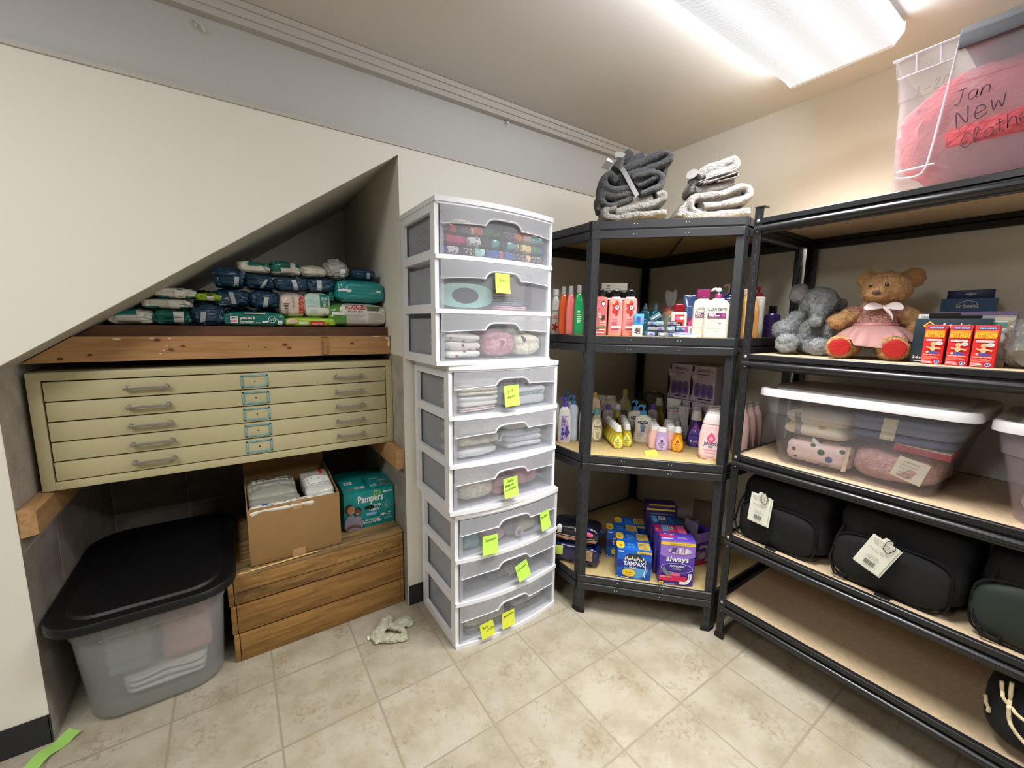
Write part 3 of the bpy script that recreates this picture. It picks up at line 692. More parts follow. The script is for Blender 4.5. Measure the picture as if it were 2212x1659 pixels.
def blobmesh(ells, voxel, seed=0, amp=.0, fr=30, smooth=3):
    """union of ellipsoids (centre, radii, euler) melted into one surface"""
    bm = bmesh.new()
    for c, r_, eu in ells:
        M = Matrix.Translation(c) @ Matrix.Rotation(eu[2], 4, 'Z') @ Matrix.Rotation(eu[1], 4, 'Y') @ Matrix.Rotation(eu[0], 4, 'X') @ Matrix.Diagonal((r_[0], r_[1], r_[2], 1))
        bmesh.ops.create_uvsphere(bm, u_segments=24, v_segments=14, radius=1, matrix=M)
    me = bpy.data.meshes.new('tmp'); bm.to_mesh(me); bm.free(); o = bpy.data.objects.new('tmp', me); COL.objects.link(o)
    md = o.modifiers.new('r', 'REMESH'); md.mode = 'VOXEL'; md.voxel_size = voxel
    ms = o.modifiers.new('s', 'SMOOTH'); ms.iterations = smooth; ms.factor = .5
    ev = o.evaluated_get(bpy.context.evaluated_depsgraph_get()); m2 = bpy.data.meshes.new_from_object(ev)
    V = [v.co.copy() for v in m2.vertices]; N_ = [v.normal.copy() for v in m2.vertices]; F = [list(p.vertices) for p in m2.polygons]
    bpy.data.objects.remove(o); bpy.data.meshes.remove(me); bpy.data.meshes.remove(m2)
    if amp: V = [v+n*amp*(noise.noise(v*fr)+.6*noise.noise(v*fr*2.3+Vector((seed, 0, 0)))) for v, n in zip(V, N_)]
    return V, F
# ================================================================ three stacked drawer units
M_wp = mat('white_polypropylene', (232, 233, 238), .32, spec=.5)
M_cl = mat('clear_drawer_plastic', (214, 216, 222), .16, alpha=.13); M_fr = mat('frosted_drawer_plastic', (216, 218, 224), .25, alpha=.30); M_lip = mat('milky_drawer_lip', (226, 228, 234), .2, alpha=.7)
UW, UD, UH = .268, .350, .600
def bow(x, off=0): return -.034*(1-(x/UW)**2)-off
def bstrip(b, x0, x1, z0, z1, off, th, m, n=14, zf0=None, zf1=None):
    """vertical strip following the bowed front"""
    rings = []
    for i in range(n+1):
        x = x0+(x1-x0)*i/n; y = bow(x, off); a = zf0(x) if zf0 else z0; c = zf1(x) if zf1 else z1
        rings.append([Vector((x, y, a)), Vector((x, y+th, a)), Vector((x, y+th, c)), Vector((x, y, c))])
    b.loft(rings, m, True)
def bslab(b, z0, z1, off, m, y1=UD, hw=UW):
    pl = [(-hw, y1)]+[(-hw+2*hw*i/18, bow(-hw+2*hw*i/18, off)) for i in range(19)]+[(hw, y1)]
    b.prism(pl, z0, z1, m, lambda a, c, d: (a, c, d))
def make_unit(label, loc):
    t = thing('drawer_unit', label, 'drawer unit', loc, group=None)
    b = MB(); bslab(b, UH-.018, UH, .006, M_wp); bslab(b, UH-.026, UH-.018, .002, M_wp, hw=UW-.004, y1=UD-.002); b.build('top_panel', t)
    for s in (-1, 1):
        b = MB(); xo, xi = (-UW, -UW+.016) if s < 0 else (UW-.016, UW)
        b.box(xo, xi, 0, .040, 0, UH-.026, M_wp); b.box(xo, xi, UD-.030, UD, 0, UH-.026, M_wp)
        for k in range(4):
            z = k*.193; b.box(xo, xi, .040, UD-.030, z if k < 3 else UH-.050, z+.026 if k < 3 else UH-.026, M_wp)
            if k < 3: b.box(xo-(.0 if s > 0 else 0), xi, .040, UD-.030, z+.026, z+.034, M_wp, None)
        b.build('side_frame', t)
    b = MB(); b.box(-UW+.016, UW-.016, UD-.004, UD, .006, UH-.026, M_fr); b.build('back_panel', t)
    for k in range(3):
        b = MB(); z = k*.193; bslab(b, z, z+.016, .006, M_wp, y1=-.0005); b.box(-UW+.0165, UW-.0165, -.0005, UD-.005, z+.001, z+.015, M_wp); b.build('shelf_frame', t)
        z0, H = z+.018, .1735 if k < 2 else UH-.386-.018-.027
        d = MB(); hw = UW-.0175; zb = z0+H*.66; ax, ah = .082, .027
        arch = lambda x: zb+(ah*(1-abs(x/ax)**6) if abs(x) < ax else 0)-(.010*abs(x/hw)**3)
        bstrip(d, -hw, hw, z0, zb, 0, .002, M_cl, zf1=arch, n=34)
        bstrip(d, -hw, hw, zb, z0+H, .007, .002, M_fr, zf0=arch, n=34)
        for sx in (-1, 1):       # milky upright borders and the tub behind
            bstrip(d, sx*hw-(.014 if sx > 0 else 0), sx*hw+(.014 if sx < 0 else 0), z0, z0+H*.66, .0006, .0016, M_fr, 3)
            d.box(sx*(hw-.010)-.001, sx*(hw-.010)+.001, .003, UD-.02, z0+.004, z0+H*.90, M_fr)
        d.box(-hw+.010, hw-.010, .004, UD-.02, z0+.001, z0+.003, M_fr); d.box(-hw+.010, hw-.010, UD-.020, UD-.018, z0+.004, z0+H*.9, M_fr)
        o = d.build('drawer', t)
        e = MB(); pts = [(x, bow(x, .009), arch(x)) for x in [-hw+.004+2*(hw-.004)*i/60 for i in range(61)]]
        e.tube(pts, [.0034 if abs(p[0]) < ax*1.15 else .0018 for p in pts], M_lip, 6); e.build('handle', o)
    return t
UA, UB, UC = (.8835, 1.408, 1.2015), (.930, 1.402, .6008), (.954, 1.404, 0)
make_unit('bottom white three-drawer unit of the plastic tower', UC)
make_unit('middle white three-drawer unit of the plastic drawer tower', UB)
make_unit('top white three-drawer unit of the plastic tower, with patterned diaper covers in its top drawer', UA)
DZ = [.018+.193*k+.0035 for k in range(3)]
# ---- sticky notes
M_gn = mat('lime_note_paper', (190, 235, 92), .7); M_yn = mat('yellow_note_paper', (222, 232, 70), .7); M_pen = mat('pen_ink', (28, 34, 30), .6)
def sticky(unit, x, zc, w, h, lines, label, m=M_gn, tilt=0.0, off=.012, th=.0075, rzadd=0, name='sticky_note', cat='sticky note'):
    ux, uy, uz = unit; rz = math.atan(.068*x/UW/UW)
    o = thing_m = None; b = MB(); n = 8; c, s = math.cos(tilt), math.sin(tilt)
    def sf(a, v, off_=0):
        t = (v/h+.5); y = -.016*(1-t)**2*(.6 if m is M_gn else .3)-.0*a-off_
        return Vector((a*c-v*s, y, a*s+v*c))
    vs = []
    for k in (0, 1):
        for j in range(n+1):
            for i in range(n+1):
                p = sf(-w/2+w*i/n, -h/2+h*j/n, 0 if k == 0 else -.0003); vs.append(p)
    N1 = (n+1)**2; fs = []
    for j in range(n):
        for i in range(n):
            q = j*(n+1)+i; fs += [(q, q+1, q+n+2, q+n+1), (N1+q, N1+q+n+1, N1+q+n+2, N1+q+1)]
    for i in range(n): fs += [(i, N1+i, N1+i+1, i+1), (n*(n+1)+i, n*(n+1)+i+1, N1+n*(n+1)+i+1, N1+n*(n+1)+i), (i*(n+1), (i+1)*(n+1), N1+(i+1)*(n+1), N1+i*(n+1)), (i*(n+1)+n, N1+i*(n+1)+n, N1+(i+1)*(n+1)+n, (i+1)*(n+1)+n)]
    b.add(vs, fs, m); P = Print(b, sf)
    for k, (tx, px, pz, ph) in enumerate(lines): pen(P, tx, px*w, pz*h, ph, M_pen, .0011, rot=.12, adv=3.9, seed=k+len(label))
    ob = b.build(name, loc=(ux+x, uy+bow(x, off), uz+zc), rz=rz); return tag(ob, label, cat)
sticky(UA, -.010, .193+.118, .066, .074, [('Bibs', -.22, .06, .011)], 'creased lime sticky note hanging on the middle drawer of the top unit', tilt=-.02)
sticky(UB, -.010, .386+.085, .070, .084, [('6-9', -.30, .12, .014), ('months', -.32, -.12, .010)], 'lime sticky note on the top drawer of the middle unit', tilt=.04)
sticky(UB, -.008, .082, .070, .084, [('Baby', -.20, .26, .0105), ('Blankets', -.42, .04, .0085), ('& Crib Sheets', -.46, -.16, .0072)], 'lime sticky note with three written lines on the bottom drawer of the middle unit', tilt=.05)
sticky(UC, -.125, .386+.063, .070, .080, [('Teethers', -.34, .16, .0095)], 'lime sticky note at the left of the top drawer of the bottom unit', tilt=-.02)
sticky(UC, .170, .386+.090, .060, .085, [('Perfume', -.42, .14, .0085)], 'lime sticky note at the right of the top drawer of the bottom unit', tilt=.10)
sticky(UC, .040, .193+.086, .066, .080, [('Silverware', -.42, .10, .0082)], 'tilted lime sticky note on the middle drawer of the bottom unit', tilt=.27)
sticky(UC, -.135, .060, .062, .070, [('Burp', -.34, .12, .010), ('cloths', -.10, -.10, .010)], 'torn-edged yellow sticky note at the left of the lowest drawer', M_yn, tilt=.16)
sticky(UC, -.033, .072, .064, .074, [('Washcloths', -.36, .18, .0078)], 'straight yellow sticky note near the middle of the lowest drawer', M_yn, tilt=.03)
# ---- what the drawers hold
def stuffit(name, label, cat, unit, k, x, y, z, w, d, h, m, group=None, rz=0.0, **kw):
    ux, uy, uz = unit; mb = soft(w, d, h, m, **kw); o = mb.build(name, loc=(ux+x, uy+y, uz+DZ[k]+z), rz=rz); return tag(o, label, cat, group)
rnd = random.Random(5)
pc = {'blue': ((52, 88, 160), [(72, 110, 190), (40, 60, 130)]), 'white': ((226, 222, 224), [(200, 190, 196), (120, 110, 116)]), 'purple': ((66, 48, 96), [(220, 210, 90), (120, 90, 150)]),
 'mint': ((160, 214, 196), [(90, 150, 120), (230, 240, 230)]), 'navy': ((34, 50, 96), [(190, 130, 70), (60, 80, 140)]), 'peach': ((232, 186, 140), [(190, 90, 60), (250, 230, 200)]), 'pink': ((196, 62, 110), [(220, 90, 140), (160, 40, 90)]),
 'black': ((34, 32, 38), [(60, 56, 64), (20, 18, 22)]), 'teal': ((70, 150, 150), [(220, 240, 236), (40, 100, 110)]), 'green': ((46, 110, 60), [(90, 160, 80), (30, 70, 40)]), 'red': ((206, 80, 62), [(240, 220, 190), (230, 150, 60)]),
 'toon': ((232, 214, 140), [(220, 120, 60), (130, 190, 160), (250, 240, 200)]), 'grey': ((110, 112, 116), [(220, 220, 220), (60, 60, 66)]), 'orange': ((214, 116, 44), [(60, 40, 30), (240, 200, 150)]), 'rainbow': ((190, 170, 170), [(90, 70, 110), (200, 150, 110), (120, 180, 170)])}
MP = {k: patmat('cover_print_'+k, v[0], v[1], scale=rnd.choice((55, 80, 110)), thr=.42) for k, v in pc.items()}
rows = [(0, .034, [('blue', 540, 610), ('white', 610, 770), ('purple', 770, 940), ('mint', 940, 1080), ('blue', 1080, 1280), ('red', 1280, 1330), ('blue', 1330, 1470), ('navy', 1470, 1680), ('peach', 1680, 1765), ('purple', 1765, 1900), ('grey', 1900, 1960)]),
        (.035, .040, [('grey', 540, 592), ('pink', 592, 850), ('white', 850, 1030), ('black', 1030, 1170), ('teal', 1170, 1275), ('black', 1290, 1370), ('teal', 1372, 1490), ('purple', 1490, 1610), ('toon', 1610, 1760), ('green', 1760, 1910), ('blue', 1910, 1980)]),
        (.076, .036, [('grey', 540, 640), ('red', 640, 730), ('navy', 730, 885), ('red', 885, 1060), ('green', 1060, 1290), ('navy', 1290, 1475), ('orange', 1478, 1620), ('rainbow', 1620, 1770), ('teal', 1770, 1960)])]
cn = {'blue': 'blue', 'white': 'white', 'purple': 'dark purple', 'mint': 'mint', 'navy': 'navy', 'peach': 'peach', 'pink': 'hot pink', 'black': 'black', 'teal': 'teal', 'green': 'leafy green', 'red': 'red', 'toon': 'yellow picture-print', 'grey': 'grey', 'orange': 'orange', 'rainbow': 'rainbow-print'}
RN = ['bottom', 'middle', 'top']
for ri, (z, h, items) in enumerate(rows):
    for ii, (c, a, e_) in enumerate(items):
        x0, x1 = [(((v-470)/1600)*2-1)*.262 for v in (a, e_)]; x0, x1 = max(x0, -.232), min(x1, .232); w = x1-x0-.001
        yb = bow((x0+x1)/2)+.020+rnd.uniform(0, .006)
        nx = items[ii-1][0] if ii else None
        stuffit('diaper_cover', '%s diaper cover, %s, %s layer, top drawer' % (cn[c], 'leftmost' if ii == 0 else 'right of the %s one' % cn[nx], RN[ri]), 'diaper cover', UA, 2, (x0+x1)/2, yb+.055, z, w, .11, h, MP[c], 'folded diaper covers in the top drawer', layers=1, amp=.0045, fr=26, seed=ri*20+ii, e=.22, top=.4, na=32)
stuffit('diaper_cover', 'white and green diaper cover lying on top of the navy one in the top drawer', 'diaper cover', UA, 2, -.15, .05, .1135, .07, .09, .018, MP['toon'], 'folded diaper covers in the top drawer', seed=77, amp=.005, top=.6)
stuffit('diaper_cover', 'orange diaper cover lying on the rainbow one at the right of the top drawer', 'diaper cover', UA, 2, .155, .05, .112, .06, .09, .018, MP['orange'], 'folded diaper covers in the top drawer', seed=78, amp=.005, top=.6)
for i in range(3):
    stuffit('diaper_cover', ('dark %s folded diaper cover at the back of the top drawer' % ('purple', 'green', 'navy')[i]), 'diaper cover', UA, 2, (-.155, .0, .155)[i], .22, 0, .14, .15, .10, (MP['purple'], MP['green'], MP['navy'])[i], 'folded diaper covers in the top drawer', layers=3, seed=80+i)
# middle drawer: bibs
M_sil = mat('mint_silicone', (150, 196, 184), .55)
b = MB()
def bibring(b, cx, cy, m):
    n = 30; outer = []; inner = []
    for i in range(n):
        a = 2*math.pi*i/n; outer.append((cx+.115*ss(math.cos(a), .7), cy+.045*ss(math.sin(a), .8))); inner.append((cx+.055*math.cos(a), cy+.030*math.sin(a)))
    for z0, z1, w in ((0, .004, 1),):
        rings = [[Vector((x, 0, z)) for x, z in outer], [Vector((x, 0, z)) for x, z in inner], [Vector((x, .005, z)) for x, z in inner], [Vector((x, .005, z)) for x, z in outer], [Vector((x, 0, z)) for x, z in outer]]
        b.loft(rings, m, False)
bibring(b, -.015, .046, M_sil)
tag(b.build('silicone_bib', loc=(UA[0]-.125, UA[1]+.008, UA[2]+DZ[1]+.001), rz=-.10), 'mint silicone bib with oval neck hole in the second drawer', 'bib')
stuffit('folded_bib', 'pink-edged folded bib at the bottom of the second drawer pile', 'bib', UA, 1, .065, .085, 0, .20, .14, .016, fabric('bib_pink', (214, 170, 182)), 'folded bibs in the second drawer', layers=2, seed=3, rz=.1)
stuffit('folded_bib', 'blue-grey folded bib lying on the pink-edged one', 'bib', UA, 1, .055, .09, .017, .18, .13, .016, fabric('bib_blue', (120, 130, 150)), 'folded bibs in the second drawer', layers=2, seed=4, rz=-.1)
stuffit('folded_bib', 'grey folded bib in the middle of the second drawer pile', 'bib', UA, 1, .04, .09, .034, .15, .12, .016, fabric('bib_grey', (120, 122, 118)), 'folded bibs in the second drawer', layers=2, seed=5, rz=.15)
stuffit('folded_bib', 'dusty mauve folded bib on top of the second drawer pile', 'bib', UA, 1, .06, .10, .052, .14, .10, .018, fabric('bib_mauve', (150, 116, 118)), 'folded bibs in the second drawer', layers=2, seed=6, rz=-.2)
# third drawer: hooded towels
M_flo = patmat('white_floral_cloth', (240, 236, 230), [(214, 70, 90), (150, 60, 50), (220, 200, 90)], scale=34, thr=.22)
stuffit('hooded_towel', 'white floral folded towel at the left of the third drawer', 'towel', UA, 0, -.145, .09, 0, .16, .16, .098, M_flo, layers=3, amp=.012, fr=16, seed=9, groove=.22)
b = soft(.135, .16, .112, plush('rose_plush', (206, 146, 158)), layers=1, amp=.010, fr=18, seed=12, e=.4, top=.6, fine=.003)
M_nose = mat('embroidered_nose', (120, 84, 100), .8); P = Print(b, projsurf(b, (0, -.12, 0), (1, 0, 0), (0, 0, 1), (0, 1, 0)))
P.ell(-.005, .062, .012, .009, M_nose, 16); P.ell(-.030, .078, .0035, .0035, M_nose, 10); P.ell(.024, .080, .0035, .0035, M_nose, 10); P.rect(-.007, .045, -.003, .056, M_nose)
tag(b.build('hooded_towel', loc=(UA[0]+.015, UA[1]+.07, UA[2]+DZ[0]), rz=.03), 'rose plush hooded towel with an embroidered bear face in the third drawer', 'towel')
b = soft(.155, .16, .098, plush('cream_plush', (232, 224, 200)), layers=1, amp=.008, fr=18, seed=14, e=.45, top=.55, fine=.003)
P = Print(b, projsurf(b, (0, -.12, 0), (1, 0, 0), (0, 0, 1), (0, 1, 0))); P.ell(-.030, .074, .0115, .013, M_gap, 18)
tag(b.build('hooded_towel', loc=(UA[0]+.160, UA[1]+.085, UA[2]+DZ[0]), rz=.1), 'cream plush hooded towel with a black eye in the third drawer', 'towel')
# fourth to sixth drawers (middle unit)
WH = fabric('white_cotton', (232, 230, 226)); CR = plush('cream_fleece', (226, 216, 192), 120); PB = plush('pale_pink_fleece', (226, 196, 194), 120)
lay = [('pale pink folded garment at the bottom of the left pile, fourth drawer', 0, .018, .17, fabric('blush_cotton', (230, 206, 202))), ('crumpled white folded garment above the pink one, fourth drawer', .019, .044, .185, mat('white_wrap', (238, 238, 236), .5, bump=.6, bscale=40)), ('ivory folded garment in the middle of the left pile, fourth drawer', .064, .034, .19, fabric('ivory_cotton', (234, 228, 208))), ('white folded garment on top of the left pile, fourth drawer', .099, .032, .175, WH)]
for lb, z, h, w, m in lay: stuffit('folded_garment', lb, 'garment', UB, 2, -.125, .10, z, w, .18, h, m, 'folded garments in the fourth drawer', layers=2, amp=.007, seed=int(z*1000)+1)
b = soft(.235, .20, .085, mat('grey_poly_bag', (206, 208, 212), .3, bump=.6, bscale=24), layers=2, amp=.006, seed=31, groove=.06)
P = Print(b, projsurf(b, (0, -.2, 0), (1, 0, 0), (0, 0, 1), (0, 1, 0))); M_gb = mat('green_bag_band', (92, 146, 126), .4)
P.rect(-.112, .046, .112, .063, M_gb, 12, 1); P.text('Ready to Ship', .01, .050, .013, mat('pale_bag_print', (216, 226, 220), .5), w=.13)
tag(b.build('poly_bag', loc=(UB[0]+.110, UB[1]+.115, UB[2]+DZ[2]), rz=.08), 'clear poly bag with a green printed band in the fourth drawer', 'bag')
stuffit('folded_garment', 'dusty rose knit folded on the banded poly bag, fourth drawer', 'garment', UB, 2, .03, .12, .088, .085, .14, .034, fabric('dusty_rose_knit', (176, 140, 142)), seed=33, layers=2, amp=.006)
stuffit('folded_garment', 'brown speckled garment at the right on the banded poly bag, fourth drawer', 'garment', UB, 2, .15, .12, .088, .13, .14, .030, patmat('brown_fleck', (150, 132, 128), [(90, 70, 66), (220, 214, 210)], 120, .5), seed=34, layers=2, amp=.006)
stuffit('folded_blanket', 'plastic-wrapped white blanket at the bottom left of the fifth drawer', 'blanket', UB, 1, -.125, .11, 0, .195, .19, .040, mat('wrapped_white', (228, 228, 228), .3, bump=.8, bscale=30), seed=41, layers=1, amp=.009, e=.3)
stuffit('folded_blanket', 'cream fleece blanket in the middle of the left pile, fifth drawer', 'blanket', UB, 1, -.120, .11, .041, .20, .19, .052, CR, seed=42, layers=1, amp=.008, top=.6)
stuffit('folded_blanket', 'cream fleece blanket on top of the left pile, fifth drawer', 'blanket', UB, 1, -.105, .11, .094, .21, .19, .045, CR, seed=43, layers=1, amp=.008, top=.6)
stuffit('folded_blanket', 'pale lavender-white blanket at the lower right of the fifth drawer', 'blanket', UB, 1, .120, .12, 0, .20, .18, .080, fabric('pale_lavender_cotton', (216, 216, 226)), seed=44, layers=3, amp=.008, groove=.16)
stuffit('folded_blanket', 'ivory blanket on the lavender-white one, fifth drawer', 'blanket', UB, 1, .125, .12, .081, .21, .18, .045, fabric('ivory_blanket', (226, 220, 208)), seed=45, layers=1, amp=.008)
b = MB(); b.tube([(-.014, 0, .050), (-.012, 0, .030), (-.004, -.002, .016), (.006, -.002, .018), (.012, 0, .034), (.022, 0, .044)], .0028, M_lip, 6); b.rbox(-.018, -.010, -.003, .003, .045, .060, M_lip, .002)
tag(b.build('plastic_hanger', loc=(UB[0]-.045, UB[1]-.008, UB[2]+DZ[1]+.045)), 'small clear plastic hanger hook in the fifth drawer', 'hanger')
stuffit('rolled_blanket', 'cream fluffy blanket roll at the left of the sixth drawer', 'blanket', UB, 0, -.130, .09, 0, .18, .17, .115, CR, seed=51, amp=.008, e=.6, top=.75, fine=.002)
stuffit('rolled_blanket', 'rose pink blanket under the sticky note in the sixth drawer', 'blanket', UB, 0, .005, .10, 0, .105, .17, .072, fabric('rose_pink_knit', (206, 134, 142)), seed=52, amp=.010, layers=2, groove=.2)
b = soft(.13, .15, .110, fabric('pink_knit', (206, 140, 148)), seed=53, amp=.006, e=.7, top=.8)
P = Print(b, projsurf(b, (0, -.2, 0), (1, 0, 0), (0, 0, 1), (0, 1, 0))); M_pap = mat('paper_white', (236, 234, 228), .6); M_txt = mat('print_grey', (110, 108, 108), .7)
P.poly([(-.030, .020), (.026, .022), (.024, .104), (-.036, .100)], M_pap); P.lines(-.026, .028, .020, .094, 11, M_txt, .35, 3)
tag(b.build('rolled_blanket', loc=(UB[0]+.130, UB[1]+.09, UB[2]+DZ[0]+.010), rz=.1), 'pink blanket roll with a white paper care label in the sixth drawer', 'blanket')
# bottom unit
M_pkt = mat('clear_packet', (200, 204, 208), .12, alpha=.35); M_tq = mat('soft_blue_rubber', (120, 156, 170), .5); M_pkr = mat('pale_rose_rubber', (200, 172, 176), .5)
for i, (x, z, w, h, m, lb) in enumerate(((-.175, 0, .10, .075, M_tq, 'blue teething toy at the far left of the seventh drawer'), (-.055, 0, .13, .060, M_pkr, 'pale rose packet of teethers behind the left sticky note, seventh drawer'), (.030, .0, .10, .085, M_pkt, 'clear packet in the middle of the seventh drawer'), (.120, 0, .13, .075, fabric('sand_cotton', (196, 188, 168)), 'sand-coloured packet behind the right sticky note, seventh drawer'))):
    stuffit('teether_packet', lb, 'packet', UC, 2, x, .07, 0, w*.82, .10, h, m, 'packets in the seventh drawer', seed=60+i, amp=.012, fr=22, e=.6, lean=(0, .02))
b = MB(); b.lathe([(.020, 0), (.024, .004), (.020, .008)], M_pkr, 20, axis='Y'); b.lathe([(.012, .008), (.010, .020), (.013, .030), (.008, .036), (0, .037)], M_pkt, 14, axis='Y')
tag(b.build('pacifier', loc=(UC[0]+.055, UC[1]+.012, UC[2]+DZ[2]+.026)), 'small round pale pacifier lying in the seventh drawer', 'pacifier')
for i, (x, z, w, h, m, lb) in enumerate(((.0, 0, .16, .030, mat('dull_grey_case', (140, 140, 146), .5), 'low grey case in the middle of the eighth drawer'), (.125, .0, .09, .080, M_pkt, 'clear blister packet leaning at the right of the eighth drawer'))):
    stuffit('utensil_packet', lb, 'packet', UC, 1, x, .08, z, w, .09, h, m, None, seed=66+i, amp=.006, fr=22, e=.35, lean=(0, .03))
b = MB()
for i in range(4): b.rbox(-.05, .05, i*.012, i*.012+.005, .002+i*.004, .010+i*.004, M_pkr if i % 2 else mat('grey_spoon', (170, 170, 174), .4), .002)
tag(b.build('baby_spoons', loc=(UC[0]+.045, UC[1]+.004, UC[2]+DZ[1]+.031), rz=.25), 'pale baby utensils in a low pack in the eighth drawer', 'utensils')
stuffit('burp_cloth', 'grey-brown folded burp cloth at the bottom left of the ninth drawer', 'cloth', UC, 0, -.110, .10, 0, .20, .17, .022, fabric('taupe_cloth', (158, 148, 146)), 'burp cloths in the ninth drawer', seed=71, layers=2)
stuffit('burp_cloth', 'cream folded burp cloth in the middle of the pile, ninth drawer', 'cloth', UC, 0, -.105, .10, .023, .21, .17, .050, fabric('cream_cloth', (216, 208, 190)), 'burp cloths in the ninth drawer', seed=72, layers=2, amp=.009)
stuffit('burp_cloth', 'beige burp cloth on top of the pile, ninth drawer', 'cloth', UC, 0, -.10, .10, .074, .20, .17, .045, fabric('beige_cloth', (208, 200, 184)), 'burp cloths in the ninth drawer', seed=73, layers=2, amp=.009)
for i in range(4):
    stuffit('washcloth', '%s folded washcloth, %s of the right pile in the ninth drawer' % (('grey', 'white', 'brown', 'pale grey')[i], ('lowest', 'second', 'third', 'uppermost')[i]), 'cloth', UC, 0, .125, .10, .031*i, .18, .15, .029, (fabric('wc_grey', (128, 124, 124)), fabric('wc_white', (206, 204, 206)), fabric('wc_brown', (148, 130, 124)), fabric('wc_pale', (180, 176, 176)))[i], 'washcloths in the ninth drawer', seed=75+i, layers=2)
# ================================================================ packs on the plank platform
PZ = 1.335
F_navy = film('navy_film', (24, 62, 92)); F_teal = film('teal_film', (34, 128, 118)); F_dteal = film('deep_teal_film', (22, 110, 98)); F_lime = film('lime_film', (160, 200, 44)); F_white = film('white_film', (222, 220, 210), .35, .5)
F_grey = film('grey_white_film', (176, 172, 166), .4, .6); F_green = film('leaf_green_film', (84, 140, 54)); F_dark = film('dark_grey_film', (52, 52, 54)); F_cream = film('cream_film', (214, 212, 196), .4, .5)
F_pteal = film('pampers_teal_film', (26, 140, 138), .25, .35); T_white = mat('print_white', (236, 238, 236), .5); T_tape = mat('seal_tape', (186, 196, 200), .4); T_red = mat('print_red', (200, 40, 36), .5); T_dk = mat('print_dark', (36, 38, 44), .6); T_mint = mat('print_pale_mint', (176, 214, 204), .5); T_gold = mat('print_gold', (214, 188, 70), .5)
def fp(o=(0, -.4, 0)): return lambda b: Print(b, projsurf(b, o, (1, 0, 0), (0, 0, 1), (0, 1, 0)))
def fin(b, w, h, y, m, z0=None, seed=0):
    """crimped end seal of a wipe pack, facing the front"""
    n = 12; zz = h*.45 if z0 is None else z0; r3 = random.Random(seed); vs = []
    for i in range(n+1):
        x = -w/2*.92+w*.92*i/n; yy = y-.012-r3.uniform(0, .004); zj = zz+r3.uniform(-.002, .002)
        vs += [(x, y+.012, zz-.004), (x, yy, zj-.0008), (x, yy, zj+.0008), (x, y+.012, zz+.004)]
    b.loft([[Vector(v) for v in vs[i*4:i*4+4]] for i in range(n+1)], m)
def pack(label, x0, x1, z0, z1, m, seed, d=.17, y=2.0, tape=None, mf=None, deco=None, group='wipe packs heaped on the plank platform', name='wipes_pack', fz=None, amp=None, rz=0, e=.32, top=.5, dz=0):
    w, h = (x1-x0)*1.05, (z1-z0)*1.02; t = thing(name, label, 'pack', ((x0+x1)/2, y+d/2, z0+dz), rz, group)
    b = soft(w, d, h, m, amp=amp or min(.009, h*.12), fr=20, seed=seed, e=e, top=top, na=110, nz=34, mf=mf, crease=.0025 if deco else .0075)
    if fz is not None: fin(b, w*.96, h, -d/2+.006, b.mats[0], z0=h*fz, seed=seed)
    b.build('wrapper', t)
    if tape or deco:
        c = MB(); f0 = projsurf(b, (0, -.4, 0), (1, 0, 0), (0, 0, 1), (0, 1, 0)); P = Print(c, lambda a, q, off=0: f0(a, q, off+.0011)); P.fine = True
        if tape:
            for tp in tape:
                a, bb, tw, th, sl_ = tp[:5]; n = 6; e_ = P._up()+.0008; vs = []
                for i in range(n+1):
                    zz = bb+th*i/n; xx = a+sl_*(i/n)*th; vs += [P.s(xx-tw/2, zz, e_), P.s(xx+tw/2, zz, e_)]
                c.add(vs, [(2*i, 2*i+1, 2*i+3, 2*i+2) for i in range(n)], tp[5] if len(tp) > 5 else T_tape)
        if deco: deco(P, w, h)
        c.build('label' if deco else 'resealable_tab', t)
    return t
# bottom row
pack('white and teal wipe pack, leftmost on the plank platform', -.366, -.240, PZ, 1.391, F_white, 1, mf=lambda c: F_teal if c.z > .036+c.x*.12 and c.x < .02 else None)
pack('teal wipe pack with a white tab, second from the left on the platform', -.238, -.126, PZ, 1.395, F_dteal, 2, tape=[(.018, .004, .030, .048, 0, T_white)], fz=.5)
pack('crumpled navy wipe pack on the platform left of the long green one', -.124, -.024, PZ, 1.424, F_navy, 3, tape=[(-.020, .004, .016, .05, .15)], amp=.014)
pack('low navy wipe pack lying behind the long green one, its left neighbour', -.020, .085, PZ, 1.405, F_navy, 4, y=2.075, amp=.012)
pack('low navy wipe pack behind the right half of the long green one', .090, .192, PZ, 1.408, F_navy, 5, y=2.075, amp=.012)
def d_green(P, w, h):
    P.rect(-w*.40, h*.16, -w*.27, h*.72, T_dk, 3, 3); P.rect(-w*.395, h*.20, -w*.275, h*.68, T_white, 3, 3); P.text('SIMPLY', -w*.335, h*.50, .009, T_dk, w=w*.10, bold=.02); P.text('SOFT', -w*.335, h*.28, .010, T_red, w=w*.10, bold=.03)
    P.text('green tea &', -w*.13, h*.48, .017, T_white, w=w*.24, bold=.02); P.text('cucumber', -w*.14, h*.20, .017, T_white, w=w*.22, bold=.02); P.text('baby wipes', w*.04, h*.22, .006, T_white, w=w*.08)
    P.ring(w*.26, h*.48, .013, .013, .0015, T_white); P.text('v1', w*.26, h*.38, .014, T_white); P.rect(w*.36, h*.10, w*.43, h*.42, T_white, 2, 2); P.text('64', w*.395, h*.16, .011, F_dteal, bold=.02)
    P.rect(w*.10, h*.26, w*.20, h*.36, T_white, 3, 1); P.lines(-w*.10, h*.03, w*.32, h*.12, 2, T_mint, .5, 2)
    P.rect(-w*.17, h*.86, w*.16, h*.93, T_white, 6, 1)
pack('long green tea and cucumber wipe pack lying along the platform edge', -.022, .186, PZ, 1.391, F_dteal, 6, d=.07, y=1.985, deco=d_green, e=.2, top=.35, amp=.004)
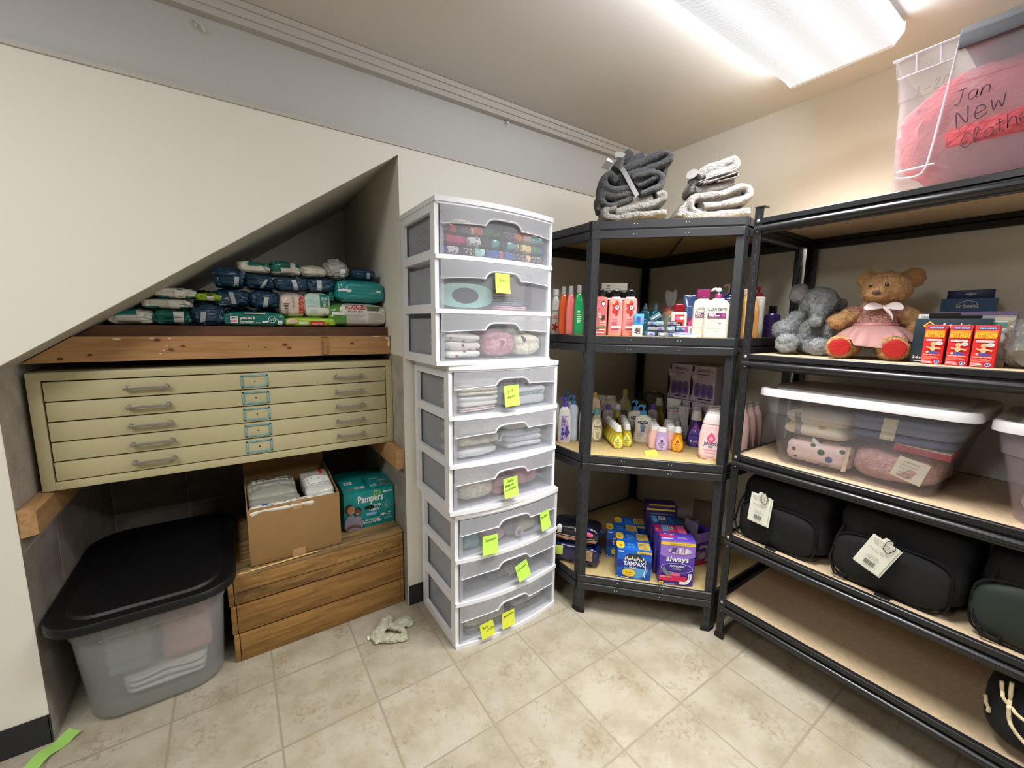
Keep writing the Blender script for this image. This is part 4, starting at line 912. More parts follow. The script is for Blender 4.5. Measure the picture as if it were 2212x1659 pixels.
def d_lime(P, w, h):
    P.rect(-w*.02, h*.12, w*.26, h*.58, T_red, 4, 1); P.text('SENSITIVE', w*.12, h*.22, .010, T_white, w=w*.24); P.ell(-w*.36, h*.55, w*.10, h*.25, film('pale_peach_print', (230, 196, 170))); P.text('60', w*.33, h*.2, .014, T_red, bold=.02); P.lines(-w*.24, h*.25, -w*.05, h*.6, 2, T_white, .5)
pack('low lime green wipe pack lying at the platform edge', .190, .384, PZ, 1.374, F_lime, 7, d=.09, y=1.985, deco=d_lime, e=.22, top=.35, amp=.004)
def d_hug(P, w, h):
    P.text('HUGGIES', -w*.06, h*.74, .030, T_red, w=w*.34, bold=.03); P.text('natural care', -w*.06, h*.62, .016, T_dk, w=w*.26); P.lines(w*.14, h*.70, w*.44, h*.90, 4, T_dk, .5, 3)
    P.rect(w*.12, h*.84, w*.46, h*.88, F_green, 4, 1); M_g = mat('print_pale_grey', (186, 188, 180), .6); P.lines(-w*.22, h*.10, w*.12, h*.56, 11, M_g, .4, 5); P.lines(w*.15, h*.10, w*.46, h*.62, 12, M_g, .4, 6)
    P.rect(-w*.45, h*.50, -w*.24, h*.60, T_white, 3, 1)
pack('white and green wipe pack with red lettering, rightmost on the platform', .366, .612, PZ, 1.441, F_white, 8, d=.16, y=1.985, mf=lambda c: F_green if c.x < -.062+.02*math.sin(c.z*60) else None, deco=d_hug, e=.25, top=.35, amp=.005, name='diaper_pack')
# second row
pack('white wipe pack with a teal base stripe, second in the left pile', -.262, -.128, 1.395, 1.434, F_white, 9, y=2.0, fz=.5, mf=lambda c: F_teal if c.z < .010 and abs(c.x) > .02 else None, tape=[(.022, .002, .030, .028, 0, T_white)])
pack('white wipe pack, topmost of the left pile under the slope', -.228, -.110, 1.436, 1.474, F_white, 10, y=2.0, fz=.5, mf=lambda c: F_teal if c.z < .008 and abs(c.x) > .018 else None, tape=[(.016, .002, .030, .028, 0, T_white), (.016, .030, .016, .003, 0, T_dk)], d=.15)
pack('lime green wipe pack perched on the crumpled navy one', -.108, -.028, 1.428, 1.462, F_lime, 11, y=2.01, tape=[(.006, .004, .022, .018, 0, T_white), (.004, .024, .018, .004, 0, T_dk)], fz=.4)
pack('dark grey pack in the shade behind the lime green one', -.125, -.060, 1.405, 1.482, F_dark, 12, y=2.24, d=.12)
pack('navy wipe pack in the middle row, left one with a long tab', -.050, .066, 1.409, 1.484, F_navy, 13, y=2.02, tape=[(.008, .005, .016, .055, -.2), (-.018, .004, .05, .008, 0)], amp=.012)
pack('navy wipe pack in the middle row, beside the tan one with red lettering', .070, .172, 1.409, 1.484, F_navy, 14, y=2.02, tape=[(0, .005, .017, .040, .15)], amp=.012)
F_tan = film('tan_white_film', (206, 190, 176), .4, .6)
def d_tan(P, w, h):
    P.text('HUGGIES', w*.24, h*.92, .026, T_red, w=h*.80, bold=.04, rot=-math.pi/2, al='L'); P.text('natural care', -w*.02, h*.86, .010, T_dk, w=h*.5, rot=-math.pi/2, al='L')
    P.lines(-w*.36, h*.12, -w*.12, h*.6, 7, T_dk, .35, 4); P.rect(-w*.45, h*.02, -w*.2, h*.10, F_green, 2, 1)
pack('tan-white pack standing on end with red sideways lettering', .176, .266, 1.377, 1.473, F_tan, 15, y=1.99, d=.12, deco=d_tan, e=.25, top=.35, amp=.005, name='diaper_pack')
def d_wt(P, w, h):
    P.rect(-w*.42, h*.42, w*.0, h*.92, T_mint, 3, 3); P.rect(w*.08, h*.40, w*.42, h*.94, F_teal, 3, 3); P.text('simply', w*.25, h*.70, .010, T_white, w=w*.24); P.text('water', w*.25, h*.60, .010, T_white, w=w*.2); P.ell(w*.26, h*.50, .005, .007, T_gold)
    P.lines(-w*.38, h*.48, -w*.05, h*.88, 8, T_white, .35, 4); P.ell(w*.28, h*.10, .008, .008, F_grey); P.lines(-w*.3, h*.12, w*.05, h*.32, 4, T_mint, .4)
pack('pale mint and white pack with a teal panel, standing beside the tan one', .270, .366, 1.377, 1.480, F_white, 16, y=1.99, d=.12, deco=d_wt, e=.2, top=.3, amp=.004, name='diaper_pack')
pack('narrow teal pack squeezed behind the pale mint one', .372, .398, 1.443, 1.500, F_teal, 17, y=2.03, d=.1)
def d_pam(P, w, h):
    for s, a in ((1, -w*.32), (-1, w*.40)):
        P.poly([(a-s*.004, h*.86), (a+s*.026, h*.50), (a-s*.004, h*.12), (a+s*.004, h*.5)], T_white)
    P.rect(-w*.46, h*.48, -w*.30, h*.56, T_white, 3, 1)
pack('big teal diaper pack with white arrow corners, above the white and green one', .402, .612, 1.443, 1.550, F_pteal, 18, y=1.99, d=.2, deco=d_pam, e=.25, top=.4, amp=.006, name='diaper_pack')
# third row
pack('navy wipe pack at the left end of the upper navy row', -.050, .058, 1.486, 1.566, F_navy, 19, y=2.02, tape=[(.020, .006, .016, .038, .15)], amp=.013, d=.15)
pack('navy wipe pack, second in the upper navy row, with a slanting tab', .062, .162, 1.486, 1.548, F_navy, 20, y=2.02, tape=[(.0, .006, .012, .036, .6)], amp=.012)
pack('wide navy wipe pack, third in the upper navy row', .166, .280, 1.486, 1.542, F_navy, 21, y=2.0, tape=[(.016, .004, .017, .040, -.25)], amp=.010)
pack('navy wipe pack, fourth in the upper navy row, above the mint one', .284, .398, 1.486, 1.546, F_navy, 22, y=2.0, tape=[(-.012, .002, .020, .048, 0)], amp=.010)
# top row
pack('white pack with teal top, leftmost of the highest row', .036, .146, 1.552, 1.598, F_white, 23, y=2.02, mf=lambda c: F_dteal if c.x > -.005 and c.z > .026 else None, amp=.008, d=.16)
pack('teal and white pack, second in the highest row', .150, .258, 1.549, 1.608, F_white, 24, y=2.02, mf=lambda c: F_dteal if (c.x < .0-(.03-c.z)*.9 or (c.x > .038 and c.z > .035)) and c.z > .012 else None, amp=.008, d=.16)
pack('smooth cream-white pack, third in the highest row', .262, .362, 1.549, 1.600, F_cream, 25, y=2.02, amp=.006, d=.16, e=.5, top=.7)
pack('tall crumpled grey-white pack with a tape strip, in the highest row', .366, .462, 1.549, 1.636, F_grey, 26, y=2.03, tape=[(.020, .012, .020, .034, 0, T_white), (.018, .048, .022, .003, 0, T_dk)], amp=.014, d=.14, e=.5, top=.8)
pack('small navy pack on top of the big teal diaper pack', .474, .580, 1.553, 1.606, F_navy, 27, y=2.03, tape=[(.022, .008, .014, .026, 0)], amp=.008, d=.14)
# ================================================================ cartons on the crates
M_card = mat('corrugated_cardboard', (146, 114, 72), .8, bump=.08, bscale=120, var=.03, vscale=20); M_cardin = mat('cardboard_inside', (150, 112, 72), .85)
t = thing('cardboard_box', 'open brown cardboard box of wipe packs standing on the wooden crates', 'box', (.169, 1.845, .3722))
w, d, h, th = .172, .40, .243, .004
for nm, a in (('box_wall', (-w, w, 0, th, 0, h)), ('box_wall', (-w, w, d-th, d, 0, h+.03)), ('box_bottom', (-w, w, 0, d, 0, .004))):
    b = MB(); b.rbox(*a, M_card, .001)
    if nm == 'box_wall' and a[2] == 0:
        P = Print(b, plane((0, 0, 0), (1, 0, 0), (0, 0, 1), (0, -1, 0))); P.rect(-.022, .0, .026, .032, mat('clear_tape', (178, 140, 98), .25)); P.rect(-.012, .206, .022, h-.001, mat('clear_tape', (178, 140, 98), .25))
    b.build(nm, t)
for s in (-1, 1):
    b = MB(); x0, x1 = (-w, -w+th) if s < 0 else (w-th, w)
    b.prism([(th, .004), (d-th, .004), (d-th, h+.028), (.22, h+.03), (.12, h+.012), (th, h)], x0, x1, M_card, lambda a, c, e: (e, a, c)); b.build('box_wall', t)
b = MB(); b.rbox(-w, w, d, d+th, h-.01, h+.11, M_cardin, .001); b.build('box_flap', t)
F_clear = film('grey_clear_film', (150, 152, 140), .2, .7); F_cl2 = film('pale_clear_film', (196, 196, 190), .2, .7)
def ipk(label, x, y, z, w, d, h, m, seed, rx=0, rz=0, deco=None, **k):
    t = thing('wipes_pack', label, 'pack', (x, y, z), rz, 'wipe packs in the cardboard box', rx=rx)
    b = soft(w, d, h, m, seed=seed, e=.22, top=.35, amp=.006, fr=22, na=52, nz=12, **k); b.build('wrapper', t)
    if deco: c = MB(); deco(Print(c, projsurf(b, (0, 0, .4), (1, 0, 0), (0, 1, 0), (0, 0, -1)))); c.build('label', t)
def dk1(P):
    P.rect(-.07, .02, .09, .055, T_white, 6, 2); P.text('HONEST wipes', .01, .030, .020, T_dk, w=.13, bold=.02); P.rect(-.085, -.035, .09, -.004, F_grey, 6, 2); P.lines(-.05, -.028, .04, -.010, 2, T_dk, .4)
ipk('grey-clear pack with dark lettering at the back left inside the cardboard box', .095, 2.03, .575, .185, .19, .075, F_clear, 31, rx=.10, deco=dk1)
ipk('grey-clear pack at the left front inside the cardboard box', .100, 1.915, .545, .19, .10, .070, F_clear, 36, rx=.2)
def dk2(P): P.rect(-.045, -.06, .05, .02, T_white, 3, 3); P.lines(-.04, -.055, .045, .015, 9, T_dk, .35, 3); P.rect(.020, .03, .034, .085, T_red, 1, 3); P.rect(-.05, .02, .05, .06, F_grey, 3, 2)
ipk('white pack with dark print at the right inside the cardboard box', .270, 1.99, .578, .115, .22, .075, F_cl2, 32, rx=.12, deco=dk2)
def dk3(P):
    P.lines(-.06, -.015, -.02, .015, 4, T_dk, .35, 3); M_bl = mat('print_blue', (44, 80, 160), .5); P.rect(.0, -.012, .012, .012, M_bl); P.rect(-.075, .006, -.05, .018, M_bl); P.text('Baby', .03, -.008, .018, T_dk, w=.022, rot=1.2); P.lines(.05, -.012, .1, .012, 3, mat('print_tan', (180, 150, 110), .6), .4, 6)
ipk('flat white wipe pack along the front edge inside the cardboard box', .125, 1.872, .575, .24, .042, .040, F_white, 33, rx=.35, deco=dk3)
ipk('small white pack at the right front inside the cardboard box', .287, 1.876, .570, .08, .045, .040, F_white, 34, rx=.2)
b = None
# teal diaper carton
M_pt = mat('teal_carton', (22, 140, 140), .45, var=.02); T_y = mat('print_yellow_green', (196, 206, 60), .5)
t = thing('diaper_carton', 'teal diaper wipes carton with two smiling faces, on the right end of the crates', 'box', (.492, 1.936, .3722), -.03)
w, d, h = .117, .30, .186; b = MB(); b.rbox(-w, w, 0, d, 0, h, M_pt, .0015)
P = Print(b, plane((0, 0, 0), (1, 0, 0), (0, 0, 1), (0, -1, 0))); L = lambda u, v: (-w+(u-1370)/680*2*w, (960-v+(u-1370)*.0)/470*h)
P.text('Pampers', .006, .128, .050, T_white, w=.118, bold=.025)
hp = [(.028, .152), (.022, .166), (.027, .176), (.034, .174), (.037, .170), (.042, .176), (.050, .175), (.051, .165), (.045, .154), (.036, .148), (.031, .149)]
P.stroke(hp, .004, T_y); P.l += 1; P.stroke([(.033, .158), (.036, .163), (.041, .160)], .003, T_y); P.l += 1
P.rect(.066, .162, .108, .169, T_white); P.text('WIPES', .087, .1635, .006, M_pt, w=.03)
P.text('complete', .020, .100, .022, T_white, w=.068, bold=.01); P.text('clean', .020, .080, .024, T_white, w=.046, bold=.02)
M_slot2 = mat('hand_hole', (8, 40, 42), .9); P.ell(-.002, .100, .022, .0095, M_slot2, 24, .5)
P.ell(.008, .066, .026, .008, mat('print_sky', (110, 170, 214), .5), 24, .4); P.text('Unscented', .008, .063, .010, T_white, w=.038)
P.ring(.078, .098, .018, .018, .001, T_mint); P.lines(.070, .088, .088, .108, 4, T_mint, .4)
P.text('864', .062, .046, .020, T_white, w=.024, bold=.03); P.lines(.078, .045, .10, .052, 2, T_white, .4); P.ell(.092, .058, .006, .004, T_white, 10); P.lines(.066, .028, .105, .037, 2, T_mint, .4)
P.text('DO NOT FLUSH', -.008, .034, .013, T_white, w=.068, bold=.01); P.text('NE PAS JETER', -.004, .022, .012, T_white, w=.060, bold=.01)
P.ring(.040, .032, .0125, .0125, .0018, T_white); P.ell(.037, .036, .003, .003, T_white, 10); P.rect(.034, .026, .039, .034, T_white); P.rect(.042, .025, .047, .033, T_white); P.stroke([(.031, .041), (.049, .023)], .0016, T_white); P.l += 1
sk, sk2, hr, sh = mat('print_skin', (176, 116, 80), .6), mat('print_skin_dark', (120, 72, 50), .6), mat('print_hair', (48, 34, 28), .7), mat('print_shirt', (138, 136, 156), .6)
P.blob(-.088, .030, lambda a: (.030*math.cos(a), .052*math.sin(a) if math.sin(a) > 0 else .030*math.sin(a)), sh, 24); P.blob(-.056, .030, lambda a: (.022*math.cos(a), .042*math.sin(a) if math.sin(a) > 0 else .030*math.sin(a)), sh, 24)
P.ell(-.094, .114, .020, .020, hr); P.ell(-.086, .106, .017, .021, sk); P.ell(-.056, .100, .015, .014, hr); P.ell(-.058, .090, .012, .015, sk2)
P.stroke([(-.092, .097), (-.084, .094), (-.078, .098)], .0022, T_white); P.l += 1; P.stroke([(-.064, .085), (-.058, .082), (-.053, .086)], .0018, T_white); P.l += 1
for ex, ez in ((-.091, .109), (-.079, .109), (-.063, .093), (-.054, .093)): P.ell(ex, ez, .0016, .0012, hr, 8); P.l -= 1
P.l += 1; P.stroke([(-.112, .012), (-.09, .026), (-.06, .022), (-.045, .014)], .012, sk2); P.l += 1
b.build('carton', t)
for (x0, x1, y0, y1, rx_, sd) in ((-w+.001, -.006, .0, .14, -.16, 1), (.010, w-.001, .012, .16, -.10, 2)):
    b = MB(); b.rbox(x0, x1, 0, y1-y0, 0, .002, M_pt, .0008); P = Print(b, plane((0, 0, .002), (1, 0, 0), (0, 1, 0), (0, 0, 1)))
    if sd == 1: P.rect(x0+.02, .085, x0+.055, .115, T_white); P.bars(x0+.022, .088, x0+.053, .112, T_dk, 10); P.text('864', x0+.03, .022, .026, T_red, w=.034); P.rect(x0+.055, .024, x0+.10, .044, T_white); P.bars(x0+.057, .026, x0+.095, .042, T_dk, 12)
    else: P.rect(x0+.004, .018, x0+.034, .040, T_white); P.bars(x0+.006, .020, x0+.032, .038, T_dk, 9); P.ell(x0+.070, .030, .032, .012, sk2); P.ell(x0+.062, .026, .016, .007, sh); P.text('Pampers', x0+.04, .10, .02, T_white, w=.05); P.lines(x0+.05, .06, x0+.09, .085, 3, T_mint, .4)
    o = b.build('box_flap', t, loc=(0, y0+.0, h+.0015+(y1-y0)*math.sin(-rx_)*.0)); o.rotation_euler = (-rx_*.55, 0, 0)
# ================================================================ storage totes
def rrect(hx, hy, r, n=6, cx=0, cy=0):
    out = []
    for q, (sx, sy) in enumerate(((1, 1), (-1, 1), (-1, -1), (1, -1))):
        for i in range(n+1):
            a = math.pi/2*q+math.pi/2*i/n; out.append((cx+sx*(hx-r)+r*math.cos(a), cy+sy*(hy-r)+r*math.sin(a)))
    return out
def tote(name, label, loc, rz, top, bot, h, r, m, lidm=None, lid_over=.012, step=.72, shift=0, lidh=.022, group=None, ribs=True, th=.0022):
    t = thing(name, label, 'storage tote', loc, rz, group); (tx, ty), (bx, by) = top, bot
    def ring(k, z, dr=0):
        hx, hy = bx+(tx-bx)*k-dr, by+(ty-by)*k-dr; return [Vector((x, y+shift*k, z)) for x, y in rrect(hx, hy, max(r-dr, .01))]
    ks = [(0, .0, .010), (0, .010, 0), (step, h*step, 0), (step, h*step+.004, -.006), (1, h-.012, -.002), (1, h-.010, -.009), (1, h, -.009)]
    rings = [ring(k, z, dr) for k, z, dr in ks]; rings += [ring(1, h, 0), ring(1, h-.012, th-.001), ring(step, h*step+.004, th-.005), ring(step, h*step, th), ring(0, .014, th), ring(0, .004, .014)]
    b = MB(); b.loft(rings, m, True); b.build('body', t)
    if lidm:
        L = lambda z, o, : [Vector((x, y+shift, z)) for x, y in rrect(tx+o, ty+o, r+o*.5)]
        o = lid_over; lb = MB(); lb.loft([L(h-.012, o-.003), L(h-.012, o), L(h+lidh*.45, o), L(h+lidh*.75, o-.004), L(h+lidh*.8, o-.014), L(h+lidh*.55, o-.028), L(h+lidh*.55, o-.045), L(h+lidh*.9, o-.052), L(h+lidh*.9, o-.09)], lidm, True); lb.build('lid', t)
    return t
M_frost = mat('frosted_tote_plastic', (206, 208, 208), .3, alpha=.27); M_bl_lid = mat('black_lid_plastic', (9, 9, 11), .5)
tb = tote('storage_tote', 'large frosted tote with a black lid on the alcove floor', (-.306, 2.045, 0), 0, (.212, .325), (.190, .290), .398, .100, M_frost, M_bl_lid, lid_over=.042, step=.80)
b = MB(); b.tube([(-.12+.24*i/12, -.318+.004*abs(i-6)/6, .318+.008*(1-((i-6)/6)**4)) for i in range(13)], .002, M_lip, 6); b.build('moulded_grip', tb)
def inside(name, label, cat, loc, size, m, seed, group=None, rz=0, **k):
    b = soft(*size, m, seed=seed, **k); return tag(b.build(name, loc=loc, rz=rz), label, cat, group)
inside('bagged_garment', 'crumpled white bagged clothing at the bottom of the black-lidded tote', 'garment', (-.29, 1.94, .016), (.24, .24, .075), film('white_poly', (226, 226, 220), .3, .9, 30), 101, 'bagged clothing in the black-lidded tote', layers=3, amp=.010, groove=.16)
inside('bagged_garment', 'sage green bagged clothing at the left in the black-lidded tote', 'garment', (-.385, 1.945, .095), (.13, .24, .20), film('sage_poly', (128, 150, 134), .3, .9, 26), 102, 'bagged clothing in the black-lidded tote', layers=4, amp=.010, groove=.12)
inside('folded_blanket', 'dusty pink folded blanket at the right in the black-lidded tote', 'blanket', (-.222, 1.95, .095), (.15, .25, .20), fabric('dusty_pink_cotton', (214, 150, 150)), 103, layers=2, amp=.008)
inside('bagged_garment', 'pale lilac bagged clothing at the back of the black-lidded tote', 'garment', (-.30, 2.20, .016), (.27, .17, .25), film('lilac_poly', (170, 160, 172), .35, .8, 26), 104, 'bagged clothing in the black-lidded tote', layers=3, amp=.012)
# ================================================================ floor items
M_sage = plush('sage_plush', (188, 188, 164), 160)
def cloth_heap():
    V, Fc = blobmesh([((-.045, -.015, .010), (.030, .045, .012), (0, 0, .3)), ((.000, -.055, .013), (.055, .024, .014), (0, 0, -.45)), ((.045, -.075, .011), (.030, .020, .011), (0, 0, -.5)), ((.000, .050, .012), (.048, .026, .013), (0, 0, .75)), ((-.020, .015, .018), (.035, .022, .014), (0, 0, .2)),
        ((.065, .012, .014), (.048, .030, .013), (0, 0, .35)), ((.100, .000, .008), (.024, .018, .008), (0, 0, .6)), ((.020, -.005, .020), (.032, .012, .016), (0, 0, -.9)), ((.050, -.030, .018), (.012, .040, .012), (0, 0, .5)), ((.015, .020, .022), (.010, .030, .012), (0, 0, -.3)), ((.085, .030, .014), (.030, .007, .009), (0, 0, -.55)), ((-.050, -.040, .010), (.018, .018, .010), (0, 0, 0))], .0035, 3, .004, 60, 1)
    b = MB(); V = [Vector((v.x, v.y, max(v.z, .0005))) for v in V]; b.add(V, Fc, M_sage, True); return b
t = thing('plush_cloth', 'crumpled sage green plush comforter cloth on the tile floor by the crates', 'cloth', (.478, 1.655, 0), -.10)
b = cloth_heap(); fuzz(b, 5000, .003, .0006, M_sage, 3); b.build('cloth', t)
b = MB(); b.rbox(-.086, -.062, -.012, .010, .003, .0042, T_white, .0004); b.build('care_tag', t)
b = MB(); vs = []; fs = []
for j in range(9):
    for i in range(3):
        u = j/8; vs.append((-.024+.048*i/2-.010*math.sin(u*3), -.062+.124*u, .0012+.010*math.sin(u*math.pi*1.5)**2*(1 if i != 1 else .7)+.018*max(0, u-.75)))
n0 = len(vs); vs += [(x, y, z+.0006) for x, y, z in vs]
for j in range(8):
    for i in range(2): q = j*3+i; fs += [(q, q+1, q+4, q+3), (n0+q, n0+q+3, n0+q+4, n0+q+1)]
    fs += [(j*3, j*3+3, n0+j*3+3, n0+j*3), (j*3+2, n0+j*3+2, n0+j*3+5, j*3+5)]
fs += [(0, n0, n0+1, 1), (1, n0+1, n0+2, 2), (24, 25, n0+25, n0+24), (25, 26, n0+26, n0+25)]
b.add(vs, fs, mat('green_note_paper', (150, 196, 96), .7), True); o = b.build('paper_note', loc=(-.560, 1.722, 0), rz=-.75); tag(o, 'curled green sticky note lying on the floor by the left baseboard', 'sticky note')
# ================================================================ bottles, tubes, cartons on the corner unit
def bottle(name, label, loc, rz, w, d, h, m, prof=None, e=.6, caps=(), deco=None, cat='bottle', group=None, pump=None, at='front', lean=0.0, nring=40):
    """prof: (height fraction, width scale, depth scale) of the body"""
    prof = prof or [(0, .90, .85), (.03, 1, 1), (.80, 1, 1), (.92, .8, .85), (1, .45, .5)]
    x, y, z = loc
    if at == 'front': x -= math.sin(rz)*d/2; y += math.cos(rz)*d/2
    t = thing(name, label, cat, (x, y, z), rz, group)
    P0 = []                                   # smooth the profile
    for i in range(len(prof)-1):
        a, b_ = prof[i], prof[i+1]; n = 4 if (b_[0]-a[0]) > .05 else 2
        for k in range(n):
            s = k/n; s2 = s*s*(3-2*s) if i not in (0,) else s; P0.append((a[0]+(b_[0]-a[0])*s, a[1]+(b_[1]-a[1])*s2, a[2]+(b_[2]-a[2])*s2))
    P0.append(prof[-1])
    def WD(zz):
        f = max(0, min(1, zz/h))
        for i in range(len(P0)-1):
            if P0[i][0] <= f <= P0[i+1][0]:
                s = (f-P0[i][0])/max(1e-6, P0[i+1][0]-P0[i][0]); return (P0[i][1]+(P0[i+1][1]-P0[i][1])*s)*w/2, (P0[i][2]+(P0[i+1][2]-P0[i][2])*s)*d/2
        return P0[-1][1]*w/2, P0[-1][2]*d/2
    b = MB(); b.loft([[Vector((sw*w/2*ss(math.cos(2*math.pi*j/nring), e), sd*d/2*ss(math.sin(2*math.pi*j/nring), e), f*h)) for j in range(nring)] for f, sw, sd in P0], m, True); b.build('body', t)
    def surf(a, c, off=0):
        W_, D_ = WD(c); k = min(.985, abs(a)/max(W_, 1e-5)); return Vector((a, -D_*(max(0, 1-k**(2/e)))**(e/2)-off, c))
    if deco: c = MB(); deco(Print(c, surf), w, h); c.build('label', t)
    zc = h
    for k_, cp in enumerate(caps):            # (kind, width, depth, height, material, [top scale])
        kind, cw, cd, ch, cm = cp[:5]; ts = cp[5] if len(cp) > 5 else .94; c = MB(); ce = {'oval': .7, 'round': 1, 'box': .4}[kind]
        c.loft([[Vector((s_*cw/2*ss(math.cos(2*math.pi*j/28), ce), s_*cd/2*ss(math.sin(2*math.pi*j/28), ce), zc+q)) for j in range(28)] for q, s_ in ((-.001, .98), (.001, 1), (ch*.85, (1+ts)/2*.5+ts*.5), (ch*.95, ts), (ch, ts*.9))], cm, True)
        if ch > .012 and kind != 'box' and k_ == 0: c.tube([(cw/2*1.0*math.cos(2*math.pi*j/20), cd/2*1.0*math.sin(2*math.pi*j/20), zc+.003) for j in range(20)], .0006, cm, 4, closed=True)
        c.build('cap' if k_ == 0 else 'cap_top', t); zc += ch
    if pump:                                  # (radius, stem height, nozzle length, collar material, head material)
        r_, sh_, nl, cm, hm = pump; c = MB(); c.lathe([(r_, 0), (r_, .016), (r_*.8, .019), (r_*.45, .020)], cm, 18, c=(0, 0, zc)); c.build('pump_collar', t)
        c = MB(); c.lathe([(.0035, .018), (.0035, .018+sh_), (.009, .019+sh_), (.0095, .030+sh_), (.006, .033+sh_)], hm, 16, c=(0, 0, zc)); zz = zc+.027+sh_
        c.tube([(0, 0, zz), (-nl*.6, -.002, zz+.002), (-nl*.92, -.003, zz-.001), (-nl, -.003, zz-.008)], [.0055, .005, .0042, .0034], hm, 8); c.build('pump_head', t)
    return t
def carton(name, label, loc, rz, w, d, h, m, deco=None, top=None, side=None, at='front', cat='box', group=None, rx=0.0, lid=None):
    x, y, z = loc
    if at == 'left': x += math.cos(rz)*w/2; y += math.sin(rz)*w/2
    t = thing(name, label, cat, (x, y, z), rz, group, rx=rx); b = MB(); b.rbox(-w/2, w/2, 0, d, 0, h, m, .0012)
    if deco: deco(Print(b, plane((0, 0, 0), (1, 0, 0), (0, 0, 1), (0, -1, 0))), w, h)
    if top: top(Print(b, plane((0, 0, h), (1, 0, 0), (0, 1, 0), (0, 0, 1))), w, d)
    if side: side(Print(b, plane((-w/2, d, 0), (0, -1, 0), (0, 0, 1), (-1, 0, 0))), d, h)
    b.build('carton', t); return t
def gl(name, col, a=1.0, rough=.12): return mat(name, col, rough, coat=.4, alpha=a)
B_blk = gl('cap_black', (16, 16, 18)); B_wht = gl('bottle_white', (232, 230, 226), rough=.25); B_cap = gl('cap_white', (230, 230, 232), rough=.3); B_clr = gl('cap_clear', (214, 216, 218), .35)
B_pink = gl('bottle_coral_pink', (234, 138, 134), rough=.22); B_mag = gl('cap_magenta', (126, 36, 84), rough=.2); B_navy = gl('bottle_navy', (22, 24, 70)); B_red = gl('cap_red', (140, 22, 34)); T_purp = mat('print_purple', (96, 70, 150), .5); T_plum = mat('print_plum', (96, 28, 76), .5)
T_grn = mat('print_green', (60, 120, 50), .5); T_blue = mat('print_blue', (44, 80, 160), .5); T_gry = mat('print_midgrey', (120, 120, 124), .6); T_crm = mat('print_cream', (230, 222, 196), .6); T_org = mat('print_orange', (224, 130, 50), .5); T_pk = mat('print_pink', (226, 96, 140), .5)
Z2 = 1.3148; G2 = 'toiletries on the corner unit upper shelf'
def d_txtlines(m, a=.3, z0=.1, z1=.5, n=6): return lambda P, w, h: P.lines(-w*a, h*z0, w*a, h*z1, n, m, .4, 3)
slim = [(0, .8, .8), (.03, 1, 1), (.55, 1, 1), (.80, .86, .9), (.93, .62, .7), (1, .45, .5)]
bottle('squeeze_tube', 'white tube with a grey emblem at the left end of the upper corner shelf', (1.306, 1.556, Z2), -.70, .036, .034, .185, B_wht, e=.7, caps=[('round', .030, .030, .030, B_wht)], deco=lambda P, w, h: (P.ring(0, h*.80, .008, .010, .0012, T_gry), P.text('Reviver', 0, h*.58, .014, T_dk, w=w*.7), P.lines(-w*.3, h*.40, w*.3, h*.52, 3, T_red, .4), P.blob(0, h*.18, lambda a: (.012*(1+.4*math.cos(5*a))*math.cos(a), .018*(1+.4*math.cos(5*a))*math.sin(a)), T_red, 30)), cat='tube')
bottle('body_wash_bottle', 'orange body wash bottle with a clear cap beside the tower', (1.272, 1.460, Z2), -.72, .046, .036, .185, gl('amber_orange', (196, 84, 40), .92), slim, caps=[('round', .022, .022, .034, B_clr)], group='clear-capped body wash bottles')
bottle('body_wash_bottle', 'pink body wash bottle with a clear cap beside the orange one', (1.280, 1.420, Z2), -.74, .043, .036, .185, gl('rosy_pink', (212, 110, 108), .92), slim, caps=[('round', .022, .022, .034, B_clr)], group='clear-capped body wash bottles')
bottle('body_wash_bottle', 'green body wash bottle with a clear cap behind the left post', (1.292, 1.380, Z2), -.76, .042, .036, .187, gl('emerald_green', (34, 146, 84), .92), slim, caps=[('round', .022, .022, .034, B_clr)], group='clear-capped body wash bottles', deco=lambda P, w, h: P.lines(-w*.1, h*.3, w*.35, h*.6, 7, T_crm, .4, 3))
box_prof = [(0, .94, .9), (.02, 1, 1), (.90, 1, 1), (.955, .92, .9), (.97, .42, .5), (1, .42, .5)]
def d_rose(P, w, h):
    P.ell(w*.22, h*.80, .009, .011, T_dk); P.ell(w*.22, h*.79, .0065, .008, T_white, p=1.3); P.ell(-w*.26, h*.68, .009, .011, B_pink); P.ell(-w*.1, h*.72, .008, .010, T_pk); P.text('0%', w*.0, h*.52, .012, T_white); P.lines(-w*.05, h*.44, w*.15, h*.50, 3, T_white, .5)
    P.rect(w*.16, h*.40, w*.34, h*.50, T_dk); P.text('rose hips', w*.24, h*.32, .009, T_white, w=w*.4); P.text('shampoo', w*.24, h*.26, .009, T_white, w=w*.4); P.rect(-w*.12, h*.19, w*.40, h*.225, T_grn, 4, 1); P.lines(-w*.0, h*.14, w*.4, h*.18, 1, T_white, .5); P.rect(-w*.22, h*.055, -w*.12, h*.09, T_white); P.lines(-w*.05, h*.06, w*.35, h*.085, 1, T_white, .6)
bottle('shampoo_bottle', 'clear rose-pink square shampoo bottle with a black cap right of the post', (1.352, 1.308, Z2), -.78, .066, .038, .175, gl('clear_rose', (196, 112, 108), .90), box_prof, e=.35, caps=[('round', .030, .030, .027, B_blk)], deco=d_rose)
tall = [(0, .92, .9), (.02, 1, 1), (.84, 1, 1), (.93, .93, .92), (.985, .62, .75), (1, .5, .6)]
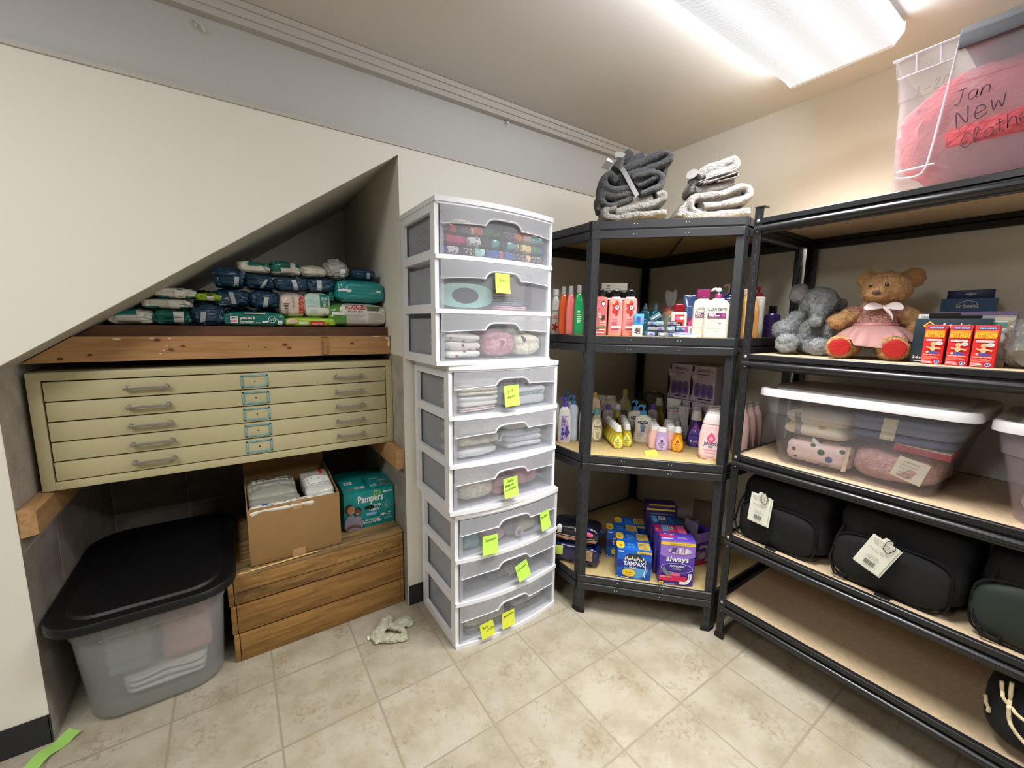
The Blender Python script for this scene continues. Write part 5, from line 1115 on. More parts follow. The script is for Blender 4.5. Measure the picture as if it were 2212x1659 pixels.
def d_her(P, w, h):
    P.blob(w*.02, h*.70, lambda a: (.015*(1+.25*math.cos(7*a))*math.cos(a), .030*(1+.2*math.cos(5*a))*math.sin(a)), T_red, 30); P.ell(w*.10, h*.72, .0105, .0125, T_dk); P.ell(w*.10, h*.72, .008, .0095, T_crm); P.ell(w*.10, h*.72, .004, .006, T_gry); P.stroke([(w*.12, h*.65), (w*.02, h*.58), (w*.10, h*.54), (w*.0, h*.50)], .0018, T_dk); P.l += 1
    P.ell(-w*.16, h*.83, .004, .005, T_gold, 10); P.text('herbal', -w*.04, h*.405, .008, T_plum, w=w*.34, bold=.01); P.text('rose hips', -w*.04, h*.335, .009, T_plum, w=w*.4, bold=.02); P.text('hydrating', -w*.04, h*.285, .009, T_plum, w=w*.4, bold=.02); P.rect(-w*.26, h*.20, w*.40, h*.245, T_crm, 5, 1); P.lines(-w*.24, h*.155, w*.3, h*.185, 1, T_plum, .5); P.text('11.7 fl oz', 0, h*.07, .006, T_plum, w=w*.4)
hb = bottle('shampoo_bottle', 'coral pink conditioner bottle with a black cap, left of two', (1.396, 1.256, Z2), -.80, .060, .036, .170, B_pink, tall, e=.55, caps=[('oval', .034, .028, .028, B_blk)], deco=d_her, group='coral pink conditioner bottles')
dup(hb, (1.437+.018*.717, 1.212+.018*.697, Z2), label='coral pink conditioner bottle with a black cap, right of two')
for i, (x, y) in enumerate(((1.365, 1.375), (1.415, 1.320), (1.465, 1.275), (1.350, 1.345), (1.492, 1.245))):
    if i == 3: continue
    bottle('shampoo_bottle', ('dark red bottle with a black cap behind the clear rose bottle', 'dark red bottle with a black cap behind the two coral ones, left', 'dark red bottle with a black cap behind the two coral ones, right', '', 'brown bottle with a black cap behind the toothpaste cartons')[i], (x, y, Z2), -.80, .050, .034, .170, gl('dark_cherry', (84, 30, 34)) if i < 4 else gl('cocoa', (70, 44, 36)), tall, e=.55, caps=[('oval', .034, .028, .026, B_blk)], group='dark bottles in the second row')
carton('small_carton', 'long white carton lying across the black bottle caps', (1.480, 1.345, Z2+.2055), -.72, .115, .035, .034, mat('carton_offwhite', (214, 208, 196), .6), deco=lambda P, w, h: (P.ell(-w*.25, h*.6, .008, .004, T_gry), P.lines(-w*.36, h*.2, -w*.15, h*.35, 1, T_gry, .5), P.lines(w*.12, h*.2, w*.28, h*.32, 1, T_gry, .5)))
# toothpaste cartons, ends facing out
M_aimw, M_aimb = mat('carton_white', (226, 222, 210), .5), mat('carton_blue', (60, 146, 206), .5)
def d_aim(m1, m2): return lambda P, w, h: (P.text('Aim', w*.12, h*.18, .026, m1, w=h*.58, rot=math.pi/2, al='L', bold=.04, shear=.2), P.lines(w*.18, h*.2, w*.30, h*.8, 1, m2, .9), P.rect(-w*.26, h*.3, -w*.22, h*.7, T_gry))
carton('toothpaste_carton', 'cream toothpaste carton end facing out, at the shelf edge', (1.437, 1.166, Z2), -.84, .042, .12, .048, M_aimw, d_aim(T_dk, T_red))
carton('toothpaste_carton', 'blue toothpaste carton resting on the cream one', (1.441, 1.164, Z2+.0485), -.86, .040, .12, .046, M_aimb, d_aim(T_blue, T_pk))
carton('small_carton', 'plain olive-grey carton standing behind the blue toothpaste carton', (1.520, 1.262, Z2), -.86, .040, .03, .134, mat('carton_olive', (140, 134, 112), .6))
# teal bottles, clutter
teal_b = gl('bottle_teal', (38, 100, 118)); 
for i, (x, y) in enumerate(((1.640, 1.290), (1.672, 1.255), (1.705, 1.285))):
    bottle('mouthwash_bottle', 'teal bottle with a curved blue-grey cap, %s of three at mid shelf' % ('left', 'right', 'rearmost')[i], (x, y, Z2), -.9, .050, .036, .120, teal_b, tall, e=.7, caps=[('round', .022, .022, .018, gl('cap_steel_blue', (96, 120, 130))), ('round', .016, .014, .014, gl('cap_steel_blue', (96, 120, 130)), .4)], deco=lambda P, w, h: P.lines(-w*.25, h*.4, w*.25, h*.7, 3, mat('print_pale_teal', (130, 180, 190), .5), .3), group='teal bottles')
rnd = random.Random(11); M_pkc = mat('blister_clear', (190, 196, 200), .08, alpha=.42); M_dkp = mat('dark_print', (60, 64, 74), .4)
k = 0
for i in range(4):
    for j in range(3 if i < 3 else 2):
        x, y = 1.487+.028*i+rnd.uniform(-.004, .004), 1.124-.027*i+rnd.uniform(0, .012); z = Z2+.0225*j; k += 1
        b = MB(); b.rbox(-.0165, .0165, 0, .032, 0, .021, M_dkp if (i+j) % 3 else mat('floss_blue', (90, 130, 170), .4), .004); b.rbox(-.0172, .0172, -.0006, .010, .004, .017, M_pkc, .002)
        P = Print(b, plane((0, -.0006, 0), (1, 0, 0), (0, 0, 1), (0, -1, 0))); P.rect(-.008, .006, .006, .014, (T_mint, T_purp, T_gry, T_blue)[k % 4])
        tag(b.build('floss_case', loc=(x, y, z), rz=-.80+rnd.uniform(-.45, .45)), 'small clear floss case, %s of column %s from the toothpaste' % (('lowest', 'second', 'third')[j], ('one', 'two', 'three', 'four')[i]), 'dental floss', 'floss cases piled at the shelf edge')
b = MB(); b.rbox(-.024, .024, 0, .02, 0, .022, mat('blister_teal', (74, 104, 116), .2), .002); P = Print(b, plane((0, 0, 0), (1, 0, 0), (0, 0, 1), (0, -1, 0))); P.rect(-.02, .010, .02, .014, T_white); P.l += 1
o = b.build('floss_case', loc=(1.497, 1.116, Z2+.0725)); o.rotation_euler = (0, -.55, -.8); tag(o, 'tilted clear blister pack on top of the floss pile', 'dental floss')
b = MB(); b.loft([[Vector((x, ya*w_, .009+za*t_)) for ya, za in ((-1, 0), (-.7, .8), (0, 1), (.7, .8), (1, 0), (.7, -.8), (0, -1), (-.7, -.8))] for x, w_, t_ in ((-.052, .017, .001), (-.045, .016, .004), (0, .014, .007), (.035, .012, .0085), (.042, .008, .008), (.043, .007, .007), (.058, .0065, .0065))], mat('tube_white', (222, 226, 224), .3), True)
P = Print(b, projsurf(b, (0, 0, .1), (1, 0, 0), (0, 1, 0), (0, 0, -1))); P.rect(-.045, -.008, .02, .008, T_blue, 4, 2); P.stroke([(-.03, -.005), (-.01, .004), (.015, -.004)], .003, T_white)
o = b.build('toothpaste_tube', loc=(1.583, 1.030, Z2)); o.rotation_euler = (.5, .05, -.95); tag(o, 'blue and white toothpaste tube lying at the shelf edge', 'tube')
carton('small_carton', 'small white carton with a purple panel beside the toothpaste tube', (1.622, 1.060, Z2), -.95, .066, .035, .046, M_aimw, lambda P, w, h: (P.rect(-w*.22, h*.06, w*.16, h*.98, mat('print_mauve', (140, 66, 130), .5)), P.lines(-w*.46, h*.2, -w*.28, h*.9, 6, T_gry, .4), P.lines(w*.22, h*.3, w*.42, h*.9, 5, T_gry, .4)))
# gift jar in cellophane with a red bow
t = thing('gift_jar', 'green jar with an orange lid wrapped in cellophane and a red bow', 'jar', (1.690, 1.190, Z2), -.9)
b = MB(); b.lathe([(.022, 0), (.026, .004), (.026, .088), (.022, .094)], gl('olive_jar', (96, 108, 52)), 22); P = Print(b, lambda a, c, off=0: Vector((a, -math.sqrt(max(0, .026**2-a*a))-off, c))); P.rect(-.016, .02, .016, .055, mat('print_dark_brown', (60, 40, 34), .5), 4, 1); b.build('jar', t)
b = MB(); b.lathe([(.023, .094), (.024, .097), (.024, .112), (.021, .115)], mat('orange_lid', (206, 104, 44), .4), 22); b.build('lid', t)
M_cel = mat('cellophane', (210, 212, 214), .05, alpha=.18); M_rib = mat('red_ribbon', (150, 26, 28), .4)
b = MB(); rings = []
for z, r_ in ((.0, .034), (.06, .036), (.105, .030), (.128, .007), (.15, .016), (.18, .026), (.205, .024)):
    rings.append([Vector(((r_+.005*math.sin(j*2.4+z*90))*math.cos(2*math.pi*j/18), (r_+.004*math.cos(j*1.7+z*70))*math.sin(2*math.pi*j/18), z+.006*math.sin(j*1.3)*(z > .15))) for j in range(18)])
b.loft(rings, M_cel, False, smooth=False); b.build('cellophane', t)
b = MB()
for (dx, dz, L_) in ((-1, .3, .030), (1, .25, .028)):
    b.tube([(0, -.008, .128), (dx*L_*.6, -.014, .136+dz*.02), (dx*L_, -.012, .130), (dx*L_*.6, -.012, .122), (0, -.008, .127)], .0022, M_rib, 6)
b.tube([(0, -.008, .128), (.02, -.014, .140), (.045, -.012, .165)], .0022, M_rib, 6); b.tube([(0, -.008, .126), (-.02, -.016, .118), (-.034, -.012, .112)], .002, M_rib, 6); b.build('bow', t)
bottle('lotion_bottle', 'lotion bottle with a dark red cap and cherry label', (1.638, 1.106, Z2), -.95, .068, .040, .112, gl('creamy_pearl', (206, 196, 186)), box_prof, e=.4, caps=[('box', .046, .034, .030, B_red)], deco=lambda P, w, h: (P.rect(-w*.26, h*.02, w*.30, h*.86, T_red, 4, 3), P.rect(-w*.22, h*.26, w*.20, h*.56, mat('print_near_black', (30, 18, 18), .5), 3, 2), P.lines(-w*.16, h*.32, w*.14, h*.52, 3, T_white, .45), P.ell(-w*.08, h*.72, .010, .010, T_pk), P.ell(w*.16, h*.72, .009, .008, T_crm)))
def tube_up(label, loc, rz, w, d, h, m, m2=None, capm=None, deco=None, name='squeeze_tube', caph=.02):
    """tube standing on its cap: flat crimp on top, round at the cap"""
    x, y, z = loc; x -= math.sin(rz)*d/2; y += math.cos(rz)*d/2; t = thing(name, label, 'tube', (x, y, z), rz)
    c = MB(); c.lathe([(w*.30, 0), (w*.32, .002), (w*.32, caph), (w*.28, caph+.001)], capm or m, 20); c.build('cap', t)
    W_ = lambda f: w*(.36+.14*f); D_ = lambda f: d*.5*(1-f)**.6+.0008
    b = MB(); b.loft([[Vector((W_(f)*math.cos(2*math.pi*j/28), D_(f)*math.sin(2*math.pi*j/28), caph+f*(h-caph))) for j in range(28)] for f in (0, .1, .25, .4, .55, .7, .82, .92, .97, 1)], m, True)
    if m2:
        for k_, f in enumerate(b.f):
            if sum(b.v[i].z for i in f)/len(f) < h*.42: b.fm[k_] = b.mi(m2)
    def sf(a, q, off=0):
        f = max(0, min(1, (q-caph)/(h-caph))); return Vector((a, -D_(f)*math.sqrt(max(.01, 1-(a/W_(f))**2))-off, q))
    b.build('body', t)
    if deco: c = MB(); deco(Print(c, sf), w, h); c.build('label', t)
    return t
tube_up('blue tube fading to magenta, standing on its cap behind the cherry lotion', (1.705, 1.098, Z2), -.98, .066, .040, .185, gl('tube_denim_blue', (70, 96, 150)), gl('tube_magenta', (150, 60, 116)), gl('tube_magenta', (150, 60, 116)), lambda P, w, h: (P.lines(-w*.22, h*.62, w*.22, h*.76, 3, T_mint, .3), P.blob(.004, h*.30, lambda a: (.014*(1+.5*math.cos(5*a))*math.cos(a), .016*(1+.5*math.cos(5*a))*math.sin(a)), T_pk, 30)))
bottle('lotion_bottle', 'dark plum bottle behind the blue tube', (1.765, 1.075, Z2), -1.0, .050, .036, .165, gl('bottle_plum', (70, 24, 52)), tall, caps=[('box', .036, .030, .020, gl('bottle_plum', (70, 24, 52)))])
sh_prof = [(0, .95, .9), (.015, 1, 1), (.80, .98, 1), (.90, .88, .95), (.965, .62, .8), (1, .46, .6)]
def d_lub(P, w, h):
    P.text('Lubriderm', -w*.0, h*.685, .0225, T_dk, w=w*.70, bold=.008); P.lines(-w*.34, h*.655, w*.34, h*.668, 1, T_gry, .8)
    P.rect(-w*.36, h*.50, w*.34, h*.63, T_plum, 6, 1); P.rect(w*.16, h*.51, w*.32, h*.62, mat('print_orchid', (140, 60, 120), .5), 2, 1); P.text('Advanced', -w*.33, h*.590, .0085, T_white, w=w*.28, al='L', bold=.02); P.text('Therapy Lotion', -w*.33, h*.550, .0085, T_white, w=w*.44, al='L', bold=.02); P.text('extra dry skin', -w*.33, h*.515, .006, T_white, w=w*.36, al='L')
    P.text('Fragrance free', -w*.34, h*.465, .006, T_gry, w=w*.26, al='L'); P.text('Non-greasy feel', -w*.34, h*.435, .006, T_gry, w=w*.36, al='L'); P.text('Moisturizes for', -w*.34, h*.36, .006, T_gry, w=w*.34, al='L'); P.ell(w*.12, h*.365, .006, .003, T_gry, 14); P.text('Restores skin', -w*.34, h*.29, .006, T_gry, w=w*.40, al='L'); P.lines(-w*.34, h*.22, w*.26, h*.27, 2, T_gry, .25); P.ell(0, h*.175, .0015, .002, T_dk, 8); P.lines(-w*.34, h*.11, -w*.2, h*.15, 2, T_gry, .25)
bottle('lotion_bottle', 'white pump lotion bottle with a plum label band, at the shelf edge', (1.651, .941, Z2), -1.02, .098, .046, .160, gl('lotion_ivory', (212, 207, 190), rough=.3), [(0, .95, .9), (.015, 1, 1), (.70, 1, 1), (.84, .93, .95), (.93, .72, .85), (.985, .42, .6), (1, .32, .5)], e=.5, deco=d_lub, pump=(.013, .010, .026, B_mag, B_wht))
bottle('lotion_bottle', 'white lotion bottle with a large magenta flip cap, behind the pump bottle', (1.640, 1.000, Z2), -.98, .074, .044, .165, gl('lotion_ivory', (212, 207, 190), rough=.3), sh_prof, e=.5, caps=[('oval', .058, .042, .034, B_mag, .97)], deco=d_lub)
def d_teal(P, w, h):
    P.rect(-w*.47, h*.10, w*.47, h*.86, T_white, 10, 1); P.text("Dr Teal's", 0, h*.68, .034, T_dk, w=w*.84, bold=.01); P.text('Pure Epsom', .0, h*.57, .012, T_blue, w=w*.6); P.text('sensitive', 0, h*.51, .010, T_gry, w=w*.5); P.rect(-w*.30, h*.37, w*.40, h*.47, T_red, 5, 1); P.text('& Pads', .004, h*.41, .008, T_white, w=w*.4); P.lines(-w*.32, h*.14, w*.36, h*.33, 4, mat('print_light_blue', (150, 170, 196), .5), .35)
bottle('lotion_bottle', 'navy bottle with a black pump and white label behind the right post', (1.712, .915, Z2), -1.06, .074, .052, .190, B_navy, [(0, .95, .95), (.02, 1, 1), (.78, 1, 1), (.90, .84, .88), (.97, .5, .55), (1, .3, .35)], e=.8, deco=d_teal, caps=[('round', .026, .026, .030, B_blk, .98)])
bottle('lotion_bottle', 'white bottle with a blue pump seen behind the plum-label bottles', (1.790, 1.010, Z2), -1.0, .060, .044, .165, B_wht, tall, pump=(.013, .016, .024, gl('pump_blue', (60, 110, 170)), gl('pump_blue', (60, 110, 170))))
bottle('lotion_bottle', 'peach bottle with a peach pump at the back of the upper corner shelf', (1.840, 1.000, Z2), -1.0, .050, .040, .180, gl('bottle_peach', (216, 170, 146)), tall, pump=(.011, .022, .022, gl('bottle_peach', (216, 170, 146)), gl('bottle_peach', (216, 170, 146))))
curvy = [(0, .9, .9), (.03, 1, 1), (.30, .98, 1), (.62, .94, 1), (.82, .72, .8), (.94, .42, .5), (1, .36, .4)]
hn = bottle('lotion_bottle', 'honey-tan lotion bottle right of the post, nearest of three', (1.775, .900, Z2), -1.75, .062, .036, .178, gl('bottle_honey', (222, 168, 104), rough=.25), curvy, e=.7, caps=[('round', .020, .020, .022, gl('cap_peach', (222, 190, 160)))], group='three honey-tan bottles', at='c')
dup(hn, (1.815, .902, Z2), label='honey-tan lotion bottle right of the post, middle of three'); dup(hn, (1.855, .905, Z2), label='honey-tan lotion bottle right of the post, farthest of three')
bottle('lotion_bottle', 'straight white bottle with a dark red pump right of the honey-tan ones', (1.935, .922, Z2), -1.15, .058, .050, .178, B_wht, [(0, .96, .96), (.015, 1, 1), (.97, 1, 1), (1, .9, .9)], e=.8, pump=(.016, .012, .030, B_red, B_red), at='c')
bottle('lotion_bottle', 'dark purple bottle with a black cap beside the grey plush elephant', (2.060, .912, Z2), -1.15, .066, .05, .110, gl('bottle_violet', (62, 44, 104)), tall, e=.7, caps=[('round', .034, .034, .034, B_blk)], at='c')
# ---------------------------------------------------------------- middle shelf (z 0.778)
Z3 = .7790
drp = [(0, .62, .70), (.03, .78, .86), (.22, 1, 1), (.45, .97, .96), (.72, .74, .78), (.90, .56, .6), (1, .50, .55)]
def d_john(bg, ink, word=None, c2=None, low=.36, s=1.0):
    def f(P, w, h):
        P.drop(0, h*low, w*.38*s, h*.36, bg); P.drop(0, h*(low+.17), w*.12, h*.085, c2 or ink, 16); P.text("Johnson's", 0, h*(low+.0), h*.115, ink, w=w*.50, bold=.02, shear=.1)
        P.lines(-w*.2, h*(low-.10), w*.2, h*(low-.03), 2, ink, .4, 3); P.lines(-w*.14, h*(low-.20), w*.16, h*(low-.13), 2, c2 or ink, .35, 2)
    return f
def uu(P, w, h):
    P.rect(-w*.28, h*.08, w*.38, h*.76, mat('label_lilac', (190, 170, 220), .5), 5, 2); P.text('Baby', -w*.22, h*.68, .010, T_purp, w=w*.16, al='L', bold=.02); P.text('Shampoo', -w*.22, h*.63, .010, T_purp, w=w*.34, al='L', bold=.02); P.text('& Wash', -w*.22, h*.58, .010, T_purp, w=w*.30, al='L', bold=.02); P.lines(-w*.22, h*.49, w*.2, h*.55, 3, T_purp, .25)
    P.drop(-w*.12, h*.38, .005, .007, T_blue, 12); P.ell(-w*.12, h*.27, .007, .009, T_blue, 16); P.blob(w*.20, h*.32, lambda a: (.012*(1+.35*math.cos(3*a+1))*math.cos(a), .022*(1+.35*math.cos(4*a))*math.sin(a)), T_purp, 30); P.poly([(-w*.24, h*.10), (-w*.20, h*.13), (-w*.20, h*.17), (-w*.06, h*.17), (-w*.06, h*.10), (-w*.10, h*.10), (-w*.10, h*.14), (-w*.19, h*.10)], T_blue)
c_purp = gl('pump_purple', (92, 70, 170)); c_blue = gl('pump_sky_blue', (70, 140, 200))
pb = bottle('baby_wash_bottle', 'white bottle with a purple pump and lilac label, left end of the middle shelf', (1.322, 1.482, Z3), -.72, .064, .044, .182, B_wht, [(0, .94, .9), (.02, 1, 1), (.70, 1, 1), (.88, .82, .85), (1, .4, .5)], e=.6, pump=(.0135, .012, .022, c_purp, c_purp), deco=uu)
bottle('baby_wash_bottle', 'white bottle with a purple pump behind the left end bottle', (1.335, 1.585, Z3), -.72, .060, .044, .185, B_wht, tall, pump=(.013, .014, .022, c_purp, c_purp))
bottle('baby_wash_bottle', 'white bottle with a blue pump beside the purple-pump bottle', (1.385, 1.490, Z3), -.74, .050, .044, .185, gl('bottle_ice', (208, 220, 236), rough=.3), tall, pump=(.012, .014, .020, c_blue, c_blue))
bottle('baby_wash_bottle', 'tall white bottle with a blue cap behind the left post', (1.405, 1.560, Z3), -.74, .055, .044, .19, gl('bottle_ice', (208, 220, 236), rough=.3), tall, pump=(.013, .020, .022, c_blue, c_blue))
bottle('baby_wash_bottle', 'white and blue bottle half hidden by the left post', (1.412, 1.432, Z3), -.76, .055, .04, .165, gl('bottle_ice', (208, 220, 236), rough=.3), tall, deco=lambda P, w, h: P.rect(-w*.1, h*.1, w*.46, h*.7, mat('label_baby_blue', (120, 150, 206), .5), 4, 1), caps=[('round', .03, .03, .025, B_wht)])
def d_av(P, w, h):
    lb = mat('label_oat', (230, 220, 186), .6); P.blob(w*.04, h*.44, lambda a: (w*.38*math.cos(a), h*(.40 if math.sin(a) > 0 else .36)*ss(math.sin(a), .6)), lb, 30); P.text('Aveeno', w*.06, h*.54, .016, T_dk, w=w*.56, bold=.02); P.text('baby', w*.0, h*.46, .010, T_gry, w=w*.24); P.lines(-w*.0, h*.14, w*.32, h*.40, 7, T_gry, .35, 4); P.stroke([(-w*.2, h*.40), (-w*.26, h*.30), (-w*.16, h*.22), (-w*.22, h*.16)], .002, T_org); P.l += 1; P.ring(w*.08, h*.70, .008, .006, .001, T_gry)
bottle('baby_wash_bottle', 'grey-beige bottle with a teal cap and oval oat label, right of the left post', (1.474, 1.414, Z3), -.78, .062, .040, .138, gl('bottle_oat_grey', (160, 154, 134), rough=.3), [(0, .92, .9), (.02, 1, 1), (.45, 1, 1), (.75, .86, .9), (.93, .58, .65), (1, .4, .5)], e=.65, caps=[('round', .029, .029, .030, gl('cap_teal', (96, 160, 160)), .95)], deco=d_av)
bottle('baby_wash_bottle', 'oat-coloured bottle with a yellow cap behind the teal-capped bottle', (1.545, 1.500, Z3), -.78, .066, .042, .205, gl('bottle_oat', (206, 182, 148), rough=.3), [(0, .95, .9), (.02, 1, 1), (.62, 1, 1), (.66, .96, .96), (.92, .82, .8), (1, .3, .4)], e=.6, caps=[('round', .022, .022, .026, gl('cap_ochre', (196, 160, 60)))], deco=lambda P, w, h: (P.rect(-w*.42, h*.52, w*.44, h*.60, T_purp, 6, 1), P.ring(w*.02, h*.78, .008, .005, .001, T_gry), P.lines(-w*.16, h*.66, w*.16, h*.72, 2, T_gry, .3)))
bottle('baby_wash_bottle', 'translucent bottle with a purple cap behind the yellow minis, left', (1.610, 1.535, Z3), -.80, .058, .042, .150, gl('bottle_misty', (150, 136, 140), rough=.3), tall, caps=[('round', .028, .028, .026, c_purp)], group='purple-capped misty bottles')
bottle('baby_wash_bottle', 'translucent bottle with a purple cap behind the yellow minis, right', (1.625, 1.480, Z3), -.80, .062, .042, .135, gl('bottle_misty', (150, 136, 140), rough=.3), tall, caps=[('round', .024, .024, .026, c_purp)], group='purple-capped misty bottles')
cl_w = gl('bottle_milky', (198, 190, 176), rough=.3)
for i, (x, y) in enumerate(((1.700, 1.600), (1.735, 1.560), (1.690, 1.665))):
    bottle('baby_wash_bottle', 'large milky bottle with a domed cap at the back, %s of three' % ('middle', 'nearest', 'farthest')[i], (x, y, Z3), -.82, .075, .05, .165, cl_w, tall, caps=[('oval', .060, .04, .024, cl_w, .8)], group='large milky bottles at the back')
bottle('baby_wash_bottle', 'milky bottle with a wide white cap behind the yellow minis', (1.700, 1.480, Z3), -.82, .056, .042, .128, gl('bottle_straw', (178, 166, 110), .9), drp, e=.8, caps=[('round', .036, .034, .030, B_cap, .7)], deco=d_john(T_gold, T_dk))
bottle('baby_wash_bottle', 'tall pale olive bottle with a yellow cap at the back of the middle shelf', (1.815, 1.530, Z3), -.86, .086, .055, .185, gl('bottle_pale_olive', (166, 158, 118), rough=.25), [(0, .94, .9), (.02, 1, 1), (.55, 1, 1), (.80, .80, .85), (.95, .40, .5), (1, .32, .4)], e=.7, caps=[('round', .030, .030, .038, gl('cap_straw', (206, 186, 90)), .95)], deco=lambda P, w, h: (P.text('baby', -w*.02, h*.50, .022, T_dk, w=w*.38, bold=.03), P.text('magic', w*.02, h*.40, .022, T_dk, w=w*.42, bold=.03), P.lines(-w*.2, h*.24, w*.24, h*.34, 3, T_dk, .3)))
yl = gl('mini_yellow_liquid', (196, 176, 46), .93); yb = bottle('mini_wash_bottle', 'nearest yellow mini wash bottle of the left column', (1.477, 1.274, Z3), -.86, .052, .032, .082, yl, drp, e=.8, caps=[('round', .030, .028, .030, B_cap, .68)], deco=d_john(mat('label_lemon', (236, 226, 110), .5), mat('ink_olive', (130, 110, 40), .5), c2=mat('ink_aqua', (130, 180, 150), .5)), group='yellow mini wash bottles, left column')
ords = ['', 'second', 'third', 'fourth', 'fifth', 'farthest']
bx, by = yb.location.x, yb.location.y
for i in range(1, 6): dup(yb, (bx+.0205*i, by+.0325*i, Z3), label='yellow mini wash bottle, %s of the left column' % ords[i])
y2 = dup(yb, (1.541+.012, 1.272+.012, Z3), rz=-.88, label='nearest yellow mini wash bottle of the right column', group='yellow mini wash bottles, right column')
for i in range(1, 6): dup(y2, (1.553+.0275*i, 1.284+.0300*i, Z3), label='yellow mini wash bottle, %s of the right column' % ords[i])
def d_cet(P, w, h):
    P.ell(-.0, h*.74, w*.29, h*.062, mat('print_deep_navy', (20, 40, 74), .4), 28); P.text('Cetaphil', 0, h*.722, .015, T_white, w=w*.42, bold=.01); P.text('baby', 0, h*.62, .016, mat('print_soft_blue', (80, 130, 170), .5), w=w*.28, bold=.02)
    bl_ = mat('print_soft_blue', (80, 130, 170), .5); P.ell(0, h*.535, .008, .009, bl_, 14); P.ell(-.009, h*.57, .004, .005, bl_, 10); P.ell(.009, h*.57, .004, .005, bl_, 10); P.ell(0, h*.46, .010, .008, bl_, 14); P.lines(-w*.26, h*.22, w*.06, h*.38, 5, T_gry, .3, 3); P.lines(-w*.26, h*.40, w*.3, h*.42, 1, T_gry, .5); P.ring(w*.22, h*.15, .005, .005, .001, T_gry); P.lines(-w*.28, h*.14, -w*.08, h*.16, 1, T_gry, .6)
waist = [(0, .90, .9), (.03, 1, 1), (.18, .99, 1), (.50, .86, .95), (.78, .96, 1), (.90, .84, .9), (.975, .42, .6), (1, .30, .5)]
cb = bottle('lotion_bottle', 'white waisted baby lotion bottle with a sky blue pump', (1.661, 1.280, Z3), -.92, .088, .046, .142, gl('lotion_porcelain', (232, 226, 218), rough=.3), waist, e=.6, deco=d_cet, pump=(.0165, .016, .024, c_blue, c_blue))
dup(cb, (1.735, 1.385, Z3), label='second white waisted lotion bottle, behind the sky blue pump one')
bottle('oil_bottle', 'amber bottle with a dark purple pump at the back of the middle shelf', (1.930, 1.520, Z3), -.92, .095, .055, .155, gl('bottle_amber_brown', (84, 62, 28), .9), tall, pump=(.015, .020, .034, gl('pump_aubergine', (44, 22, 50)), gl('pump_aubergine', (44, 22, 50))), e=.8)
bottle('oil_bottle', 'pear-shaped yellow-brown oil bottle with a milky top behind the white lotion', (1.905, 1.370, Z3), -.94, .085, .05, .150, gl('bottle_oil_gold', (112, 92, 38), .9), drp, e=.8, caps=[('round', .044, .042, .040, gl('cap_misty', (170, 164, 150)), .7)], deco=lambda P, w, h: P.drop(w*.12, h*.40, w*.26, h*.40, mat('label_dull_gold', (170, 150, 60), .5)))
bottle('baby_wash_bottle', 'small bottle with a purple cap between the lotion pump and the oil bottle', (1.80, 1.330, Z3), -.94, .05, .04, .145, gl('bottle_misty', (150, 136, 140), rough=.3), tall, caps=[('round', .024, .024, .026, c_purp)])
bottle('jug', 'large smoky clear jug standing against the stacked cartons', (1.990, 1.470, Z3), -.94, .12, .07, .20, gl('smoky_clear', (104, 96, 84), .7), tall, e=.8, caps=[('round', .03, .03, .01, cl_w)])
lilac = gl('mini_lilac', (190, 160, 210), rough=.3); pkm = gl('mini_pale_pink', (236, 190, 186), rough=.3)
mp = [(0, .80, .8), (.03, .94, .94), (.25, 1, 1), (.60, .98, .98), (.84, .82, .85), (1, .66, .7)]
bottle('mini_lotion_bottle', 'lilac mini lotion bottle at the front of the pink minis', (1.632, 1.146, Z3), -.94, .060, .034, .088, lilac, mp, e=.75, caps=[('oval', .042, .026, .022, B_cap, .78)], deco=d_john(mat('label_pale_lilac', (206, 184, 226), .5), mat('ink_violet', (100, 70, 140), .5)))
pk = bottle('mini_lotion_bottle', 'pale pink mini lotion bottle directly behind the lilac one', (1.628, 1.180, Z3), -.94, .060, .034, .090, pkm, mp, e=.75, caps=[('oval', .042, .026, .022, B_cap, .78)], group='pale pink mini lotion bottles, left column')
bx, by = pk.location.x, pk.location.y; od = ['second', 'third', 'fourth', 'farthest']
for i in range(1, 5): dup(pk, (bx+.0265*i, by+.0255*i, Z3), label='pale pink mini lotion bottle, %s of the left column' % od[i-1])
bottle('mini_wash_bottle', 'golden amber mini wash bottle at the front of the pink minis', (1.676, 1.094, Z3), -.98, .056, .034, .092, gl('mini_amber', (214, 136, 24), .94), drp, e=.8, caps=[('round', .032, .030, .026, B_cap, .78)], deco=d_john(mat('label_amber', (240, 176, 60), .5), mat('ink_brown', (150, 90, 20), .5)))
p2 = dup(pk, (1.694, 1.143, Z3), rz=-.98, label='pale pink mini lotion bottle directly behind the amber one', group='pale pink mini lotion bottles, right column')
for i in range(1, 5): dup(p2, (1.694+.0285*i, 1.143+.0240*i, Z3), label='pale pink mini lotion bottle, %s of the right column' % od[i-1])
def d_aq(P, w, h): P.text('Aquaphor', 0, h*.72, .026, T_dk, w=w*.84, bold=.01); P.rect(-w*.42, h*.655, w*.44, h*.675, T_red, 6, 1); P.text('baby', 0, h*.58, .012, T_gry, w=w*.2); P.lines(-w*.34, h*.28, w*.3, h*.48, 4, T_gry, .25)
tube_up('white ointment tube with black lettering, standing on its cap', (1.925, 1.292, Z3), -.97, .072, .040, .195, B_wht, None, B_wht, d_aq, caph=.03)
carton('small_carton', 'tall narrow white carton beside the ointment tube', (1.905, 1.220, Z3), -.98, .050, .035, .172, mat('carton_pearl', (206, 204, 200), .5), lambda P, w, h: (P.ring(w*.2, h*.86, .005, .006, .001, T_gry), P.lines(-w*.3, h*.1, w*.3, h*.4, 3, T_gry, .1)))
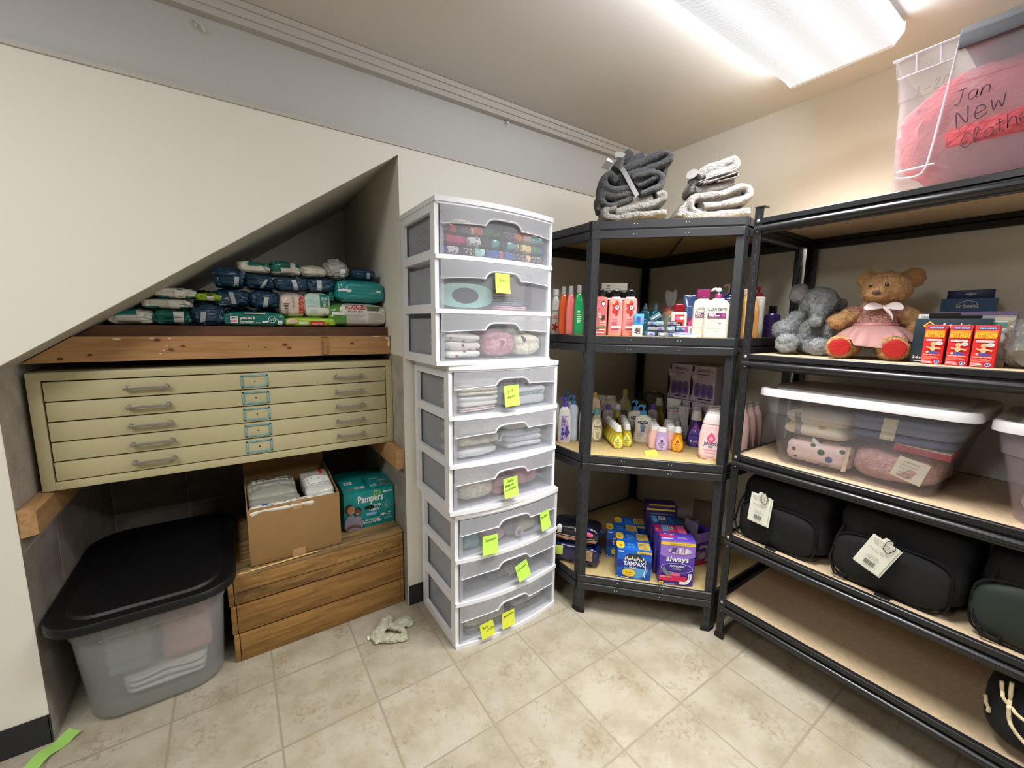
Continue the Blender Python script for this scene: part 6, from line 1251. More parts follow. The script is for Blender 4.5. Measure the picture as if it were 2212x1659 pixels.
bottle('serum_bottle', 'small white serum bottle with a pointed clear cap', (1.862, 1.222, Z3), -.97, .032, .030, .085, B_wht, [(0, .95, .95), (.02, 1, 1), (.8, 1, 1), (.9, .9, .9), (1, .7, .7)], e=1, caps=[('round', .024, .024, .012, B_cap), ('round', .018, .018, .030, B_clr, .35)], deco=lambda P, w, h: P.rect(-w*.2, h*.72, w*.1, h*.82, T_dk, 2, 1))
vi = gl('bedtime_violet', (58, 32, 110)); 
def d_bed(P, w, h):
    P.drop(0, h*.38, w*.40, h*.44, mat('label_violet', (104, 84, 190), .5)); P.drop(0, h*.74, w*.09, h*.07, T_pk, 14)
    for i, (a, c) in enumerate(((-.14, .62), (.10, .66), (.16, .56), (-.02, .60), (-.2, .54), (.22, .62))): P.ell(w*a, h*c, .003, .003, (T_white, T_pk, T_blue)[i % 3], 8); P.l -= 1
    P.l += 1; P.text("Johnson's", 0, h*.40, .017, mat('ink_indigo', (40, 30, 110), .5), w=w*.54, bold=.02, shear=.1); P.text('bedtime', 0, h*.30, .010, mat('ink_indigo', (40, 30, 110), .5), w=w*.34); P.ell(-w*.24, h*.22, .005, .006, T_white, 12); P.lines(-w*.12, h*.16, w*.2, h*.25, 2, T_white, .35)
bd = bottle('baby_wash_bottle', 'deep purple bedtime wash bottle with a flared white cap, nearest of its row', (1.822, 1.096, Z3), -1.0, .078, .046, .134, vi, drp, e=.8, caps=[('round', .050, .046, .046, B_cap, .62)], deco=d_bed, group='deep purple wash bottles')
bx, by = bd.location.x, bd.location.y
for i in range(1, 4): dup(bd, (bx+.044*i, by+.026*i, Z3), label='deep purple wash bottle with a flared white cap, %s in its row' % ('second', 'third', 'farthest')[i-1])
lgp = gl('lotion_blush', (240, 200, 200), rough=.3); lp = [(0, .72, .8), (.02, .84, .9), (.14, .96, 1), (.40, 1, 1), (.70, .96, 1), (.90, .84, .9), (1, .74, .8)]
def d_big(P, w, h):
    P.drop(0, h*.36, w*.40, h*.40, mat('label_rose_white', (244, 216, 218), .5)); P.drop(0, h*.62, w*.17, h*.13, T_pk, 24); P.drop(0, h*.60, w*.09, h*.06, mat('print_soft_pink', (244, 160, 190), .5), 16); P.text("Johnson's", 0, h*.42, .024, mat('ink_navy', (36, 40, 92), .5), w=w*.58, bold=.02, shear=.1); P.text('baby', 0, h*.36, .012, mat('ink_navy', (36, 40, 92), .5), w=w*.18, bold=.03)
    P.ell(w*.30, h*.32, .005, .005, mat('ink_navy', (36, 40, 92), .5), 14); P.lines(-w*.3, h*.27, w*.3, h*.31, 2, T_pk, .35); P.lines(-w*.24, h*.19, w*.24, h*.24, 2, T_pk, .3); P.lines(-w*.14, h*.08, w*.14, h*.10, 1, T_pk, .5)
bg = bottle('lotion_bottle', 'large pale pink baby lotion bottle at the front right of the middle shelf', (1.700, .948, Z3), -1.06, .100, .048, .160, lgp, lp, e=.7, caps=[('oval', .080, .042, .044, gl('cap_pinkish_white', (236, 222, 224), rough=.3), .62)], deco=d_big, group='large pale pink lotion bottles')
bx, by = bg.location.x, bg.location.y
for i in range(1, 5): dup(bg, (bx+.050*i, by+.026*i, Z3), label='large pale pink lotion bottle, %s in the row' % ('second', 'third', 'fourth', 'farthest')[i-1])
for i, (x, y, s_) in enumerate(((1.905, .925, 1), (1.975, .930, 1.02), (2.045, .935, 1.04))):
    bottle('lotion_bottle', 'tall blush lotion bottle seen edge-on right of the post, %s of three' % ('nearest', 'middle', 'farthest')[i], (x, y, Z3), -2.35, .095*s_, .058, .215, gl('lotion_blush2', (236, 202, 200), rough=.3), [(0, .8, .85), (.02, .9, .95), (.2, 1, 1), (.55, .98, 1), (.8, .8, .85), (.94, .45, .5), (1, .38, .4)], e=.75, caps=[('round', .036, .030, .014, cl_w, 1.1)], at='c', group='tall blush bottles right of the post')
def d_jb(P, w, h):
    lv = mat('print_lavender_grey', (120, 100, 150), .5); dkp = mat('print_night', (38, 28, 52), .5); P.rect(-w*.47, h*.83, -w*.38, h*.97, dkp); P.text("Johnson's", -w*.0, h*.84, .026, lv, w=w*.48, bold=.03, shear=.1); P.text('bedtime bath', 0, h*.75, .010, dkp, w=w*.44, bold=.02); P.lines(-w*.12, h*.69, w*.12, h*.71, 1, lv, .5)
    P.blob(-w*.52, h*.40, lambda a: (w*.12*max(0, math.cos(a)), h*.30*math.sin(a)), dkp, 24); P.ell(-w*.34, h*.67, w*.13, h*.06, mat('carton_cloud', (220, 210, 222), .5), 20); P.ring(w*.32, h*.86, .008, .009, .0015, lv)
    for k_, a in enumerate((-.20, .06, .32)): P.ell(w*a, h*.33, w*.125, h*.19, lv, 22, .6); P.l -= 1
    P.l += 1
    for k_, a in enumerate((-.20, .06, .32)): P.drop(w*a, h*.30, w*.07, h*.10, T_purp, 16); P.l -= 1
    P.l += 1; P.rect(-w*.14, h*.08, w*.38, h*.11, dkp); P.lines(-w*.46, h*.01, w*.46, h*.03, 1, lv, .5)
M_jb = mat('carton_lilac_white', (202, 188, 202), .55)
for i, (y0, z, lb) in enumerate(((1.245, 0, 'lower left'), (1.110, 0, 'lower right'), (1.245, .1915, 'upper left'), (1.110, .1915, 'upper right'))):
    carton('bath_set_carton', 'lilac-white baby bath set carton, %s of the stacked four' % lb, (1.985, y0+.0665, Z3+z), -math.pi/2, .132, .17, .190, M_jb, d_jb, side=None, group='stacked bath set cartons')
b = MB(); rr = random.Random(2); ring = []
b.add([(-.030, -.030, .0), (.030, -.030, .0), (.030, .0, .0005), (-.030, 0, .0005), (.028, .026, .014), (-.026, .022, .009), (-.030, -.030, .0006), (.030, -.030, .0006), (.030, .0, .0011), (-.030, 0, .0011), (.028, .026, .0146), (-.026, .022, .0096)], [(0, 1, 2, 3), (3, 2, 4, 5), (6, 9, 8, 7), (9, 11, 10, 8), (0, 6, 7, 1), (1, 7, 8, 2), (2, 8, 10, 4), (4, 10, 11, 5), (5, 11, 9, 3), (3, 9, 6, 0)], M_yn)
tag(b.build('paper_note', loc=(1.546, 1.135, Z3), rz=-.6), 'bent yellow sticky note lying at the front of the middle corner shelf', 'sticky note')
# ---------------------------------------------------------------- bottom shelf (z 0.19)
Z4 = .1912
M_tb, M_tb2 = mat('tampon_blue', (26, 92, 190), .35), mat('tampon_deep_blue', (20, 48, 140), .4); M_ty = mat('print_warm_yellow', (236, 200, 50), .5); M_sky = mat('print_bright_blue', (90, 160, 220), .5)
def d_tam(P, w, h):
    P.blob(w*.06, h*.44, lambda a: (w*.36*math.cos(a), h*.40*math.sin(a)), M_sky, 32); P.blob(w*.0, h*.66, lambda a: (w*.30*math.cos(a), h*.22*max(-.2, math.sin(a))), mat('print_soot', (50, 56, 60), .5), 28)
    for i in range(11): P.ell(-w*.26+w*.052*i, h*(.69+.04*math.sin(i*2)), w*.018, h*.055, T_crm, 10); P.l -= 1
    P.l += 1; P.rect(-w*.5, h*.40, w*.5, h*.64, M_tb2); P.text('TAMPAX', .0, h*.47, h*.20, T_white, w=w*.62, bold=.03); P.text('PEARL', -w*.0, h*.36, h*.11, T_white, w=w*.26)
    P.rect(w*.08, h*.91, w*.5, h*.985, M_ty); P.text('comfort & protection', w*.3, h*.928, h*.05, T_dk, w=w*.32); P.rect(-w*.46, h*.92, -w*.32, h*.96, T_white); P.blob(-w*.14, h*.22, lambda a: (w*.19*math.cos(a), h*.13*ss(math.sin(a), .7)), M_ty, 24); P.text('18 super', -w*.14, h*.22, h*.06, T_dk, w=w*.2); P.text('2 sizes', -w*.14, h*.14, h*.06, T_red, w=w*.18)
    P.stroke([(w*.34, h*.70), (w*.33, h*.40), (w*.30, h*.24), (w*.32, h*.12)], .004, T_white); P.l += 1; P.stroke([(w*.36, h*.72), (w*.355, h*.5)], .006, T_dk); P.l += 1; P.text('18', -w*.46, h*.04, h*.07, T_white, w=w*.05, bold=.03); P.lines(-w*.36, h*.04, -w*.12, h*.09, 1, T_white, .5)
def t_tam(P, w, d): P.ell(-w*.40, d*.5, w*.12, d*.40, M_ty, 22, .7); P.text('18', -w*.40, d*.28, d*.35, T_red, w=w*.08, bold=.03); P.text('PEARL', -w*.08, d*.48, d*.25, M_sky, w=w*.2, bold=.03); P.text('TAMPAX', -w*.08, d*.20, d*.25, M_sky, w=w*.22, bold=.03); P.rect(w*.12, d*.10, w*.46, d*.88, mat('print_khaki', (200, 170, 90), .5)); P.lines(w*.14, d*.16, w*.44, d*.8, 5, T_dk, .3)
tc0 = (1.414, 1.188)
tp = carton('tampon_carton', 'blue tampon carton at the front of its row on the bottom corner shelf', tc0+(Z4,), -.798, .154, .082, .143, M_tb, d_tam, t_tam, at='left', group='blue tampon cartons')
bx, by = tp.location.x, tp.location.y; ux, uy = .716, .698
dup(tp, (bx+ux*.084, by+uy*.084, Z4), label='blue tampon carton, second in its row'); dup(tp, (bx+ux*.168-.045*.698, by+uy*.168+.045*.716, Z4), label='blue tampon carton, third in its row and shifted left'); dup(tp, (bx+ux*.252, by+uy*.252, Z4), label='blue tampon carton, farthest in its row')
M_alw = mat('always_violet', (86, 58, 168), .4); M_alt = mat('always_light_violet', (146, 112, 204), .4)
def d_alw(P, w, h):
    P.rect(-w*.5, h*.70, w*.5, h*1.0, M_alt, 1, 1); P.blob(0, h*.70, lambda a: (w*.52*math.cos(a), h*.10*math.sin(a) if math.sin(a) < 0 else h*.04*math.sin(a)), M_alt, 30); P.rect(-w*.5, h*.90, w*.5, h*.965, M_ty); P.text('VALUE PACK flexible comfort', w*.06, h*.918, h*.03, T_dk, w=w*.6)
    P.blob(w*.06, h*.78, lambda a: (w*.34*math.cos(a), h*.075*math.sin(a)), mat('print_mist', (200, 190, 214), .5), 28)
    for i in range(8): P.stroke([(-w*.18+w*.06*i, h*.72), (-w*.16+w*.06*i, h*.84)], .003, (T_purp, T_white, T_pk)[i % 3])
    P.l += 1; P.poly([(-w*.22, h*.76), (-w*.06, h*.74), (w*.0, h*.85), (-w*.14, h*.86)], T_purp); P.text('always', -w*.0, h*.545, h*.17, T_white, w=w*.66, bold=.02, shear=.12)
    P.blob(0, h*.42, lambda a: (w*.30*math.cos(a), h*.075*math.sin(a)), mat('always_dark', (62, 40, 140), .4), 28); P.ring(0, h*.40, w*.46, h*.11, .0012, T_white); P.text('ANTI-BUNCH', 0, h*.425, h*.055, T_white, w=w*.42, bold=.03); P.text('XTRA', 0, h*.395, h*.025, T_white, w=w*.1); P.text('PROTECTION', 0, h*.365, h*.03, T_white, w=w*.24)
    P.stroke([(-w*.40, h*.40), (-w*.30, h*.28), (-w*.1, h*.24), (w*.10, h*.24)], .016, T_gry); P.l += 1; P.ell(-w*.02, h*.26, w*.14, h*.035, T_pk, 20); P.rect(-w*.5, h*.11, w*.30, h*.225, mat('print_crimson', (206, 36, 84), .5)); P.text('EXTRA LONG', -w*.30, h*.185, h*.035, T_white, w=w*.32, bold=.02)
    P.stroke([(w*.38, h*.30), (w*.38, h*.18), (w*.28, h*.09), (w*.10, h*.085)], .014, T_white); P.l += 1; P.stroke([(w*.38, h*.28), (w*.375, h*.18)], .004, T_gry); P.l += 1; P.rect(-w*.5, h*.02, -w*.37, h*.085, M_ty); P.text('68', -w*.435, h*.035, h*.045, T_dk, w=w*.07, bold=.03); P.text('DAILY LINERS', -w*.18, h*.035, h*.035, T_white, w=w*.32)
def t_alw(P, w, d): P.text('always', -w*.2, d*.68, d*.22, T_white, w=w*.3, shear=.1); P.rect(-w*.5, d*.38, -w*.06, d*.62, mat('print_crimson', (206, 36, 84), .5)); P.lines(-w*.46, d*.12, -w*.1, d*.28, 2, T_white, .4); P.lines(w*.0, d*.2, w*.3, d*.5, 3, mat('print_mist', (200, 190, 214), .5), .3)
al = carton('liner_carton', 'violet pantyliner carton at the front of its row on the bottom corner shelf', (1.538, 1.047, Z4), -.747, .149, .078, .216, M_alw, d_alw, t_alw, at='left')
ux, uy = math.sin(.747), math.cos(.747); bx, by = al.location.x, al.location.y
def t_pk(P, w, d): P.rect(-w*.5, 0, w*.5, d, mat('print_raspberry', (180, 40, 100), .5)); P.rect(-w*.24, d*.2, -w*.06, d*.95, M_sky); P.rect(-w*.04, d*.35, w*.12, d*.9, T_white); P.bars(-w*.03, d*.4, w*.11, d*.85, T_dk, 10); P.rect(w*.24, 0, w*.5, d, T_pk); P.text('always', -w*.4, d*.3, .012, T_white, w=w*.1, rot=1.2)
carton('liner_carton', 'carton with a raspberry and blue top behind the violet pantyliner carton', (bx+ux*.080-.012, by+uy*.080+.008, Z4), -.747, .142, .076, .212, mat('always_deep', (60, 44, 130), .4), None, t_pk)
def t_bl(P, w, d): P.rect(-w*.5, 0, w*.5, d, mat('print_petrol', (34, 74, 120), .5)); P.rect(-w*.20, d*.45, w*.02, d*.9, T_white); P.bars(-w*.18, d*.5, w*.0, d*.86, T_dk, 10); P.rect(-w*.42, d*.1, -w*.26, d*.9, M_sky); P.rect(w*.1, d*.1, w*.22, d*.9, M_tb); P.lines(-w*.2, d*.15, w*.02, d*.35, 2, T_gry, .4)
carton('liner_carton', 'petrol blue-topped carton, third in the pantyliner row', (bx+ux*.158-.014, by+uy*.158+.010, Z4), -.747, .148, .088, .216, mat('always_deep', (60, 44, 130), .4), None, t_bl)
def d_pk2(P, w, h): P.rect(-w*.42, h*.83, w*.42, h*.88, T_ylw); P.rect(-w*.5, h*.975, w*.5, h, T_gry) if False else None; P.lines(-w*.2, h*.58, w*.3, h*.66, 2, M_alt, .4)
T_ylw = M_ty
carton('liner_carton', 'tall dark violet carton with a yellow band at the back of the pantyliner row', (bx+ux*.250-.018, by+uy*.250+.016, Z4), -.747, .152, .090, .262, mat('always_night', (52, 30, 92), .4), lambda P, w, h: (P.rect(-w*.5, h*.92, w*.42, h*.95, M_ty), P.rect(-w*.38, h*.84, w*.40, h*.86, T_gry), P.text('always', -.0, h*.72, .018, M_alt, w=w*.3)), lambda P, w, d: P.rect(-w*.40, d*.06, w*.44, d*.26, M_ty))
# opened carton with violet pouches
t = thing('liner_carton', 'opened pantyliner carton with violet pouches sticking out, at the right of the bottom shelf', 'box', (1.862, 1.026, Z4), -.213)
w, d, h = .102, .085, .165; M_inb = mat('carton_inside_grey', (128, 116, 146), .7)
b = MB(); b.rbox(-w/2, w/2, 0, .002, 0, h, M_alt, .0006); P = Print(b, plane((0, 0, 0), (1, 0, 0), (0, 0, 1), (0, -1, 0))); P.rect(-w*.5, h*.42, w*.5, h*.70, M_alw); P.text('always', .0, h*.52, .024, T_white, w=w*.62, shear=.12, bold=.02); P.rect(-w*.5, 0, w*.5, h*.14, mat('print_crimson', (206, 36, 84), .5)); P.stroke([(w*.30, h*.36), (w*.30, h*.2), (w*.1, h*.08)], .010, T_white); P.l += 1; P.ell(-w*.1, h*.28, w*.22, h*.1, mat('print_mist', (200, 190, 214), .5)); b.build('box_wall', t)
b = MB(); b.rbox(-w/2, -w/2+.002, .002, d, 0, h+.05, M_inb, .0006); b.build('box_wall', t)
b = MB(); b.rbox(w/2-.002, w/2, .002, d, 0, h, M_alw, .0006); b.build('box_wall', t)
b = MB(); b.rbox(-w/2, w/2, d-.002, d, 0, h+.02, M_inb, .0006); b.box(-w/2+.002, w/2-.002, .002, d-.002, 0, .002, M_inb); b.build('box_wall', t)
F_vio = film('violet_pouch_film', (92, 66, 160)); F_vi2 = film('mauve_pouch_film', (150, 130, 170))
for i, (x, y, z, a, m_, lb) in enumerate(((-.026, .045, .05, -.25, F_vio, 'violet liner pouch leaning left in the opened carton'), (.012, .045, .045, .0, F_vio, 'violet liner pouch in the middle of the opened carton'), (.030, .026, .040, .1, F_vi2, 'mauve liner pouch at the front of the opened carton'))):
    b = soft(.045, .055, .150-.02*i, m_, seed=200+i, amp=.006, fr=30, e=.4); q = Vector((1.862, 1.026, Z4))+Matrix.Rotation(-.213, 3, 'Z') @ Vector((x, y, z-.036)); o = b.build('liner_pouch', loc=q); o.rotation_euler = (0, a*.6, -.213); tag(o, lb, 'pouch', 'violet liner pouches')
b = MB(); b.rbox(-.045, .045, 0, .012, 0, .26, mat('brown_clear_packet', (110, 92, 76), .2, alpha=.5), .005); P = Print(b, plane((0, 0, 0), (1, 0, 0), (0, 0, 1), (0, -1, 0))); P.ring(0, .18, .012, .016, .001, T_gry)
tag(b.build('paper_packet', loc=(2.00, 1.13, Z4), rz=-1.0), 'tall brown translucent packet standing behind the opened carton', 'packet')
# pads in dark blue packs
F_pad = film('midnight_film', (20, 26, 74)); F_pad2 = film('black_film', (16, 18, 30)); F_sal = film('salmon_film', (214, 150, 120))
def d_pad(P, w, h):
    P.rect(.006, h*.34, w*.40, h*.86, T_dk, 4, 3); P.rect(.010, h*.36, w*.16, h*.82, F_sal, 2, 3); P.rect(w*.24, h*.36, w*.38, h*.82, mat('print_tan', (180, 150, 110), .6), 2, 3); P.ell(w*.20, h*.56, .010, .022, T_white, 14); P.rect(-w*.36, h*.40, -w*.22, h*.80, mat('print_lime', (190, 210, 80), .5), 2, 3); P.rect(w*.10, h*.90, w*.24, h*.98, M_ty, 2, 1); P.lines(0, h*.12, w*.34, h*.26, 3, M_sky, .3)
t = pack('dark blue pad pack with a picture label, lower of the two on the bottom shelf', 0, .230, 0, .108, F_pad, 301, d=.10, y=0, deco=d_pad, group=None, name='pad_pack', amp=.006, e=.22); t.location = (1.352, 1.398, Z4); t.rotation_euler = (0, 0, -.98)
def d_pad2(P, w, h):
    P.rect(w*.02, h*.58, w*.36, h*.92, F_pad, 4, 2); P.ell(w*.10, h*.74, .022, .012, T_crm, 16); P.ell(w*.28, h*.64, .026, .010, T_pk, 18); P.rect(-w*.5, h*.18, w*.46, h*.34, F_sal, 10, 2); P.rect(-w*.5, h*.40, w*.42, h*.43, T_white, 10, 1); P.rect(-w*.5, h*.08, w*.42, h*.11, T_white, 10, 1); P.ell(-w*.30, h*.74, .014, .014, T_white, 14); P.rect(-w*.34, h*.5, -w*.26, h*.68, T_crm, 2, 2)
t = pack('dark pad pack with salmon stripes, upper of the two on the bottom shelf', 0, .230, 0, .095, F_pad2, 302, d=.12, y=0, deco=d_pad2, group=None, name='pad_pack', amp=.007, e=.25); t.location = (1.360, 1.405, Z4+.111); t.rotation_euler = (0, 0, -.98)
# ================================================================ towels on top of the corner unit
def remesh_mb(mb, voxel, m, smooth=2, amp=0.0, fr=40):
    me = bpy.data.meshes.new('tmp'); me.from_pydata([tuple(v) for v in mb.v], [], mb.f); o = bpy.data.objects.new('tmp', me); COL.objects.link(o)
    md = o.modifiers.new('r', 'REMESH'); md.mode = 'VOXEL'; md.voxel_size = voxel; s_ = o.modifiers.new('s', 'SMOOTH'); s_.iterations = smooth; s_.factor = .5
    m2 = bpy.data.meshes.new_from_object(o.evaluated_get(bpy.context.evaluated_depsgraph_get()))
    V = [v.co+v.normal*amp*(noise.noise(v.co*fr)+.5*noise.noise(v.co*fr*3)) for v in m2.vertices]; F = [list(p.vertices) for p in m2.polygons]
    bpy.data.objects.remove(o); bpy.data.meshes.remove(me); bpy.data.meshes.remove(m2); b = MB(); b.add(V, F, m, True); return b
def sm(pts, n=5):
    P = [Vector(p) for p in pts]; Q = []
    for i in range(len(P)-1):
        p0, p1, p2, p3 = P[max(i-1, 0)], P[i], P[i+1], P[min(i+2, len(P)-1)]
        for k in range(n):
            t = k/n; Q.append(0.5*((2*p1)+(-p0+p2)*t+(2*p0-5*p1+4*p2-p3)*t*t+(-p0+3*p1-3*p2+p3)*t**3))
    Q.append(P[-1]); return [tuple(q) for q in Q]
ZT = 1.7880
def folds(paths, k, u0, v0, dep, seed=0, jit=.006):
    """paths: (thickness, depth range, [(u,v)...]) measured on the pile's front"""
    b = MB()
    for i, (th, d0, d1, pts) in enumerate(paths):
        b.sweep(sm([((u-u0)*k, (v0-v)*k) for u, v in pts]), th*k*1.42, d0, d1, M_gap, lambda a, c, d: (a, d, c), jit=jit, seed=seed+i)
    return b
M_tgd = plush('slate_grey_terry', (92, 93, 95), 260); M_tgl = plush('silver_terry', (150, 147, 141), 260); M_tgm = plush('pearl_grey_terry', (152, 148, 144), 260)
k1 = .000318; rzT = -.68; oT = (1.404, 1.188)
light = folds([(84, 0, .20, [(430, 858), (600, 815), (850, 765), (985, 715), (1030, 660), (1000, 620), (930, 640)]), (78, 0, .21, [(440, 800), (340, 805), (298, 850), (320, 905), (450, 925), (700, 895), (1075, 865)]), (120, .015, .20, [(400, 780), (650, 720), (900, 690)]), (90, .02, .20, [(330, 850), (600, 870), (900, 820)])], k1, 665, 966, .2, 1)
t = thing('folded_towel', 'pale silver folded towel under the dark grey blanket bundle', 'towel', (oT[0], oT[1], ZT), rzT)
b = remesh_mb(light, .0030, M_tgl, 2, .0014, 90)
for v in b.v: v.z = max(v.z, .0004)
fuzz(b, 9000, .0028, .0005, M_tgl, 1); b.build('towel', t)
zb = .075
dark = folds([(78, 0, .19, [(500, 335), (700, 268), (900, 185), (1010, 145), (1065, 175), (1050, 250), (900, 305), (700, 375), (560, 410)]), (62, -.006, .19, [(600, 445), (800, 400), (950, 405), (992, 480), (950, 560), (820, 615), (720, 630)]), (42, .0, .18, [(680, 545), (800, 505), (920, 450)]), (76, -.008, .19, [(430, 490), (375, 430), (320, 400), (275, 440), (268, 520), (330, 580), (480, 590), (600, 560)]),
    (72, -.004, .19, [(250, 645), (400, 668), (550, 645), (630, 600)]), (64, -.002, .19, [(255, 735), (350, 785), (500, 745), (640, 690)]), (60, .0, .19, [(262, 560), (236, 650), (262, 755)]), (92, .03, .15, [(420, 300), (490, 205), (610, 100)]), (80, .03, .15, [(570, 265), (655, 190), (770, 140)]), (180, .03, .17, [(400, 420), (560, 560), (760, 560)]), (150, .03, .17, [(560, 330), (800, 330), (960, 260)]), (150, .03, .17, [(330, 640), (560, 650)]), (50, .02, .18, [(1070, 200), (1050, 330), (1015, 420)]), (60, .015, .18, [(600, 500), (760, 470), (900, 440)])], k1, 665, 966, .2, 40)
t = thing('folded_blanket', 'dark grey fluffy blanket bundle tied with a white ribbon on the corner unit', 'blanket', (oT[0], oT[1], ZT+.004), rzT)
b = remesh_mb(dark, .0030, M_tgd, 2, .0016, 90)
fuzz(b, 16000, .0032, .0005, M_tgd, 2); bodyb = b; b.build('blanket', t)
c = MB(); ps = projsurf(remesh_mb(dark, .006, M_tgd, 4), (0, -.1, 0), (1, 0, 0), (0, 0, 1), (0, 1, 0)); pts = sm([((u-665)*k1, (966-v)*k1) for u, v in ((335, 300), (420, 300), (500, 385), (560, 480), (620, 580), (685, 680))], 4); M_ribn = mat('satin_ribbon_white', (150, 150, 150), .35)
vs = []
for i, p in enumerate(pts):
    q0, q1 = Vector(pts[max(i-1, 0)]), Vector(pts[min(i+1, len(pts)-1)]); tt = (q1-q0).normalized(); nn = Vector((-tt.y, tt.x))*.0092; yy = min(ps(p[0], p[1], 0).y, -.004)-.004
    for s_ in (1, -1): vs.append(Vector((p[0]+nn.x*s_, yy, p[1]+nn.y*s_))); vs.append(Vector((p[0]+nn.x*s_, yy+.0012, p[1]+nn.y*s_)))
c.loft([[vs[4*i], vs[4*i+2], vs[4*i+3], vs[4*i+1]] for i in range(len(pts))], M_ribn); c.build('ribbon', t)
c = MB(); c.prism([(-.0, 0), (.020, .030), (.045, .018), (.030, -.008)], 0, .001, mat('tag_card_grey', (104, 100, 98), .6), lambda a, d, e: (-.142+a, .01+e, .206+d)); c.prism([(.018, .028), (.026, .040), (.045, .026), (.040, .018)], .001, .0018, T_white, lambda a, d, e: (-.142+a, .01+e, .206+d)); c.build('hang_tag', t)
c = MB(); c.prism([(0, 0), (.016, .034), (.030, .028), (.022, -.012)], 0, .001, mat('tag_card_dim', (120, 116, 110), .6), lambda a, d, e: (-.153+a, .03+e, .052+d)); c.build('care_tag', t)
k2 = .000292; oR = (1.632, .972); rzR = -.70
low = folds([(104, 0, .20, [(1190, 850), (1260, 890), (1400, 880), (1700, 880), (2075, 855)]), (88, 0, .19, [(1350, 850), (1300, 800), (1285, 740), (1320, 670), (1420, 640), (1700, 605), (1930, 525), (2020, 560), (2040, 640), (1950, 700), (1720, 745), (1450, 765)]), (80, .01, .19, [(1150, 900), (1200, 800), (1290, 700)]), (90, .02, .19, [(1400, 700), (1700, 670), (1950, 600)]), (80, .02, .19, [(1300, 800), (1500, 820), (1900, 790)])], k2, 1610, 940, .2, 70)
t = thing('folded_towel', 'thick pale grey folded towel beside the rack post on the corner unit', 'towel', (oR[0], oR[1], ZT), rzR)
b = remesh_mb(low, .0030, M_tgm, 2, .0014, 90)
for v in b.v: v.z = max(v.z, .0004)
fuzz(b, 10000, .0028, .0005, M_tgm, 3); b.build('towel', t)
up = folds([(92, .01, .15, [(1345, 565), (1500, 548), (1700, 515), (1825, 450)]), (96, .01, .15, [(1375, 370), (1450, 310), (1650, 225), (1815, 180), (1830, 260), (1700, 330), (1450, 395)]), (60, .015, .15, [(1400, 350), (1600, 280), (1780, 230)]), (60, .03, .15, [(1340, 560), (1320, 500), (1360, 400)]), (110, .035, .14, [(1400, 470), (1600, 440), (1790, 380)])], k2, 1610, 940, .2, 90)
t = thing('washcloth_bundle', 'small pale grey washcloth bundle with a tag on the thick pale towel', 'towel', (oR[0], oR[1], ZT+.003), rzR)
b = remesh_mb(up, .0026, M_tgm, 2, .0012, 90); fuzz(b, 6000, .0026, .0005, M_tgm, 4); b.build('washcloths', t)
for i, pts in enumerate(([(1352, 470), (1400, 455), (1560, 400), (1765, 345)], [(1372, 488), (1450, 465), (1600, 440), (1840, 362), (1850, 385), (1830, 420), (1600, 470)], [(1410, 495), (1560, 455), (1710, 405)])):
    c = MB(); c.sweep(sm([((u-1610)*k2, (940-v)*k2) for u, v in pts]), .0052, -.004-.003*i, .05, M_tgm, lambda a, q, d: (a, d, q)); c.build('folded_edge', t)
c = MB(); c.prism([(.024*math.cos(a)*.9, .020*math.sin(a)) for a in [2*math.pi*i/20 for i in range(20)]], 0, .001, mat('tag_card_grey', (104, 100, 98), .6), lambda a, d, e: (-.098+a*1.0+d*.5, .012+e+d*.2, .172+d)); c.build('hang_tag', t)
# ================================================================ plush toys
def toy(label, loc, rz, ells, m, vox, amp, parts, fz=0, fl=.004, name='teddy_bear', cat='soft toy'):
    t = thing(name, label, cat, loc, rz); V, Fc = blobmesh(ells, vox, 1, amp, 55, 2); V = [Vector((v.x, v.y, max(v.z, .0005))) for v in V]; b = MB(); b.add(V, Fc, m, True)
    sf = projsurf(b, (0, -.3, 0), (1, 0, 0), (0, 0, 1), (0, 1, 0), .1)
    if fz: fuzz(b, fz, fl, .0009, m, 5)
    b.build('body', t); parts(t, sf); return t
M_bear = plush('golden_brown_plush', (176, 136, 92), 60); M_ele = plush('grey_plush', (140, 144, 147), 60); M_eye = mat('bead_eye', (24, 14, 12), .15, coat=1); M_nz = mat('brown_stitched_nose', (84, 48, 44), .6)
bear = [((.010, .02, .115), (.058, .052, .078), (0, 0, 0)), ((.026, -.005, .248), (.071, .062, .060), (0, 0, 0)), ((.012, -.005, .190), (.045, .04, .03), (0, 0, 0)), ((-.028, -.002, .284), (.031, .017, .031), (0, 0, 0)), ((.092, .004, .284), (.034, .018, .033), (0, .3, 0)), ((-.004, -.055, .226), (.033, .030, .024), (0, 0, 0)),
        ((-.062, .0, .154), (.052, .027, .030), (0, -.45, 0)), ((-.098, -.012, .132), (.032, .027, .028), (0, 0, 0)), ((.094, .0, .150), (.045, .027, .032), (0, .6, 0)), ((.118, -.012, .108), (.028, .028, .042), (0, .2, 0)), ((-.066, -.055, .040), (.040, .070, .036), (0, 0, -.3)), ((-.088, -.100, .042), (.040, .026, .042), (0, 0, 0)), ((.052, -.055, .040), (.040, .070, .036), (0, 0, .1)), ((.054, -.108, .042), (.044, .026, .042), (0, 0, 0))]
M_seq = mat('rose_gold_sequins', (196, 150, 140), .25, metal=.6, bump=1.0, bscale=260, var=.3, vscale=200); M_tul = mat('dusty_rose_tulle', (176, 132, 128), .7, bump=.3, bscale=60, alpha=.86); M_sole = mat('red_satin', (160, 26, 24), .45, bump=.5, bscale=30)
